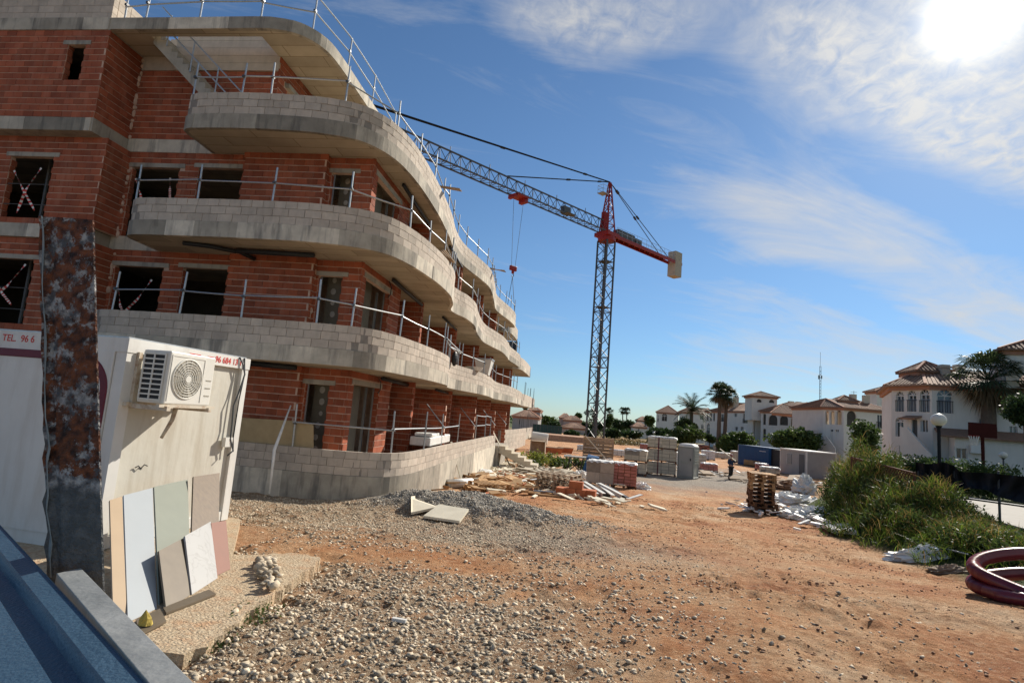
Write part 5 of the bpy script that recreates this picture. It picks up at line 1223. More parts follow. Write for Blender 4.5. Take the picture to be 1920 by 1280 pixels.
# rubble and scrap along the wall
def litter(name, label, cat_, px, n, spr, m, sz, seed=0):
    r = random.Random(seed); mb = MB(); c = gp(*px)
    for i in range(n):
        x = c[0]+r.gauss(0, spr[0]); y = c[1]+r.gauss(0, spr[1]); x = max(x, -4.25) if y > 15 else x; x = min(x, float(xb(y))+.6)
        L_ = r.uniform(*sz); z = float(gz(x, y))+r.uniform(.02, .22); mb.box((x, y, z), (L_, L_*r.uniform(.12, .5), r.uniform(.02, .07)), r.uniform(0, 3.1), r.uniform(-.25, .25), r.uniform(-.2, .2))
    o = mk(name, mb, M[m]); o['kind'] = 'stuff'; return tag(o, label, cat_)
litter('timber_scrap', 'broken battens and boards strewn along the foot of the terrace wall', 'timber scrap', (920, 905), 150, (1.1, 2.6), 'wood', (.2, 1.2), 1)
litter('pale_scrap', 'pale plaster and board offcuts strewn before the garden steps', 'rubble', (945, 885), 190, (1.3, 3.8), 'paleboard', (.15, .8), 2)
litter('brick_rubble', 'broken orange brick pieces by the terrace wall', 'brick rubble', (930, 895), 130, (1.2, 3.2), 'tileorange', (.1, .35), 3)
litter('pale_scrap', 'pale scraps and plastic among the pallets in the yard', 'rubble', (1200, 872), 150, (5.5, 5.), 'wrap', (.15, .8), 4)
litter('timber_scrap', 'loose boards on the ground before the grey cabin', 'timber scrap', (1475, 905), 70, (3.2, 2.0), 'wood_old', (.5, 2.4), 5)
litter('pale_scrap', 'scraps of board near the steel angles and clay blocks', 'rubble', (1105, 940), 26, (1.2, .7), 'paleboard', (.1, .7), 6)
litter('pale_scrap', 'pale scraps strewn behind the stack of weathered pallets', 'rubble', (1040, 890), 120, (1.8, 4.2), 'paleboard', (.12, .7), 8)
o = mk('grey_board', MB().add([tuple(gp(930, 925)), tuple(gp(980, 918)), tuple(gp(988, 922)), tuple(gp(940, 932))], [(0, 1, 2, 3)]), M['greypanel']) if False else None
p = gp(855, 915); o = mk('rolled_sheet', MB().tube([(p[0]-.3, p[1]-.2, p[2]+.15), (p[0]+.5, p[1]+.4, p[2]+.2)], .17, 12), M['wrap'], smooth=True); tag(o, 'rolled white sheet lying at the foot of the terrace wall', 'sheet roll')
# plastic heaps
def crumple(name, label, px, r, seed, cat_='plastic litter', m='wrap', squash=.4, off=0.):
    rr = random.Random(seed); c = gp(*px); nu, nv = 28, 14; V = []; Fc = []
    for j in range(nv+1):
        t = pi/2*j/nv
        for i in range(nu):
            a = 2*pi*i/nu; k = 1+.38*(rr.random()-.5)+.3*(vnoise(3*cos(a)+9, 3*sin(a)+j*.5, 1, seed)-.5)
            x = c[0]+r[0]*sin(t+.02)*cos(a)*k; y = c[1]+r[1]*sin(t+.02)*sin(a)*k; V.append((x, y, float(gz(x, y))+max(.01, r[2]*cos(t)*k)+off))
    for j in range(nv):
        for i in range(nu): Fc.append((j*nu+i, (j+1)*nu+i, (j+1)*nu+(i+1) % nu, j*nu+(i+1) % nu))
    o = mk(name, (V, Fc), M[m]); return tag(o, label, cat_)
crumple('plastic_heap', 'crumpled white plastic sheeting just right of the tall pallet stack', (1480, 945), (1.0, .9, .5), 1)
crumple('plastic_heap', 'bunched white plastic against the left end of the green bank', (1508, 925), (.65, .7, .95), 2)
crumple('plastic_heap', 'torn white plastic trailing in front of the green bank', (1505, 972), (.8, .8, .36), 3)
crumple('plastic_heap', 'small white plastic heap at the foot of the tall pallet stack', (1462, 965), (.5, .5, .2), 4)
crumple('plastic_heap', 'white plastic bag beside the pink brick pallet', (1198, 916), (.55, .4, .32), 5)
crumple('plastic_heap', 'white plastic behind the low pallet stack', (1088, 898), (.6, .8, .42), 6)
crumple('plastic_heap', 'white torn sheet under the leaning planks at the wall', (895, 892), (.9, 1.1, .3), 7)
litter('plastic_scraps', 'torn scraps of white plastic all along the left foot of the green bank', 'plastic litter', (1490, 968), 170, (.9, 2.2), 'wrap', (.08, .5), 11)
crumple('earth_heap', 'small heap of brown earth beyond the tall pallet stack', (1482, 918), (1.3, 1.2, .5), 8, 'earth heap', 'clod')
crumple('sand_heap', 'long low heap of pale sand behind the low pallet stack', (1030, 892), (2.2, 1.5, .4), 9, 'sand heap', 'cream')
crumple('cement_sack', 'brown paper sack lying between the plastic roll and the hose', (1778, 1072), (.42, .2, .13), 10, 'sack', 'wood_old')
crumple('plastic_roll', 'silver white rolled plastic sheet lying at the foot of the green bank', (1722, 1050), (.62, .22, .24), 11, 'plastic roll')
P = [gp(1541, 993), gp(1560, 1004), gp(1606, 1008), gp(1590, 992)]; P = [(a[0], a[1], a[2]+.18) for a in P]
o = mk('foam_board', panel3(P, (0, 0, 1), .1), M['white']); tag(o, 'thick white foam board lying before the green bank', 'foam board')
A, B = gp(1700, 1030), gp(1816, 1058); o = mk('thin_pole', MB().tube([(A[0], A[1], A[2]+.25), (B[0], B[1], B[2]+.2)], .018, 8), M['galv']); tag(o, 'thin grey pole lying above the plastic roll up to the hose', 'pole')
for k, (a_, b_) in enumerate((((935, 912), (1010, 903)), ((1000, 925), (1045, 930)), ((960, 893), (1012, 882)))):
    P_, Q_ = gp(*a_), gp(*b_); o = mk('scaffold_tube', MB().tube([(P_[0], P_[1], P_[2]+.1), (Q_[0], Q_[1], Q_[2]+.14)], .03, 8), M['galv']); tag(o, ('galvanised tube lying behind the white battens', 'galvanised tube lying just left of the clay blocks', 'galvanised tube lying before the sand heap')[k], 'tube')
o = mk('white_scrap', MB().box(tuple(gp(748, 1168)+np.array([0, 0, .03])), (.14, .035, .03), -.1), M['white']); tag(o, 'small white plastic tube lying on the stones in the foreground', 'plastic tube')
# hose coil
def hose():
    c = gp(1912, 1130); t = []; R = .78
    pts = []
    for k in range(84):
        a = -2*pi*k/46+pi; f = k/83; rr = R*(1-.10*f)+.08*sin(3*a); pts.append((c[0]+.42+rr*cos(a), c[1]+.12+rr*.85*sin(a)+.1*f, c[2]+.10+.55*f*(.6+.4*sin(a))+.12*max(0, cos(a-1.))))
    pts = [(c[0]+1.7, c[1]-.75, c[2]+.62), (c[0]+1.0, c[1]-.72, c[2]+.46), (c[0]+.4, c[1]-.62, c[2]+.28), (c[0]-.05, c[1]-.42, c[2]+.14), (c[0]-.33, c[1]-.14, c[2]+.1)]+pts
    n = 900; P = np.array(pts); s = np.linspace(0, len(P)-1, n); Q = np.stack([np.interp(s, range(len(P)), P[:, i]) for i in range(3)], 1)
    rad = [.098+.004*(1 if i % 2 else -1) for i in range(n)]
    o = mk('corrugated_hose', MB().tube([tuple(q) for q in Q], rad, 12), M['hose'], smooth=True); tag(o, 'coil of thick maroon corrugated plastic hose at the right edge', 'hose coil')
hose()
# dark soil items beyond: brown boxes, white drum
p = gp(1008, 836); t = thing('open_crate', 'brown open timber crate lying on its side under the white drum', 'crate', gp(1008, 850))
c = gp(1008, 851); mk('crate_side', MB().box((c[0], c[1], c[2]+.6), (1.3, .06, 1.2)), M['wood_old'], t); mk('crate_rim', MB().box((c[0]-.68, c[1]-.3, c[2]+.6), (.08, .7, 1.3)).box((c[0]+.68, c[1]-.3, c[2]+.6), (.08, .7, 1.3)).box((c[0], c[1]-.3, c[2]+1.22), (1.4, .7, .06)), M['cream'], t)
o = mk('white_drum', MB().tube([(c[0]-.75, c[1]+1.2, c[2]+1.5), (c[0]+.8, c[1]+1.2, c[2]+1.4)], .55, 16), M['white'], smooth=False); tag(o, 'rounded white tank lying behind the brown open crate', 'tank')
for px, w_, lab in (((1037, 851), 1.6, 'brown trough standing on the red earth left of the yard'), ((1060, 851), 1.3, 'second smaller brown trough nearer the crane')):
    c = gp(*px); t = thing('brown_trough', lab, 'trough', c); mk('trough_shell', MB().add([(c[0]-w_/2, c[1]-.4, c[2]+.1), (c[0]+w_/2, c[1]-.4, c[2]+.1), (c[0]+w_/2, c[1]+.4, c[2]+.1), (c[0]-w_/2, c[1]+.4, c[2]+.1), (c[0]-w_/2-.15, c[1]-.5, c[2]+.65), (c[0]+w_/2+.15, c[1]-.5, c[2]+.65), (c[0]+w_/2+.15, c[1]+.5, c[2]+.65), (c[0]-w_/2-.15, c[1]+.5, c[2]+.65)], BOXF), M['tileorange'], t); mk('trough_rim', MB().bb(c[0]-w_/2-.18, c[0]+w_/2+.18, c[1]-.55, c[1]-.45, c[2]+.62, c[2]+.7), M['cream'], t)
# brown retaining cut beyond the yard
o = mk('earth_cut', MB().add([(-9, 96, -2.2), (6, 99, -2.2), (6, 100, -.9), (-9, 97, -.75), (-9, 102, -.65), (6, 105, -.8)], [(0, 1, 2, 3), (3, 2, 5, 4)]), M['clod']); o['kind'] = 'structure'
# trestle with blue tarp
c = gp(1092, 888); t = thing('saw_trestle', 'dark metal trestle with blue tarpaulin and a board across it', 'trestle', c)
for sx in (-.9, -.1):
    for sy in (-.35, .35): mk('leg', MB().bar((c[0]+sx-.1, c[1]+sy, c[2]), (c[0]+sx+.1, c[1]+sy, c[2]+.95), .07), M['black'], t)
for s1, s2 in ((-.9, -.1), (-.1, -.9)): mk('brace', MB().bar((c[0]+s1, c[1]-.35, c[2]+.1), (c[0]+s2, c[1]-.35, c[2]+.85), .06), M['black'], t)
mk('table_top', MB().box((c[0]-.2, c[1], c[2]+1.0), (2.0, .8, .06)), M['greypanel'], t)
mk('tarpaulin', MB().add([(c[0]+.2, c[1]-.42, c[2]+1.06), (c[0]+.95, c[1]-.42, c[2]+1.08), (c[0]+.8, c[1]-.6, c[2]+.1), (c[0]-.1, c[1]-.55, c[2]+.05), (c[0]+.3, c[1]+.4, c[2]+1.2), (c[0]+.95, c[1]+.4, c[2]+1.1)], [(0, 1, 2, 3), (4, 5, 1, 0)]), M['bluepaint'], t)
# containers
def bx(t, nm, o, ux, x0, x1, y0, y1, z0, z1, m):
    u = np.array(ux); v = np.array([-u[1], u[0]])
    def P(x, y, z): q = np.array(o[:2])+u*x+v*y; return (q[0], q[1], z)
    return mk(nm, MB().add([P(x0, y0, z0), P(x1, y0, z0), P(x1, y1, z0), P(x0, y1, z0), P(x0, y0, z1), P(x1, y0, z1), P(x1, y1, z1), P(x0, y1, z1)], BOXF), M[m] if isinstance(m, str) else m, t)
A = aty(1384, 866, 72.); B = aty(1441, 872, 66.); zb = float(gz(A[0], A[1]))-.05; u = (B-A)[:2]; LB = np.linalg.norm(u); u = u/LB
t = thing('blue_container', 'blue steel container standing before the bushes with a dark open end', 'container', (A[0], A[1], zb)); H_ = 2.35
bx(t, 'shell', A, u, 0, LB, 0, 2.3, zb, zb+H_, 'bluepaint'); n = int(LB/.28)
for k in range(n): bx(t, 'side_rib', A, u, .05+k*LB/n, .05+(k+.5)*LB/n, -.03, 0, zb+.12, zb+H_-.12, 'bluepaint')
bx(t, 'corner_post', A, u, -.04, .05, -.05, .05, zb, zb+H_, 'greypanel'); bx(t, 'top_rail', A, u, 0, LB, -.06, .02, zb+H_-.1, zb+H_+.02, 'bluepaint')
bx(t, 'open_end_shade', A, u, LB+.01, LB+1.6, .3, 2.1, zb, zb+H_-.1, 'black'); bx(t, 'white_mark', A, u, LB*.72, LB*.92, -.045, -.031, zb+H_-.5, zb+H_-.42, 'whiteprint')  # solid black block put in for the shade inside the open end
A = aty(1463, 885, 60.); B = aty(1512, 894, 54.5); C_ = aty(1551, 899, 56.5); zb = float(gz(A[0], A[1]))-.0; u = (B-A)[:2]; LB = np.linalg.norm(u); u = u/LB
t = thing('site_cabin', 'grey white portable cabin with barred window beside the green bank', 'site cabin', (A[0], A[1], zb)); H_ = 2.3
wd = 2.6
bx(t, 'wall_panel', A, u, 0, LB, 0, wd, zb, zb+H_, 'greypanel'); bx(t, 'roof_edge', A, u, -.06, LB+.06, -.06, wd+.06, zb+H_, zb+H_+.12, 'white')
bx(t, 'frame_post', A, u, LB-.08, LB+.04, -.05, .07, zb, zb+H_, 'white'); bx(t, 'frame_post', A, u, LB-.06, LB+.05, wd-.08, wd+.05, zb, zb+H_, 'white'); bx(t, 'frame_post', A, u, -.04, .06, -.04, .06, zb, zb+H_, 'white')
bx(t, 'door', A, u, LB*.74, LB*.92, -.03, .0, zb+.1, zb+H_-.25, 'steelgrey')
w = bx(t, 'window', A, u, LB*.28, LB*.45, -.03, .0, zb+1.0, zb+H_-.35, 'pane')
for k in range(5): bx(w, 'window_bar', A, u, LB*.28+k*LB*.04, LB*.28+k*LB*.04+.05, -.07, -.035, zb+.95, zb+H_-.3, 'white')
# traffic of site: the man
def skin_obj(name, verts, edges, radii, m, parent=None, root=0, sub=2):
    me = bpy.data.meshes.new(name); me.from_pydata(verts, edges, []); me.update(); o = bpy.data.objects.new(name, me); COL.objects.link(o); me.materials.append(m)
    md = o.modifiers.new('skin', 'SKIN'); md.use_smooth_shade = True
    for i, r in enumerate(radii): me.skin_vertices[0].data[i].radius = r if hasattr(r, '__len__') else (r, r); me.skin_vertices[0].data[i].use_root = (i == root)
    s = o.modifiers.new('sub', 'SUBSURF'); s.levels = sub; s.render_levels = sub
    if parent: o.parent = parent
    return o
pm = gp(1370, 899)
man = thing('person', 'man in a dark blue jacket and cap walking with a pale plank over his shoulder', 'person', pm, R_(25))
V = [(0, 0, .92), (0, .01, 1.12), (0, .0, 1.38), (0, -.01, 1.50), (0, -.02, 1.60), (0, -.02, 1.70), (-.10, 0, .86), (-.12, -.06, .48), (-.12, .10, .09), (-.12, .0, .04), (.10, 0, .86), (.12, .04, .48), (.12, .12, .09), (.12, -.02, .04), (-.2, 0, 1.40), (-.27, -.02, 1.14), (-.2, -.2, 1.05), (-.17, -.26, 1.04), (.2, 0, 1.40), (.28, -.06, 1.18), (.2, -.18, 1.38), (.17, -.2, 1.46)]
E = [(0, 1), (1, 2), (2, 3), (3, 4), (4, 5), (0, 6), (6, 7), (7, 8), (8, 9), (0, 10), (10, 11), (11, 12), (12, 13), (2, 14), (14, 15), (15, 16), (16, 17), (2, 18), (18, 19), (19, 20), (20, 21)]
Rr = [.13, .12, .13, .055, .085, .08, .09, .062, .045, .045, .09, .062, .045, .045, .055, .045, .035, .04, .055, .045, .035, .04]
skin_obj('body', V, E, Rr, M['skin'], man)
skin_obj('jacket', [V[i] for i in (0, 1, 2, 14, 15, 16, 18, 19, 20)]+[(0, 0, 1.47)], [(0, 1), (1, 2), (2, 3), (3, 4), (4, 5), (2, 6), (6, 7), (7, 8), (2, 9)], [(.17, .13), (.165, .13), (.18, .13), .075, .062, .05, .075, .062, .05, .07], M['jacket'], man)
skin_obj('trousers', [(0, 0, .95), V[6], V[7], V[8], V[10], V[11], V[12]], [(0, 1), (1, 2), (2, 3), (0, 4), (4, 5), (5, 6)], [(.155, .12), .105, .08, .065, .105, .08, .065], M['trousers'], man)
mk('shoe', MB().sphere((-.12, .03, .045), (.05, .13, .045), 10, 6), M['black'], man, world=False); mk('shoe', MB().sphere((.12, .03, .045), (.05, .13, .045), 10, 6), M['black'], man, world=False)
mk('cap', MB().sphere((0, -.02, 1.73), (.10, .115, .07), 14, 8).box((0, -.14, 1.71), (.14, .12, .015)), M['hose'], man, world=False)
o = mk('carried_plank', MB().bar((pm[0]+.25, pm[1]-.25, pm[2]+1.35), (pm[0]-.75, pm[1]+.25, pm[2]+2.1), .16, .04), M['paleboard']); tag(o, 'pale plank carried over the shoulder of the man in the blue jacket', 'plank')

# ------------------------------------------------------------------ white villas with arched windows
def vplane(A, B):
    A = np.array(A[:2]); B = np.array(B[:2]); u = (B-A)/np.linalg.norm(B-A); n = np.array([u[1], -u[0]]); return A, B, u, n
def on_plane(A, n, x, y): return atpl(x, y, (A[0], A[1], 0), (n[0], n[1], 0))
def facade(t, A, B, z0, z1, ops, th=.3, m='stucco', nm='wall'):
    """ops: (xl, xr, ytop, ybot, arch, kind) as bearings on this wall; real openings with reveals, panes or dark sheets for inner shade set back"""
    A, B, u, n = vplane(A, B); L_ = np.linalg.norm(B-A); O = []
    for o in ops:
        p = on_plane(A, n, o[0], (o[2]+o[3])/2); q = on_plane(A, n, o[1], (o[2]+o[3])/2); mid = (o[0]+o[1])/2
        s0 = (p[:2]-A)@u; s1 = (q[:2]-A)@u; zt = on_plane(A, n, mid, o[2])[2]; zb = on_plane(A, n, mid, o[3])[2]
        s0 = max(.06, s0); s1 = min(L_-.06, s1); zb = max(zb, z0+.02); zt = min(zt, z1-.05)
        if s1-s0 > .15 and zt-zb > .2: O.append((s0, s1, zb, zt, o[4], o[5]))
    mb = MB(); ss = sorted({0., L_, *[o[0] for o in O], *[o[1] for o in O]})
    P3 = lambda s, z, d=0.: (A[0]+u[0]*s+n[0]*d, A[1]+u[1]*s+n[1]*d, z)
    def rect(a, b, za, zb):
        if zb-za < .005: return
        mb.add([P3(a, za, 0), P3(b, za, 0), P3(b, za, -th), P3(a, za, -th), P3(a, zb, 0), P3(b, zb, 0), P3(b, zb, -th), P3(a, zb, -th)], BOXF)
    for a, b in zip(ss[:-1], ss[1:]):
        cov = sorted([o for o in O if o[0] <= a+1e-6 and o[1] >= b-1e-6], key=lambda o: o[2]); z = z0
        for o in cov:
            if o[2] > z: rect(a, b, z, o[2])
            z = max(z, o[3])
        rect(a, b, z, z1)
    for o in O:
        if o[4]:     # arch spandrels
            r = (o[1]-o[0])/2; c = (o[0]+o[1])/2; zs = o[3]-r
            for sgn in (-1, 1):
                arc = [(c+sgn*r*cos(q), zs+r*sin(q)) for q in np.linspace(0, pi/2, 7)]; poly = arc+[(c+sgn*r, o[3])]
                mb.extr(poly, (A[0], A[1], 0), (u[0], u[1], 0), (0, 0, 1), (n[0], n[1], 0), -th*.98)
    w = mk(nm, mb, M[m], t)
    for o in O:
        k = o[5]
        if k in ('pane', 'dark', 'curtain'):
            f = mk('window', MB().add([P3(o[0], o[2], -.2), P3(o[1], o[2], -.2), P3(o[1], o[3], -.2), P3(o[0], o[3], -.2)], [(0, 1, 2, 3)]), M['pane' if k != 'dark' else 'dark'], t)  # 'dark' kind: flat dark sheet coloured as the shade inside the opening
            if k != 'dark':
                fb = MB(); zsill = o[2]
                for s in (o[0]+.03, (o[0]+o[1])/2, o[1]-.03): fb.bar(P3(s, o[2], -.16), P3(s, o[3]-(0 if s == (o[0]+o[1])/2 or not o[4] else (o[1]-o[0])/2), -.16), .07)
                if o[4]:
                    r = (o[1]-o[0])/2; c = (o[0]+o[1])/2; zs = o[3]-r; fb.bar(P3(o[0], zs, -.16), P3(o[1], zs, -.16), .09)
                    for q in (pi/4, 3*pi/4): fb.bar(P3(c, zs, -.16), P3(c+r*cos(q), zs+r*sin(q), -.16), .06)
                mk('window_frame', fb, M['white'], f)
            if k == 'curtain': mk('curtain', MB().add([P3(o[0]+.05, o[2]+.05, -.19), P3(o[1]-.05, o[2]+.05, -.19), P3(o[1]-.05, o[2]+(o[3]-o[2])*.6, -.19), P3(o[0]+.05, o[2]+(o[3]-o[2])*.6, -.19)], [(0, 1, 2, 3)]), M['curtain'], f)
            if k in ('pane', 'curtain') and (o[3]-o[2]) > 1.6:
                rb = MB(); hh = o[2]+.9
                for s in np.arange(o[0], o[1], .16): rb.bar(P3(s, o[2], .04), P3(s, hh, .04), .025)
                rb.bar(P3(o[0]-.05, hh, .04), P3(o[1]+.05, hh, .04), .05); mk('railing', rb, M['black'], f)
        if k == 'door': mk('door', MB().add([P3(o[0], o[2], -.15), P3(o[1], o[2], -.15), P3(o[1], o[3], -.15), P3(o[0], o[3], -.15)], [(0, 1, 2, 3)]), M['steelgrey'], t)
    return A, B, u, n, P3
def roof_poly(t, poly, z, apex, over=.45, cornice=True):
    c = np.mean(poly, axis=0); P = []
    for p in poly: d = np.array(p)-c; d /= np.linalg.norm(d); P.append(np.array(p)+d*over*1.3)
    if cornice:
        Q = [np.array(p)+(np.array(p)-c)/np.linalg.norm(np.array(p)-c)*over*.5 for p in poly]; mk('cornice', MB().prism([tuple(q) for q in Q], z-.28, z), M['cornice'], t)
    n = len(P); V = [(p[0], p[1], z+.004) for p in P]+[(p[0], p[1], z+.12) for p in P]+[tuple(a) for a in apex]; F = [tuple(range(n))[::-1]]+[(i, (i+1) % n, n+(i+1) % n, n+i) for i in range(n)]
    near = [min(range(len(apex)), key=lambda k: np.linalg.norm(np.array(apex[k][:2])-p)) for p in P]
    for i in range(n):
        j = (i+1) % n
        if near[i] == near[j]: F.append((n+i, n+j, 2*n+near[i]))
        else: F.append((n+i, n+j, 2*n+near[j], 2*n+near[i]))
    r = mk('roof', MB().add(V, F), M['rooftile'], t)
    # courses of cover tiles as ribs running up each slope
    mb = MB()
    for i in range(n):
        j = (i+1) % n; a, b = np.array(V[n+i]), np.array(V[n+j]); L_ = np.linalg.norm(b-a); ca, cb = np.array(apex[near[i]]), np.array(apex[near[j]])
        k = max(2, int(L_/.30))
        for q in range(1, k):
            f = q/k; e = a+(b-a)*f
            if near[i] == near[j]:
                top = ca; g = 1-abs(2*f-1); x = e+(top-(a+b)/2)*0; # clip the rib at the hip
                tgt = (a+b)/2; d = top-tgt; h = d*(g); tip = e+h
            else: tip = e+((ca+(cb-ca)*f)-e)*.98
            mb.bar(tuple(e+np.array([0, 0, .04])), tuple(tip+np.array([0, 0, .03])), .13, .05)
    ob = mk('tile_ribs', mb, M['rooftile'], r); ob['kind'] = 'stuff'
    for i in range(n): mk('ridge', MB().bar(tuple(np.array(V[n+i])+[0, 0, .05]), tuple(np.array(apex[near[i]])+[0, 0, .05]), .2, .1), M['cornice'], r)
    return r
def chimney(r, c, z0, z1, w=.7):
    k = mk('chimney', MB().bb(c[0]-w/2, c[0]+w/2, c[1]-w/2, c[1]+w/2, z0, z1), M['cream'], r if False else r); return k

G0 = -1.0
# villa at the right
v = thing('villa', 'large white villa at the right with four arched upper windows and an outside stair', 'villa', (*atz(1747, 725, 6.8)[:2], -.3))
A, B, C_ = atz(1672, 727, 6.8)[:2], atz(1747, 725, 6.8)[:2], atz(1800, 727, 6.8)[:2]
D = B+(C_-B)/np.linalg.norm(C_-B)*17.; bk = np.array([CF[0], CF[1]])/np.hypot(CF[0], CF[1])
n_ = np.array([-(C_-B)[1], (C_-B)[0]])/np.linalg.norm(C_-B); 
if n_@bk < 0: n_ = -n_
facade(v, A, B, G0, 6.8, [(1680, 1694.5, 734, 771, 1, 'curtain'), (1702, 1718, 732, 771, 1, 'curtain'), (1725, 1743, 730, 772, 1, 'curtain'), (1679, 1694, 782, 818, 1, 'pane'), (1709.5, 1720, 786, 822, 0, 'door'), (1726, 1739.5, 787.5, 809, 0, 'pane'), (1686, 1699.5, 836, 851, 0, 'pane')])
facade(v, B, D, G0, 6.8, [(1757, 1786, 730.5, 774, 1, 'curtain'), (1892, 1908, 799, 822, 0, 'pane'), (1836, 1846, 785, 806, 0, 'pane')])
A2 = A+n_*9; D2 = D+n_*9
mk('rear_wall', MB().prism([tuple(A+n_*.5), tuple(B+n_*.5), tuple(D+n_*.5), tuple(D2), tuple(A2)], G0, 6.5), M['stucco'], v)
ap1 = (B+n_*4.5); ap2 = D+n_*4.5-(C_-B)/np.linalg.norm(C_-B)*4
rf_ = roof_poly(v, [A, B, D, D2, A2], 6.85, [(ap1[0], ap1[1], 8.55), (ap2[0], ap2[1], 8.55)])
q = aty(1735, 703, ap1[1]); q = np.array([q[0], q[1]]); roof_poly(v, [q+np.array(d) for d in ((-1.3, -1.3), (1.3, -1.3), (1.3, 1.3), (-1.3, 1.3))], 8.25, [(q[0], q[1], 9.35)], .3)
for x, y0, y1 in ((1770, 684, 704), (1798, 684, 702)):
    p = aty(x, y1, ap1[1]-1.5); p2 = aty(x, y0, ap1[1]-1.5); mk('chimney', MB().bb(p[0]-.32, p[0]+.32, p[1]-.3, p[1]+.3, 7.2, p2[2]).bb(p[0]-.4, p[0]+.4, p[1]-.38, p[1]+.38, p2[2]-.25, p2[2]-.12), M['cream'], rf_)
# outside stair: white solid parapet
Aa, Bb, u, n = vplane(A, B)
def pf(x, y, d): p = atpl(x, y, (A[0]+n[0]*d, A[1]+n[1]*d, 0), (n[0], n[1], 0)); return ((p[:2]-A)@u, p[2])
poly = [pf(1687, 800, 1.3), pf(1700, 801, 1.3), pf(1745, 852, 1.3), pf(1745, 868, 1.3), pf(1687, 868, 1.3)]
poly[3] = (poly[2][0], G0); poly[4] = (poly[0][0], G0)
mk('stair_parapet', MB().extr(poly, (A[0]+n[0]*1.3, A[1]+n[1]*1.3, 0), (u[0], u[1], 0), (0, 0, 1), (n[0], n[1], 0), -.18), M['stucco'], v)
for z_ in ():
    for P_, Q_ in ((A, B), (B, B+(D-B)*.3)):
        n__ = vplane(P_, Q_)[3]; mk('string_course', MB().bar((*(P_+n__*.04), z_), (*(Q_+n__*.04), z_), .1, .12), M['cornice'], v)
for x in (1714,): p = on_plane(A, n, x, 783); mk('door_canopy', MB().box((p[0]+n[0]*.35, p[1]+n[1]*.35, p[2]), (1.3, .8, .14), atan2(u[1], u[0]), 0, .3), M['rooftile'], v)
# annex with a tiled lean-to edge
Ab, Bb2, u2, n2 = vplane(B, D)
fa = B+n2*2.2+u2*1.0; fb_ = B+n2*2.2+u2*8.
facade(v, fa, fb_, G0, 3.0, [(1786, 1814, 840, 858, 0, 'pane')], nm='annex_wall')
mk('annex_wall', MB().prism([tuple(fa-n2*.31), tuple(fb_-n2*.31), tuple(fb_-n2*2.1), tuple(fa-n2*2.1)], G0, 2.95), M['stucco'], v)
rr_ = MB(); mk('annex_roof', MB().add([(*(fa+n2*.4-u2*.9), 2.95), (*(fb_+n2*.4), 2.95), (*(fb_-n2*2.19), 3.55), (*(fa-n2*2.19-u2*.9), 3.55), (*(fa+n2*.4-u2*.9), 3.07), (*(fb_+n2*.4), 3.07), (*(fb_-n2*2.19), 3.67), (*(fa-n2*2.19-u2*.9), 3.67)], BOXF), M['rooftile'], v)
p = on_plane(fa, n2, 1830, 842); mk('wall_air_conditioner', MB().box((p[0]+n2[0]*.2, p[1]+n2[1]*.2, p[2]), (.75, .35, .6), atan2(u2[1], u2[0])), M['acwhite'], v, bevel=.03)
# right hand porch roof and tower
fc_ = B+n2*3.+u2*9.2; mk('porch_roof', MB().add([(*fc_, 2.4), (*(fc_+u2*6), 2.3), (*(fc_+u2*6-n2*2.9), 3.6), (*(fc_-n2*2.9), 4.2), (*fc_, 2.6), (*(fc_+u2*6), 2.5), (*(fc_+u2*6-n2*2.9), 3.8), (*(fc_-n2*2.9), 4.4)], BOXF), M['rooftile'], v)
TA = on_plane(B+n2*.6, n2, 1886, 700)[:2]; TB = TA+u2*4.2; zt0 = 6.8
facade(v, TA, TB, 6.9, 9.6, [(1911, 1945, 702, 736, 1, 'open')], nm='tower_wall'); facade(v, TB-n2*3.8, TA-n2*3.8, 6.9, 9.6, [], nm='tower_wall') if False else None
mk('tower_wall', MB().bar((*(TA-n2*.3), 8.2), (*(TA-n2*3.8), 8.2), .3, 2.6), M['stucco'], v)
tc_ = (TA+TB)/2-n2*2; roof_poly(v, [TA, TB, TB-n2*4, TA-n2*4], 9.62, [(tc_[0], tc_[1], 10.9)], .5)
# villa in the middle right
v = thing('villa', 'white villa left of the large one, with small arches open to the sky', 'villa', (*atz(1582, 764, 6.8)[:2], -.3))
A, B, C_ = atz(1543, 765, 6.8)[:2], atz(1582, 766, 6.8)[:2], atz(1668, 773, 6.8)[:2]
n_ = np.array([-(C_-B)[1], (C_-B)[0]])/np.linalg.norm(C_-B); n_ = n_ if n_@bk > 0 else -n_
facade(v, A, B, G0, 6.8, [(1547.5, 1554.5, 770, 795, 1, 'open'), (1557, 1565, 770, 795, 1, 'open'), (1568.5, 1578, 769, 796, 1, 'open'), (1557.5, 1562, 805, 827, 0, 'door'), (1566, 1572.5, 805, 819, 0, 'pane')])
facade(v, B, C_, G0, 6.8, [(1588, 1605.5, 770, 798, 1, 'dark'), (1645, 1656, 778, 803, 0, 'pane'), (1666, 1670, 812, 822, 0, 'pane')])
Aa, Bb, u, n = vplane(A, B)
poly = [pf(1543, 817, 1.2), pf(1549, 817, 1.2), pf(1566, 840, 1.2)]; poly = poly+[(poly[2][0], G0), (poly[0][0], G0)]
mk('stair_parapet', MB().extr(poly, (A[0]+n[0]*1.2, A[1]+n[1]*1.2, 0), (u[0], u[1], 0), (0, 0, 1), (n[0], n[1], 0), -.18), M['stucco'], v)
un, nn = vplane(B, C_)[2:]
for z_ in (): mk('string_course', MB().bar((*(A+n*.04), z_), (*(B+n*.04), z_), .1, .12), M['cornice'], v); mk('string_course', MB().bar((*(B+nn*.04), z_), (*(C_-un*1+nn*.04), z_), .1, .12), M['cornice'], v)
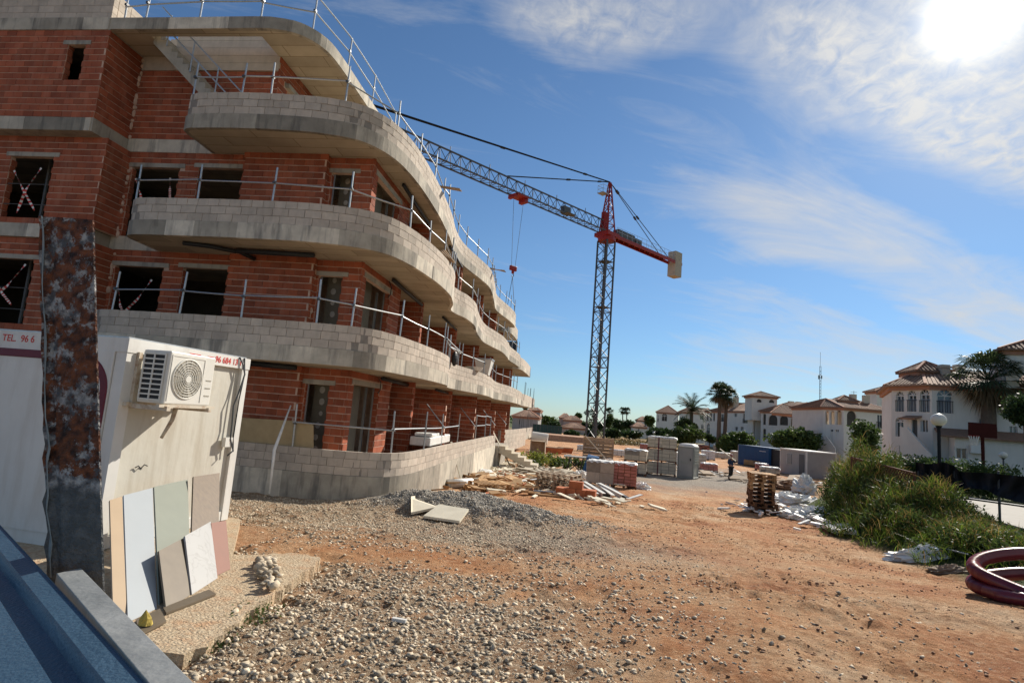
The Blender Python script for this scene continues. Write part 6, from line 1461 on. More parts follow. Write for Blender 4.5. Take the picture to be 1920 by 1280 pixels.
bp = on_plane(B, nn, 1650, 803); mk('balcony', MB().box((bp[0]+nn[0]*.5, bp[1]+nn[1]*.5, bp[2]-.08), (2.4, 1.0, .14), atan2(un[1], un[0])), M['stucco'], v)
br_ = MB()
for k in range(13): q_ = (bp[0]+nn[0]*.95+un[0]*(-1.15+k*.19), bp[1]+nn[1]*.95+un[1]*(-1.15+k*.19)); br_.bar((*q_, bp[2]), (*q_, bp[2]+.9), .03)
br_.bar((bp[0]+nn[0]*.95-un[0]*1.2, bp[1]+nn[1]*.95-un[1]*1.2, bp[2]+.9), (bp[0]+nn[0]*.95+un[0]*1.2, bp[1]+nn[1]*.95+un[1]*1.2, bp[2]+.9), .05); mk('balcony_rail', br_, M['black'], v)
A2 = A+n_*9; C2_ = C_+n_*9
facade(v, A2, A, G0, 6.8, [], nm='side_wall')
mk('floor_slab', MB().prism([tuple(A+n_*.3), tuple(B+n_*.3), tuple(C_+n_*.3), tuple(C2_), tuple(A2)], G0, 3.4), M['stucco'], v)
mk('inner_wall', MB().prism([tuple(B+(C_-B)*.42+n_*.35), tuple(C_+n_*.35), tuple(C2_), tuple(B+(C_-B)*.42+n_*9)], 3.4, 6.6), M['stucco'], v)
a1, a2 = B+n_*4.5, C_+n_*4.5-(C_-B)*.2
r_ = roof_poly(v, [A, B, C_, C2_, A2], 6.85, [(a1[0], a1[1], 8.4), (a2[0], a2[1], 8.4)])
for x, y0, y1 in ((1599, 739, 752), (1623.5, 741, 752)):
    p = aty(x, y1, a1[1]); p2 = aty(x, y0, a1[1]); mk('chimney', MB().bb(p[0]-.4, p[0]+.4, p[1]-.4, p[1]+.4, 7.4, p2[2]), M['cream'], r_)
q = aty(1583, 750, a1[1])[:2]; roof_poly(v, [q+np.array(d) for d in ((-1.3, -1.3), (1.3, -1.3), (1.3, 1.3), (-1.3, 1.3))], 8.1, [(q[0], q[1], 9.1)], .3)
q = aty(1662, 750, a1[1]+6)[:2]; tz = aty(1662, 737, a1[1]+6)[2]
mk('rear_tower', MB().bb(q[0]-2.2, q[0]+2.2, q[1]-1.5, q[1]+2, 6, tz-.1), M['stucco'], v); roof_poly(v, [q+np.array(d) for d in ((-2.2, -1.5), (2.2, -1.5), (2.2, 2), (-2.2, 2))], tz, [(q[0], q[1], tz+1.2)], .4)
mk('antenna', MB().bar((q[0]-5, q[1], 7), (q[0]-5, q[1], 10.4), .06).bar((q[0]-5.5, q[1], 10.2), (q[0]-4.5, q[1], 10.2), .05), M['galv'], v)
# long villa in the centre
v = thing('villa', 'long white villa behind the round bushes, with a square roof turret', 'villa', (*atz(1427, 768, 6.8)[:2], -1))
A, B = atz(1427, 772, 6.8)[:2], atz(1506, 775, 6.8)[:2]
uu = (B-A)/np.linalg.norm(B-A); n_ = np.array([-uu[1], uu[0]]); n_ = n_ if n_@bk > 0 else -n_
facade(v, A, B, G0-1, 6.8, [(1430.6, 1436, 775, 796, 1, 'dark'), (1441, 1457.6, 777, 797, 1, 'dark'), (1462, 1477.5, 778, 797, 1, 'dark'), (1483, 1497, 780, 797, 1, 'dark'), (1430.6, 1436, 803, 824, 1, 'dark')])
A2, B2 = A+n_*11, B+n_*11; mk('rear_wall', MB().prism([tuple(A+n_*.5), tuple(B+n_*.5), tuple(B2), tuple(A2)], -2, 6.6), M['stucco'], v); c_ = (A+B)/2+n_*5
roof_poly(v, [A, B, B2, A2], 6.85, [tuple(c_-uu*2.)+(9.3,), tuple(c_+uu*2.)+(9.3,)])
E_ = B+uu*1.5+n_*2.5; F_ = atz(1541, 782, 6.0)[:2]
facade(v, B+n_*2.5, F_, G0-1, 6.0, [(1508, 1517, 786, 797, 0, 'pane'), (1525.5, 1531, 783, 803, 1, 'open'), (1533.7, 1539, 784, 803, 1, 'open'), (1527, 1539.6, 810, 826, 1, 'dark')])
uf = (F_-B-n_*2.5); uf /= np.linalg.norm(uf); nf = np.array([-uf[1], uf[0]]); nf = nf if nf@bk > 0 else -nf
roof_poly(v, [B+n_*2.5, F_, F_+nf*8, B+n_*10], 6.05, [tuple((B+F_)/2+nf*5)+(8.2,)])
A3 = atz(1323, 772, 6.8)[:2]; B3 = atz(1412, 772, 6.8)[:2]
facade(v, A3, B3, G0-1, 6.8, [(1325, 1328.5, 773, 789, 1, 'dark'), (1331, 1334.5, 773, 789, 1, 'dark'), (1337, 1340.5, 773, 789, 1, 'dark'), (1376.7, 1382, 775, 781, 0, 'pane'), (1393, 1402, 775, 793, 0, 'pane'), (1378, 1383.5, 800, 807, 0, 'pane'), (1388.5, 1394, 800, 807, 0, 'pane'), (1325, 1331, 793, 814, 1, 'pane'), (1352, 1357, 776, 790, 0, 'pane')])
uu3 = (B3-A3)/np.linalg.norm(B3-A3); n3 = np.array([-uu3[1], uu3[0]]); n3 = n3 if n3@bk > 0 else -n3; mk('rear_wall', MB().prism([tuple(A3+n3*.5), tuple(B3+n3*.5), tuple(B3+n3*11), tuple(A3+n3*11)], -2, 6.6), M['stucco'], v); c_ = (A3+B3)/2+n3*5
r_ = roof_poly(v, [A3, B3, B3+n3*11, A3+n3*11], 6.85, [tuple(c_-uu3*4)+(9.4,), tuple(c_+uu3*4)+(9.4,)])
for x, y0 in ((1380, 744), (1483, 752), (1497, 753)):
    p = aty(x, y0, c_[1]); mk('chimney', MB().bb(p[0]-.55, p[0]+.55, p[1]-.5, p[1]+.5, 7.3, p[2]), M['cream'], r_)
Tc = aty(1433, 745, A[1]+4); TA, TB = aty(1410, 752, A[1]+1.)[:2], aty(1457, 756, A[1]+1.)[:2]; ztt = aty(1433, 744, A[1]+1.)[2]
facade(v, TA, TB, 5, ztt, [(1419, 1428, 748, 754, 1, 'dark'), (1442, 1452, 749, 755, 1, 'dark')], nm='turret_wall'); ut = (TB-TA)/np.linalg.norm(TB-TA); nt_ = np.array([-ut[1], ut[0]]); nt_ = nt_ if nt_@bk > 0 else -nt_
mk('turret_wall', MB().prism([tuple(TA+nt_*.4), tuple(TB+nt_*.4), tuple(TB+nt_*5), tuple(TA+nt_*5)], 5, ztt-.1), M['stucco'], v); cc_ = (TA+TB)/2+nt_*2.5
roof_poly(v, [TA, TB, TB+nt_*5, TA+nt_*5], ztt, [(cc_[0], cc_[1], ztt+1.3)], .6)
# left end villa
v = thing('villa', 'white villa behind the dark fan shaped palm, at the left end of the long row', 'villa', (*atz(1230, 772, 6.8)[:2], -1))
A, B = atz(1231, 773, 6.4)[:2], atz(1272, 776, 6.4)[:2]; uu = (B-A)/np.linalg.norm(B-A); n_ = np.array([-uu[1], uu[0]]); n_ = n_ if n_@bk > 0 else -n_
facade(v, A, B, -2.5, 6.4, [(1241, 1251, 775, 789, 1, 'pane'), (1233, 1235, 778, 790, 0, 'pane')]); mk('rear_wall', MB().prism([tuple(A+n_*.5), tuple(B+n_*.5), tuple(B+n_*10), tuple(A+n_*10)], -2.5, 6.2), M['stucco'], v); c_ = (A+B)/2+n_*5
roof_poly(v, [A, B, B+n_*10, A+n_*10], 6.45, [(c_[0], c_[1], 9.)])
A, B = atz(1274, 773, 6.9)[:2], atz(1322, 776, 6.9)[:2]; uu = (B-A)/np.linalg.norm(B-A); n_ = np.array([-uu[1], uu[0]]); n_ = n_ if n_@bk > 0 else -n_
facade(v, A, B, -2.5, 6.9, [(1278, 1284, 780, 792, 0, 'pane'), (1312, 1319, 778, 786, 0, 'pane'), (1314, 1319, 795, 812, 1, 'pane')]); mk('rear_wall', MB().prism([tuple(A+n_*.5), tuple(B+n_*.5), tuple(B+n_*10), tuple(A+n_*10)], -2.5, 6.7), M['stucco'], v); c_ = (A+B)/2+n_*5
roof_poly(v, [A, B, B+n_*10, A+n_*10], 6.95, [tuple(c_-uu*3)+(8.9,), tuple(c_+uu*3)+(8.9,)])
def simple_villa(label, parts, roofs, m='stucco'):
    v = thing('villa', label, 'villa', (*aty(*parts[0][:2], parts[0][4])[:2], -2))
    for (xl, yt, xr, yb, Y, wins) in parts:
        a = aty(xl, (yt+yb)/2, Y); b = aty(xr, (yt+yb)/2, Y); zt = aty(xl, yt, Y)[2]; zb = aty((xl+xr)/2, yb, Y)[2]
        facade(v, a, b, zb-1.5, zt, wins, m=m); mk('rear_wall', MB().bb(a[0]+.1, b[0]-.1, Y+.4, Y+8, zb-1.5, zt-.1), M[m], v)
        if roofs:
            P = [np.array([a[0], Y]), np.array([b[0], Y]), np.array([b[0], Y+8.]), np.array([a[0], Y+8.])]; h = 1.5 if (b[0]-a[0]) > 3 else .8; w = (b[0]-a[0])/2
            roof_poly(v, P, zt, [(a[0]+w*.8, Y+4, zt+h), (b[0]-w*.8, Y+4, zt+h)], .4)
    return v
M['peach'] = mat('peach_stucco', (.52, .40, .33), (.46, .35, .28), scale=1)
simple_villa('small white villa at the far centre with a terrace wall below', [(1196, 788, 1222, 815, 190, [(1201, 1204, 793, 799, 0, 'pane'), (1208, 1212, 793, 799, 0, 'pane')]), (1187, 800, 1212, 822, 175, [(1196, 1199, 803, 809, 0, 'pane')])], True)
simple_villa('grey villa with a shallow roof just beyond the end of the apartment block', [(990, 769, 1012, 800, 128, []), (960, 780, 1008, 818, 118, [(972, 976, 787, 795, 0, 'pane')])], True, 'greypanel')
simple_villa('peach villa with a small pyramid roof turret at the far left of the crane', [(1048, 783, 1069, 800, 172, []), (1056, 787, 1090, 805, 170, []), (1051, 801, 1101, 815, 160, [(1060, 1063, 804, 810, 0, 'pane')])], True, 'peach')
o = mk('garden_wall', MB().bb(*(aty(1062, 812, 155)[0], aty(1100, 814, 155)[0]), 155, 155.3, -3.2, aty(1080, 806, 155)[2]), M['greypanel']); tag(o, 'pale garden wall in front of the peach villa', 'wall')
a, b = aty(999, 800, 112), aty(1054, 806, 112); t = thing('green_screen_fence', 'long green mesh fence below the grey villa', 'fence', (a[0], 112, -2)); M['greenmesh'] = mat('green_mesh', (.05, .10, .085), (.03, .065, .06), scale=2)
for k in range(8): x0_ = a[0]+(b[0]-a[0])*k/8; x1_ = a[0]+(b[0]-a[0])*(k+1)/8; mk('mesh_panel', MB().bb(x0_+.03, x1_-.03, 112, 112.06, -2., aty(1020, 796, 112)[2]), M['greenmesh'], t); mk('post', MB().bb(x0_-.04, x0_+.02, 111.95, 112, -2.1, aty(1020, 796, 112)[2]+.1), M['steelgrey'], t)

# ------------------------------------------------------------------ vegetation
def leaves(n, blobs, size, rng, shell=.55, flat=.0, up=0.):
    """leaf quads scattered through a set of blobs (cx,cy,cz,rx,ry,rz)"""
    B = np.array(blobs, float); vol = (B[:, 3]*B[:, 4]*B[:, 5])**.67; idx = rng.choice(len(B), n, p=vol/vol.sum())
    d = rng.normal(size=(n, 3)); d /= np.linalg.norm(d, axis=1, keepdims=True); r = shell+(1.06-shell)*rng.random(n)**.6
    r = r*(1+.18*np.sin(d[:, 0]*9+idx)+.15*np.sin(d[:, 2]*11+idx*2)); C = B[idx, :3]+d*B[idx, 3:]*r[:, None]
    a = rng.normal(size=(n, 3)); a[:, 2] += up; a /= np.linalg.norm(a, axis=1, keepdims=True); b = np.cross(a, rng.normal(size=(n, 3))); b /= np.linalg.norm(b, axis=1, keepdims=True)
    s = (size*(.6+.8*rng.random(n)))[:, None]; V = np.stack([C-a*s, C+b*s*.42, C+a*s, C-b*s*.42], 1).reshape(-1, 3)
    return V, np.arange(4*n).reshape(-1, 4)
def blobs_for(c, r, k, rng, sp=.62):
    out = []
    for i in range(k):
        d = rng.normal(size=3); d /= np.linalg.norm(d); q = sp*rng.random()**.4
        f = .34+.28*rng.random(); out.append((c[0]+d[0]*r[0]*q, c[1]+d[1]*r[1]*q, c[2]+d[2]*r[2]*q, r[0]*f, r[1]*f, r[2]*f))
    return out
def tree(name, label, cat_, base, c, r, n, size, m, k=14, trunk=.12, group=None, seed=0, shell=.5, limbs=6):
    rng = np.random.default_rng(seed+100); t = thing(name, label, cat_, base, 0, group); bl = blobs_for(c, r, k, rng)
    V, Fc = leaves(n, bl, size, rng, shell)
    ck = V.reshape(-1, 4, 3).mean(1)[:, 2] > base[2]-.1; V = V.reshape(-1, 4, 3)[ck].reshape(-1, 3); Fc = np.arange(len(V)).reshape(-1, 4)
    o = mknp('crown', V-np.array(base), Fc, M[m], t); o['kind'] = 'stuff'
    if trunk:
        mb = MB(); mid = (c[0], c[1], c[2]-r[2]*.35); mb.tube([tuple(base), (base[0]*.4+mid[0]*.6+.05, base[1]*.5+mid[1]*.5, (base[2]+mid[2])/2), mid], [trunk, trunk*.8, trunk*.6], 8)
        for q in bl[:limbs]: mb.tube([mid, ((mid[0]+q[0])/2, (mid[1]+q[1])/2, (mid[2]+q[2])/2+.1), q[:3]], [trunk*.5, trunk*.35, trunk*.12], 5)
        mk('trunk', mb, M['trunk'], t)
    return t
def tree_px(name, label, cat_, cpx, rpx, Y, n, size, m, ground=None, group=None, seed=0, k=14, trunk=.12, shell=.5, depth=1.):
    c = aty(*cpx, Y); s = ((c-CP)@CF)/F_PX; g = float(gz(c[0], c[1])) if ground is None else ground
    return tree(name, label, cat_, (c[0], c[1], g), tuple(c), (rpx[0]*s, rpx[0]*s*depth, rpx[1]*s), n, size, m, k, trunk, group, seed, shell)
tree_px('round_bush', 'rounded green bush behind the blue container, left of the man', 'bush', (1288, 818), (34, 19), 104, 5200, .30, 'leafmid', seed=1, trunk=.15)
tree_px('round_bush', 'rounded dark green bush between the twin palms and the blue container', 'bush', (1381, 828), (36, 22), 98, 5600, .28, 'leafmid', seed=2, trunk=.15)
tree_px('broad_tree', 'largest rounded green tree above the grey cabin', 'tree', (1489, 826), (43, 25), 90, 8500, .28, 'leafmid', seed=3, trunk=.22, k=20)
tree_px('dark_bush', 'dark bushes at the foot of the drooping palm before the left villa', 'bush', (1285, 797), (22, 12), 112, 2600, .3, 'leafdark', seed=4)
tree_px('dark_bush', 'dark bushes below the small white villa', 'bush', (1238, 812), (24, 12), 130, 2600, .4, 'leafdark', seed=5)
tree_px('dark_bush', 'low dark bush under the arch of the long villa', 'bush', (1330, 822), (14, 8), 112, 1200, .3, 'leafdark', seed=6)
rng_ = np.random.default_rng(5); cnt = 0
farpos = [(1028, 790, 14, 9, 150, 'dark conifer clump right behind the grey villa'), (1013, 782, 6, 11, 140, 'narrow cypress beside the grey villa'), (1040, 797, 12, 8, 145, 'mid green tree between the grey and peach villas'), (1084, 781, 6, 6, 185, 'small dark tree behind the peach villa roof'), (1095, 797, 10, 7, 200, 'dark tree right behind the peach villa'),
 (1118, 798, 13, 9, 190, 'dark tree crowns just left of the crane mast'), (1141, 790, 8, 12, 200, 'tall grey green tree just right of the crane mast'), (1160, 796, 14, 10, 210, 'dark tree below the pair of far palms'), (1182, 797, 14, 10, 200, 'green tree right below the pair of far palms'), (1205, 797, 13, 8, 210, 'far tree left of the small white villa'),
 (1150, 812, 18, 9, 150, 'pale green bush right of the crane foot'), (1180, 815, 20, 7, 140, 'low scrubby bush beyond the dark red bricks'), (1218, 788, 9, 9, 165, 'dark tree touching the left end villa'), (1072, 812, 14, 6, 135, 'low dark bush before the peach villa'), (1030, 811, 16, 7, 120, 'low bush at the end of the green mesh fence'), (985, 762, 3, 7, 150, 'slim cypress top behind the grey villa'), (1110, 812, 12, 7, 140, 'low bush behind the crane foot'), (1250, 822, 22, 7, 118, 'low bush right behind the tallest block pile')]
for i, (x, y, rx, ry, Y, lab) in enumerate(farpos): tree_px('far_tree', lab, 'tree', (x, y), (rx*1.15, ry*1.1), Y, 1500, .42, 'leafdark' if i % 3 else 'leafmid', seed=20+i, k=9, trunk=.15, group='trees on the skyline')
# thin hedge lines of far scrub to close the horizon
V = []; Fl = []
rng2 = np.random.default_rng(9); bl = []
for i in range(150):
    x = rng2.uniform(960, 1330); Y = rng2.uniform(230, 330); c = aty(x, 799+ (x-960)*.055+rng2.uniform(-3, 4), Y); bl.append((c[0], c[1], c[2]-1., rng2.uniform(3, 7), rng2.uniform(2, 4), rng2.uniform(2.5, 5.5)))
V, Fc = leaves(24000, bl, .8, rng2, .4); o = mknp('far_woodland', V, Fc, M['leafdark']); o['kind'] = 'stuff'; tag(o, 'low dark line of far trees along the horizon behind the yard', 'woodland')
rng2 = np.random.default_rng(10); bl = []
for i in range(60):
    x = rng2.uniform(1090, 1260); Y = rng2.uniform(105, 135); c = aty(x, 826+(x-1090)*.06+rng2.uniform(-3, 3), Y); bl.append((c[0], c[1], c[2]-.3, rng2.uniform(1, 2.4), 1.5, rng2.uniform(.5, 1.2)))
M['scrub'] = leafmat('dry_scrub', (.20, .16, .07), (.11, .09, .04)); V, Fc = leaves(9000, bl, .25, rng2, .4); o = mknp('dry_scrub', V, Fc, M['scrub']); o['kind'] = 'stuff'; tag(o, 'brown dry scrub on the bank beyond the yard', 'scrub')
# palms
def fan_palm(name, label, base, top, R, nf=46, group=None, seed=0, lean=0., trunk=.22, dry=14, segs=11, fine=.055):
    rng = random.Random(seed); t = thing(name, label, 'palm tree', base, 0, group)
    n = 14; pts = [tuple(np.array(base)*(1-i/n)+np.array(top)*(i/n)) for i in range(n+1)]; rad = [trunk*(1.25-.45*i/n)*(1+.06*(i % 2)) for i in range(n+1)]
    mk('trunk', MB().tube(pts, rad, 10), M['trunk'], t)
    for grp, mm, cnt_, e0, e1 in (('frond_crown', 'palm', nf, -.5, 1.35), ('dry_fronds', 'palmdry', dry, -1.35, -.6)):
        mb = MB()
        for i in range(cnt_):
            az = 2*pi*i*.618+rng.uniform(-.2, .2); el = e0+(e1-e0)*rng.random(); d = Vector((cos(az)*cos(el), sin(az)*cos(el), sin(el))); c = Vector(top)
            pl_ = R*rng.uniform(.38, .5) if mm == 'palm' else R*.25; hub = c+d*pl_; mb.bar(tuple(c), tuple(hub), .03*R/2)
            side = d.cross(Vector((0, 0, 1))); side = side.normalized() if side.length > .1 else Vector((1, 0, 0)); upv = side.cross(d).normalized()
            for k in range(segs):
                a = (k/(segs-1)-.5)*2.5; ld = (d*cos(a)+side*sin(a)).normalized(); L_ = R*.58*rng.uniform(.8, 1.05)*(1-.15*abs(a)); w = upv.cross(ld).normalized()*fine*R*.5
                w2 = ld.cross(upv).normalized()*fine*R*.55; m1 = hub+ld*L_*.62; tip = hub+ld*L_+Vector((0, 0, -L_*.34))
                mb.add([tuple(hub), tuple(m1-w2), tuple(tip), tuple(m1+w2)], [(0, 1, 2, 3)])
        o = mk(grp, mb, M[mm], t); o['kind'] = 'stuff'
    return t
def pinnate_palm(name, label, base, top, R, nf=38, seed=0, trunk=.3):
    rng = random.Random(seed); t = thing(name, label, 'palm tree', base)
    mk('trunk', MB().tube([tuple(base), tuple((np.array(base)+np.array(top))/2), tuple(top)], [trunk*1.2, trunk, trunk*1.1], 10), M['trunk'], t); mb = MB()
    for i in range(nf):
        az = 2*pi*i*.618; el = rng.uniform(-.1, 1.35); d = Vector((cos(az)*cos(el), sin(az)*cos(el), sin(el))); P = []; p = Vector(top); dd = d.copy()
        for k in range(9): P.append(p.copy()); p = p+dd*R/8.; dd = (dd+Vector((0, 0, -.16))).normalized()
        for k in range(8):
            f = (P[k+1]-P[k]).normalized(); s_ = f.cross(Vector((0, 0, 1))).normalized(); mb.bar(tuple(P[k]), tuple(P[k+1]), .05)
            for h in (0., .33, .66):
                q = P[k].lerp(P[k+1], h); L_ = R*.24*(1-.5*abs(k/8-.4))
                for sg in (-1, 1): tip = q+(s_*sg*.8+f*.7+Vector((0, 0, -.25))).normalized()*L_; mb.add([tuple(q), tuple(q+f*.10), tuple(tip)], [(0, 1, 2)])
    o = mk('frond_crown', mb, M['palm'], t); o['kind'] = 'stuff'; return t
def ppx(base, top, Y): b = aty(*base, Y); c = aty(*top, Y); g = float(gz(b[0], b[1])); return (b[0], b[1], min(b[2], g)), tuple(c)
b, c = ppx((1347, 835), (1350, 738), 100); fan_palm('fan_palm', 'taller left one of the twin fan palms before the long villa', b, c, 2.7, seed=1, trunk=.32)
b, c = ppx((1357, 835), (1363, 744), 101); fan_palm('fan_palm', 'right one of the twin fan palms, its crown partly over the roof', b, c, 2.5, seed=2, trunk=.3)
b, c = ppx((1296, 810), (1297, 770), 112); pinnate_palm('date_palm', 'dark spreading feather palm before the left end villa', b, c, 4.0, seed=3)
b, c = ppx((1855, 885), (1853, 712), 46); fan_palm('fan_palm', 'big shaggy fan palm in front of the large villa', b, c, 3.0, nf=46, seed=4, trunk=.45, dry=22, segs=13, fine=.036)
for i, (x, y, yb, Y, R, lab) in enumerate(((1113, 775, 812, 250, 2.7, 'far palm seen through the crane mast'), (1101, 773, 812, 260, 2., 'far palm at the left edge of the crane mast'), (1142, 773, 812, 240, 2.8, 'far palm just right of the crane mast'), (1167.5, 770, 812, 270, 2.4, 'left of the far pair of palms at the centre'), (1175, 770, 812, 270, 2.5, 'right of the far pair of palms at the centre'))):
    b, c = ppx((x, yb), (x, y), Y); fan_palm('fan_palm', lab, b, c, R, nf=26, seed=10+i, segs=7, fine=.12, dry=6, trunk=.25)
# trees of the garden to the right
tree_px('garden_tree', 'loose leafy young tree rising above the hedge before the villa with open arches', 'tree', (1625, 822), (30, 36), 34, 2300, .11, 'leafmid', seed=40, k=16, trunk=.05, shell=.3)
tree_px('garden_tree', 'leafy grey green tree at the right edge before the large villa', 'tree', (1921, 772), (40, 34), 34, 5200, .10, 'leafdark', seed=41, k=18, trunk=.14)
def hedge(name, label, pxs, Y, h, n, size, m, seed, depth=.6):
    rng = np.random.default_rng(seed); bl = []
    for (x0, y0), (x1, y1) in zip(pxs[:-1], pxs[1:]):
        for f in np.linspace(0, 1, 7):
            x, y = x0+(x1-x0)*f, y0+(y1-y0)*f; c = aty(x, y, Y); z0 = float(gz(c[0], c[1])); hh = (c[2]-z0)/2
            bl.append((c[0], c[1]+rng.uniform(-.2, .2), z0+hh*(1+rng.uniform(-.06, .1)), depth*rng.uniform(.8, 1.3), depth, max(.3, hh*rng.uniform(.9, 1.1))))
    V, Fc = leaves(n, bl, size, rng, .55); o = mknp(name, V, Fc, M[m]); o['kind'] = 'stuff'; return tag(o, label, 'hedge')
hedge('hedge', 'dark clipped hedge in front of the villa stair', [(1620, 850), (1700, 856), (1770, 862)], 33, 1.5, 9000, .09, 'leafdark', 50, .9)
hedge('hedge', 'brighter hedge below the basketball board', [(1775, 863), (1830, 868), (1890, 872)], 31, 1.2, 7000, .08, 'leafmid', 51, .8)
# grassy bank with feathery shrubs
def bank():
    rng = np.random.default_rng(77)
    # spine from behind the litter to the right edge; (x,y,height of growth, spread)
    SP = np.array([[10.5, 23.6, 1.4, .6], [10.25, 21.8, 1.95, .7], [9.95, 20.0, 1.85, .85], [9.65, 18.3, 1.3, 1.0], [9.35, 16.9, 1.1, 1.1], [9.1, 16.0, .6, 1.0], [9.1, 15.0, .45, 1.05], [9.5, 13.8, .42, 1.1], [10.2, 12.7, .4, 1.1], [11.4, 11.8, .38, 1.1]])
    def sample(n, hf0, hf1, spread=1.):
        f = rng.random(n)*(len(SP)-1); i = f.astype(int); g = (f-i)[:, None]; q = SP[i]*(1-g)+SP[i+1]*g
        d = SP[i+1][:, :2]-SP[i][:, :2]; d /= np.linalg.norm(d, axis=1, keepdims=True); nn = np.stack([d[:, 1], -d[:, 0]], 1)
        off = np.clip(rng.normal(0, .75, n), -1.9, 1.9)*q[:, 3]*spread; x = q[:, 0]+nn[:, 0]*off; y = q[:, 1]+nn[:, 1]*off
        prof = np.clip(1-(off/q[:, 3]/2.)**2, .12, 1); lump = .35+1.15*vnoise(x, y, 1.1, 4)+.25*vnoise(x, y, 3.1, 8)
        return x, y, gz(x, y), q[:, 2]*prof*lump, rng
    def blades(n, lo, hi, L0, L1, w, m, name, label, spread=1., droop=.5):
        x, y, z, H, _ = sample(n, lo, hi, spread); hh = rng.random(n)**.7*(hi-lo)+lo; root = np.stack([x, y, z+H*hh*.85], 1)
        d = rng.normal(0, .45, (n, 3)); d[:, 2] = 1.; d /= np.linalg.norm(d, axis=1, keepdims=True); L_ = (L0+(L1-L0)*rng.random(n))[:, None]
        s = np.cross(d, rng.normal(size=(n, 3))); s /= np.linalg.norm(s, axis=1, keepdims=True); s *= w; mid = root+d*L_*.55; tip = root+d*L_+np.stack([d[:, 0], d[:, 1], -np.full(n, droop)], 1)*L_*.4
        V = np.stack([root-s, root+s, mid+s*.8, tip, mid-s*.8], 1).reshape(-1, 3); b = np.arange(n)[:, None]*5
        F = np.concatenate([b+np.array([[0, 1, 2, 4]]), ], 0); F2 = b+np.array([[4, 2, 3, 3]])
        me_F = [tuple(r) for r in F.tolist()]+[tuple(r[:3]) for r in F2.tolist()]
        o = mk(name, (V.tolist(), me_F), M[m]); o['kind'] = 'stuff'; tag(o, label, 'grass'); return o
    blades(24000, .0, 1.0, .18, .42, .006, 'grassy', 'grass_bank', 'dense green grass and shoots on the bank at the right')
    blades(5200, .45, 1.05, .2, .5, .006, 'grassdry', 'dry_growth', 'brown and ochre dry stems among the green growth of the bank')
    bl = []
    x, y, z, H, _ = sample(420, 0, 1)
    for i in range(420): h = rng.random()**.6; bl.append((x[i], y[i], z[i]+H[i]*h*.85, .2+.16*rng.random(), .3, .16+.2*rng.random()))
    V, Fc = leaves(78000, bl, .045, rng, .3, up=1.); o = mknp('bank_shrubs', V, Fc, M['leafmid']); o['kind'] = 'stuff'; tag(o, 'feathery dark green shrubs covering the steep bank at the right', 'shrubs')
bank()
def weeds(label, px, n, spr, m, size, h, seed):
    rng = np.random.default_rng(seed); c = gp(*px); bl = []
    for i in range(30): x = c[0]+rng.normal()*spr[0]; y = c[1]+rng.normal()*spr[1]; bl.append((x, y, float(gz(x, y))+h*.4, .25*h+.1, .3, h*.5))
    V, Fc = leaves(n, bl, size, rng, .3); o = mknp('weeds', V, Fc, M[m]); o['kind'] = 'stuff'; tag(o, label, 'weeds')
weeds('green weeds on the earth beyond the garden steps', (1045, 872), 3500, (2.2, 3.), 'leafmid', .12, .6, 1)
weeds('bright yellow green shrub by the garden steps', (1003, 872), 1500, (.5, .6), 'leafyel', .1, 1.0, 2)
weeds('small green weeds on the pad edge by the cobbles', (440, 1150), 1300, (.16, .12), 'leafmid', .018, .08, 3)
weeds('tiny green weeds among the foreground stones', (398, 1212), 500, (.06, .05), 'leafdark', .016, .06, 4)
# trellis, shade cloth, lamps, basketball board, path
a, b = aty(1598, 858, 21.), aty(1716, 888, 17.6); t = thing('trellis_fence', 'brown diamond lattice trellis rising from the green bank', 'trellis', (a[0], a[1], a[2]-.8))
a = np.array(a); b = np.array(b); n = 26; hgt = .52
def tp(f, h): p = a+(b-a)*f; return (p[0], p[1], p[2]-h)
M['trellis'] = mat('trellis_brown', (.16, .075, .045), (.11, .05, .03), scale=6)
for k in range(-3, n):
    f0, f1 = k/n, (k+3.2)/n
    for sgn in (0, 1):
        h0, h1 = (0, hgt) if sgn else (hgt, 0); g0, g1 = max(0, f0), min(1, f1)
        if g1 <= g0: continue
        hh = lambda f: h0+(h1-h0)*(f-f0)/(f1-f0); off = np.array([0, .012*sgn, 0])
        mk('lattice_slat', MB().bar(tuple(np.array(tp(g0, hh(g0)))+off), tuple(np.array(tp(g1, hh(g1)))+off), .028, .01), M['trellis'], t)
mk('top_rail', MB().bar(tp(0, -.01), tp(1, -.01), .05), M['trellis'], t); mk('bottom_rail', MB().bar(tp(0, hgt), tp(1, hgt), .045), M['trellis'], t)
for f in (0, .5, 1.): p = tp(f, 0); mk('post', MB().bar((p[0], p[1]+.03, p[2]+.05), (p[0], p[1]+.03, p[2]-1.9), .06), M['trellis'], t)
t = thing('shade_cloth_fence', 'black shade cloth slung along a low fence at the right', 'shade cloth', (11, 18, 0))
top = [(1716, 866), (1740, 870), (1770, 866), (1788, 872), (1800, 884), (1850, 886), (1900, 891), (1960, 896), (2050, 904)]; bot = [(1722, 916), (1745, 918), (1770, 921), (1790, 917), (1815, 915), (1850, 918), (1872, 931), (1920, 944), (2050, 965)]
rows = []; cols = 60
T_ = np.array(top, float); B_ = np.array(bot, float)
for i in range(9):
    f = i/8; r = []
    for j in range(cols+1):
        g = j/cols*(len(top)-1); x = np.interp(g, range(len(top)), T_[:, 0])*(1-f)+np.interp(g, range(len(top)), B_[:, 0])*f; y = np.interp(g, range(len(top)), T_[:, 1])*(1-f)+np.interp(g, range(len(top)), B_[:, 1])*f
        Yd = 18.2-.012*(x-1720)+.10*sin(j*.9+i*.35)+.06*sin(j*2.3-i*.5)+.12*sin(pi*f); p = aty(x, y, Yd); r.append(tuple(p))
    rows.append(r)
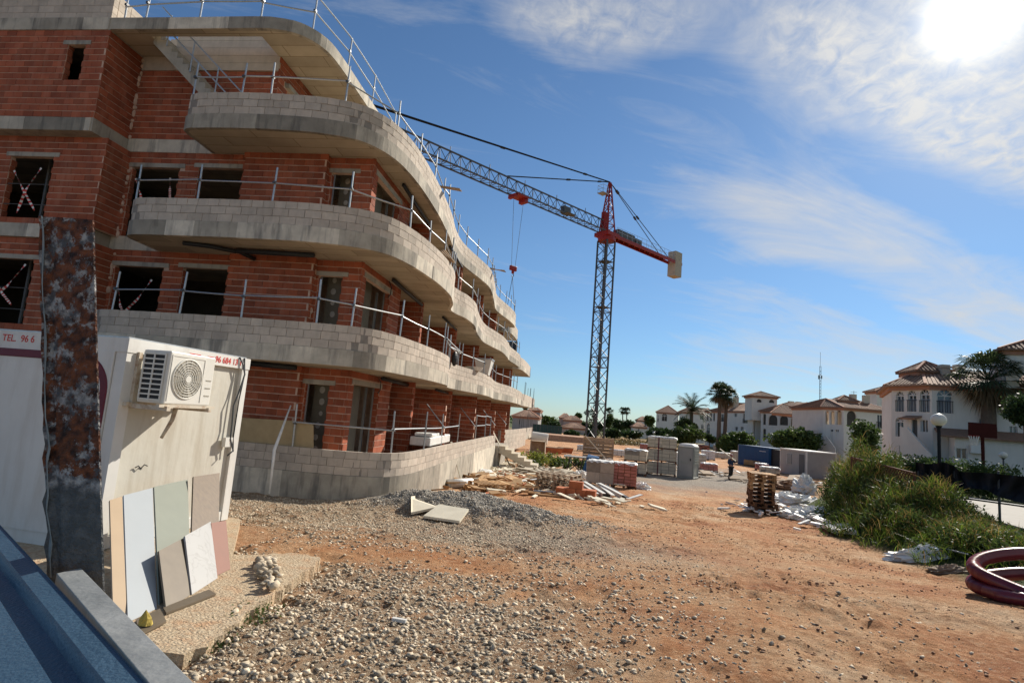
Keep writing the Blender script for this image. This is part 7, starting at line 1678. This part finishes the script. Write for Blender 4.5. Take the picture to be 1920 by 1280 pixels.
o = mk('cloth', MB().sheet(rows), M['blackcloth'], t, smooth=True)
for x in (1722, 1790, 1872, 1950): p = aty(x, 884, 18.35-.012*(x-1720)); mk('post', MB().tube([(p[0], p[1], p[2]+.02), (p[0], p[1], float(gz(p[0], p[1]))-.1)], .03, 8), M['steelgrey'], t)
mk('rail', MB().tube([tuple(aty(1722, 922, 18.5)), tuple(aty(2050, 966, 14.6))], .025, 8), M['steelgrey'], t)
def gplane(x, y, z): return atz(x, y, z)[:2]
M['paving'] = mat('pale_paving', (.36, .335, .29), (.29, .27, .235), scale=2, bump=.1)
path = [gplane(*q, -.13) for q in ((1660, 905), (1860, 938), (2100, 975), (2100, 1030), (1920, 990), (1760, 945), (1660, 922))]
o = mk('garden_path', MB().prism([tuple(p) for p in path], -.22, -.13), M['paving']); o['kind'] = 'structure'
def globe_lamp(label, px_top, px_ball, Y, r, pole_r=.045, m='steelgrey'):
    c = aty(*px_ball, Y); g = float(gz(c[0], c[1])); t = thing('street_lamp', label, 'lamp', (c[0], c[1], g))
    mk('pole', MB().tube([(c[0], c[1], g), (c[0], c[1], c[2]-r*.9)], pole_r, 10), M[m], t); mk('collar', MB().tube([(c[0], c[1], c[2]-r*1.15), (c[0], c[1], c[2]-r*.8)], [pole_r*1.4, r*.45], 12), M[m], t); mk('base', MB().tube([(c[0], c[1], g), (c[0], c[1], g+.25)], pole_r*1.7, 10), M[m], t)
    mk('globe', MB().sphere(tuple(c), (r, r, r*.92), 24, 16), M['globe'], t, smooth=True)
globe_lamp('tall dark lamp post with cream globe standing behind the black shade cloth', None, (1760, 787), 21., .235, .05, 'cable')
globe_lamp('small white globe lamp far right below the porch roof', None, (1881, 853), 38, .22)
globe_lamp('tiny white globe lamp far away left of the toilet', None, (1226, 811), 125, .28, .08)
a, b = aty(1816, 791, 33), aty(1869, 792, 33); zt_, zb_ = a[2], aty(1816, 816, 33)[2]; xm = aty(1847, 815, 33)[0]; g = float(gz(xm, 33))
t = thing('basketball_hoop', 'maroon basketball board with a pale net on a dark pole', 'basketball hoop', (xm, 33, g))
mk('backboard', MB().bb(a[0], b[0], 33, 33.05, zb_-.05, zt_), M['boardred'], t); mk('pole', MB().tube([(xm, 33.2, g), (xm, 33.2, zb_+.2)], .08, 10), M['boardred'], t)
hc = aty(1826, 822, 32.6); mk('rim', MB().tube([(hc[0]+.23*cos(q), hc[1]+.23*sin(q), hc[2]+.15) for q in np.linspace(0, 2*pi, 18, endpoint=False)], .014, 6, closed=True), M['redpaint'], t)
nb = MB()
for k in range(12): q = 2*pi*k/12; nb.bar((hc[0]+.23*cos(q), hc[1]+.23*sin(q), hc[2]+.14), (hc[0]+.12*cos(q+.5), hc[1]+.12*sin(q+.5), hc[2]-.35), .014); nb.bar((hc[0]+.23*cos(q), hc[1]+.23*sin(q), hc[2]+.14), (hc[0]+.12*cos(q-.5), hc[1]+.12*sin(q-.5), hc[2]-.35), .014)
mk('net', nb, M['white'], t)['kind'] = 'stuff'
# radio mast
b = aty(1537, 800, 420); tp_ = aty(1539, 660, 420); t = thing('radio_mast', 'tall thin lattice radio mast on the skyline between the villas', 'radio mast', (b[0], b[1], -2)); mb = MB(); H_ = tp_[2]+2
for dx, dy in ((-.55, -.4), (.55, -.4), (0, .6)): mb.bar((b[0]+dx, b[1]+dy, -2), (b[0]+dx*.9, b[1]+dy*.9, tp_[2]-10), .16)
for k in range(int(H_/2.2)-5): mb.bar((b[0]-.55, b[1]-.4, -2+k*2.2), (b[0]+.55, b[1]-.4, -2+(k+1)*2.2), .09); mb.bar((b[0]+.55, b[1]-.4, -2+k*2.2), (b[0]-.55, b[1]-.4, -2+(k+1)*2.2), .09)
mk('lattice', mb, M['steelgrey'], t); mk('spire', MB().bar((b[0], b[1], tp_[2]-11), (b[0], b[1], tp_[2]), .14), M['steelgrey'], t)
za = aty(1538, 707, 420)[2]; mk('antenna', MB().bb(b[0]-1.2, b[0]-.7, b[1]-.5, b[1]+.5, za-1.4, za+1.4).bb(b[0]+.7, b[0]+1.2, b[1]-.5, b[1]+.5, za-1., za+1.2), M['greypanel'], t)
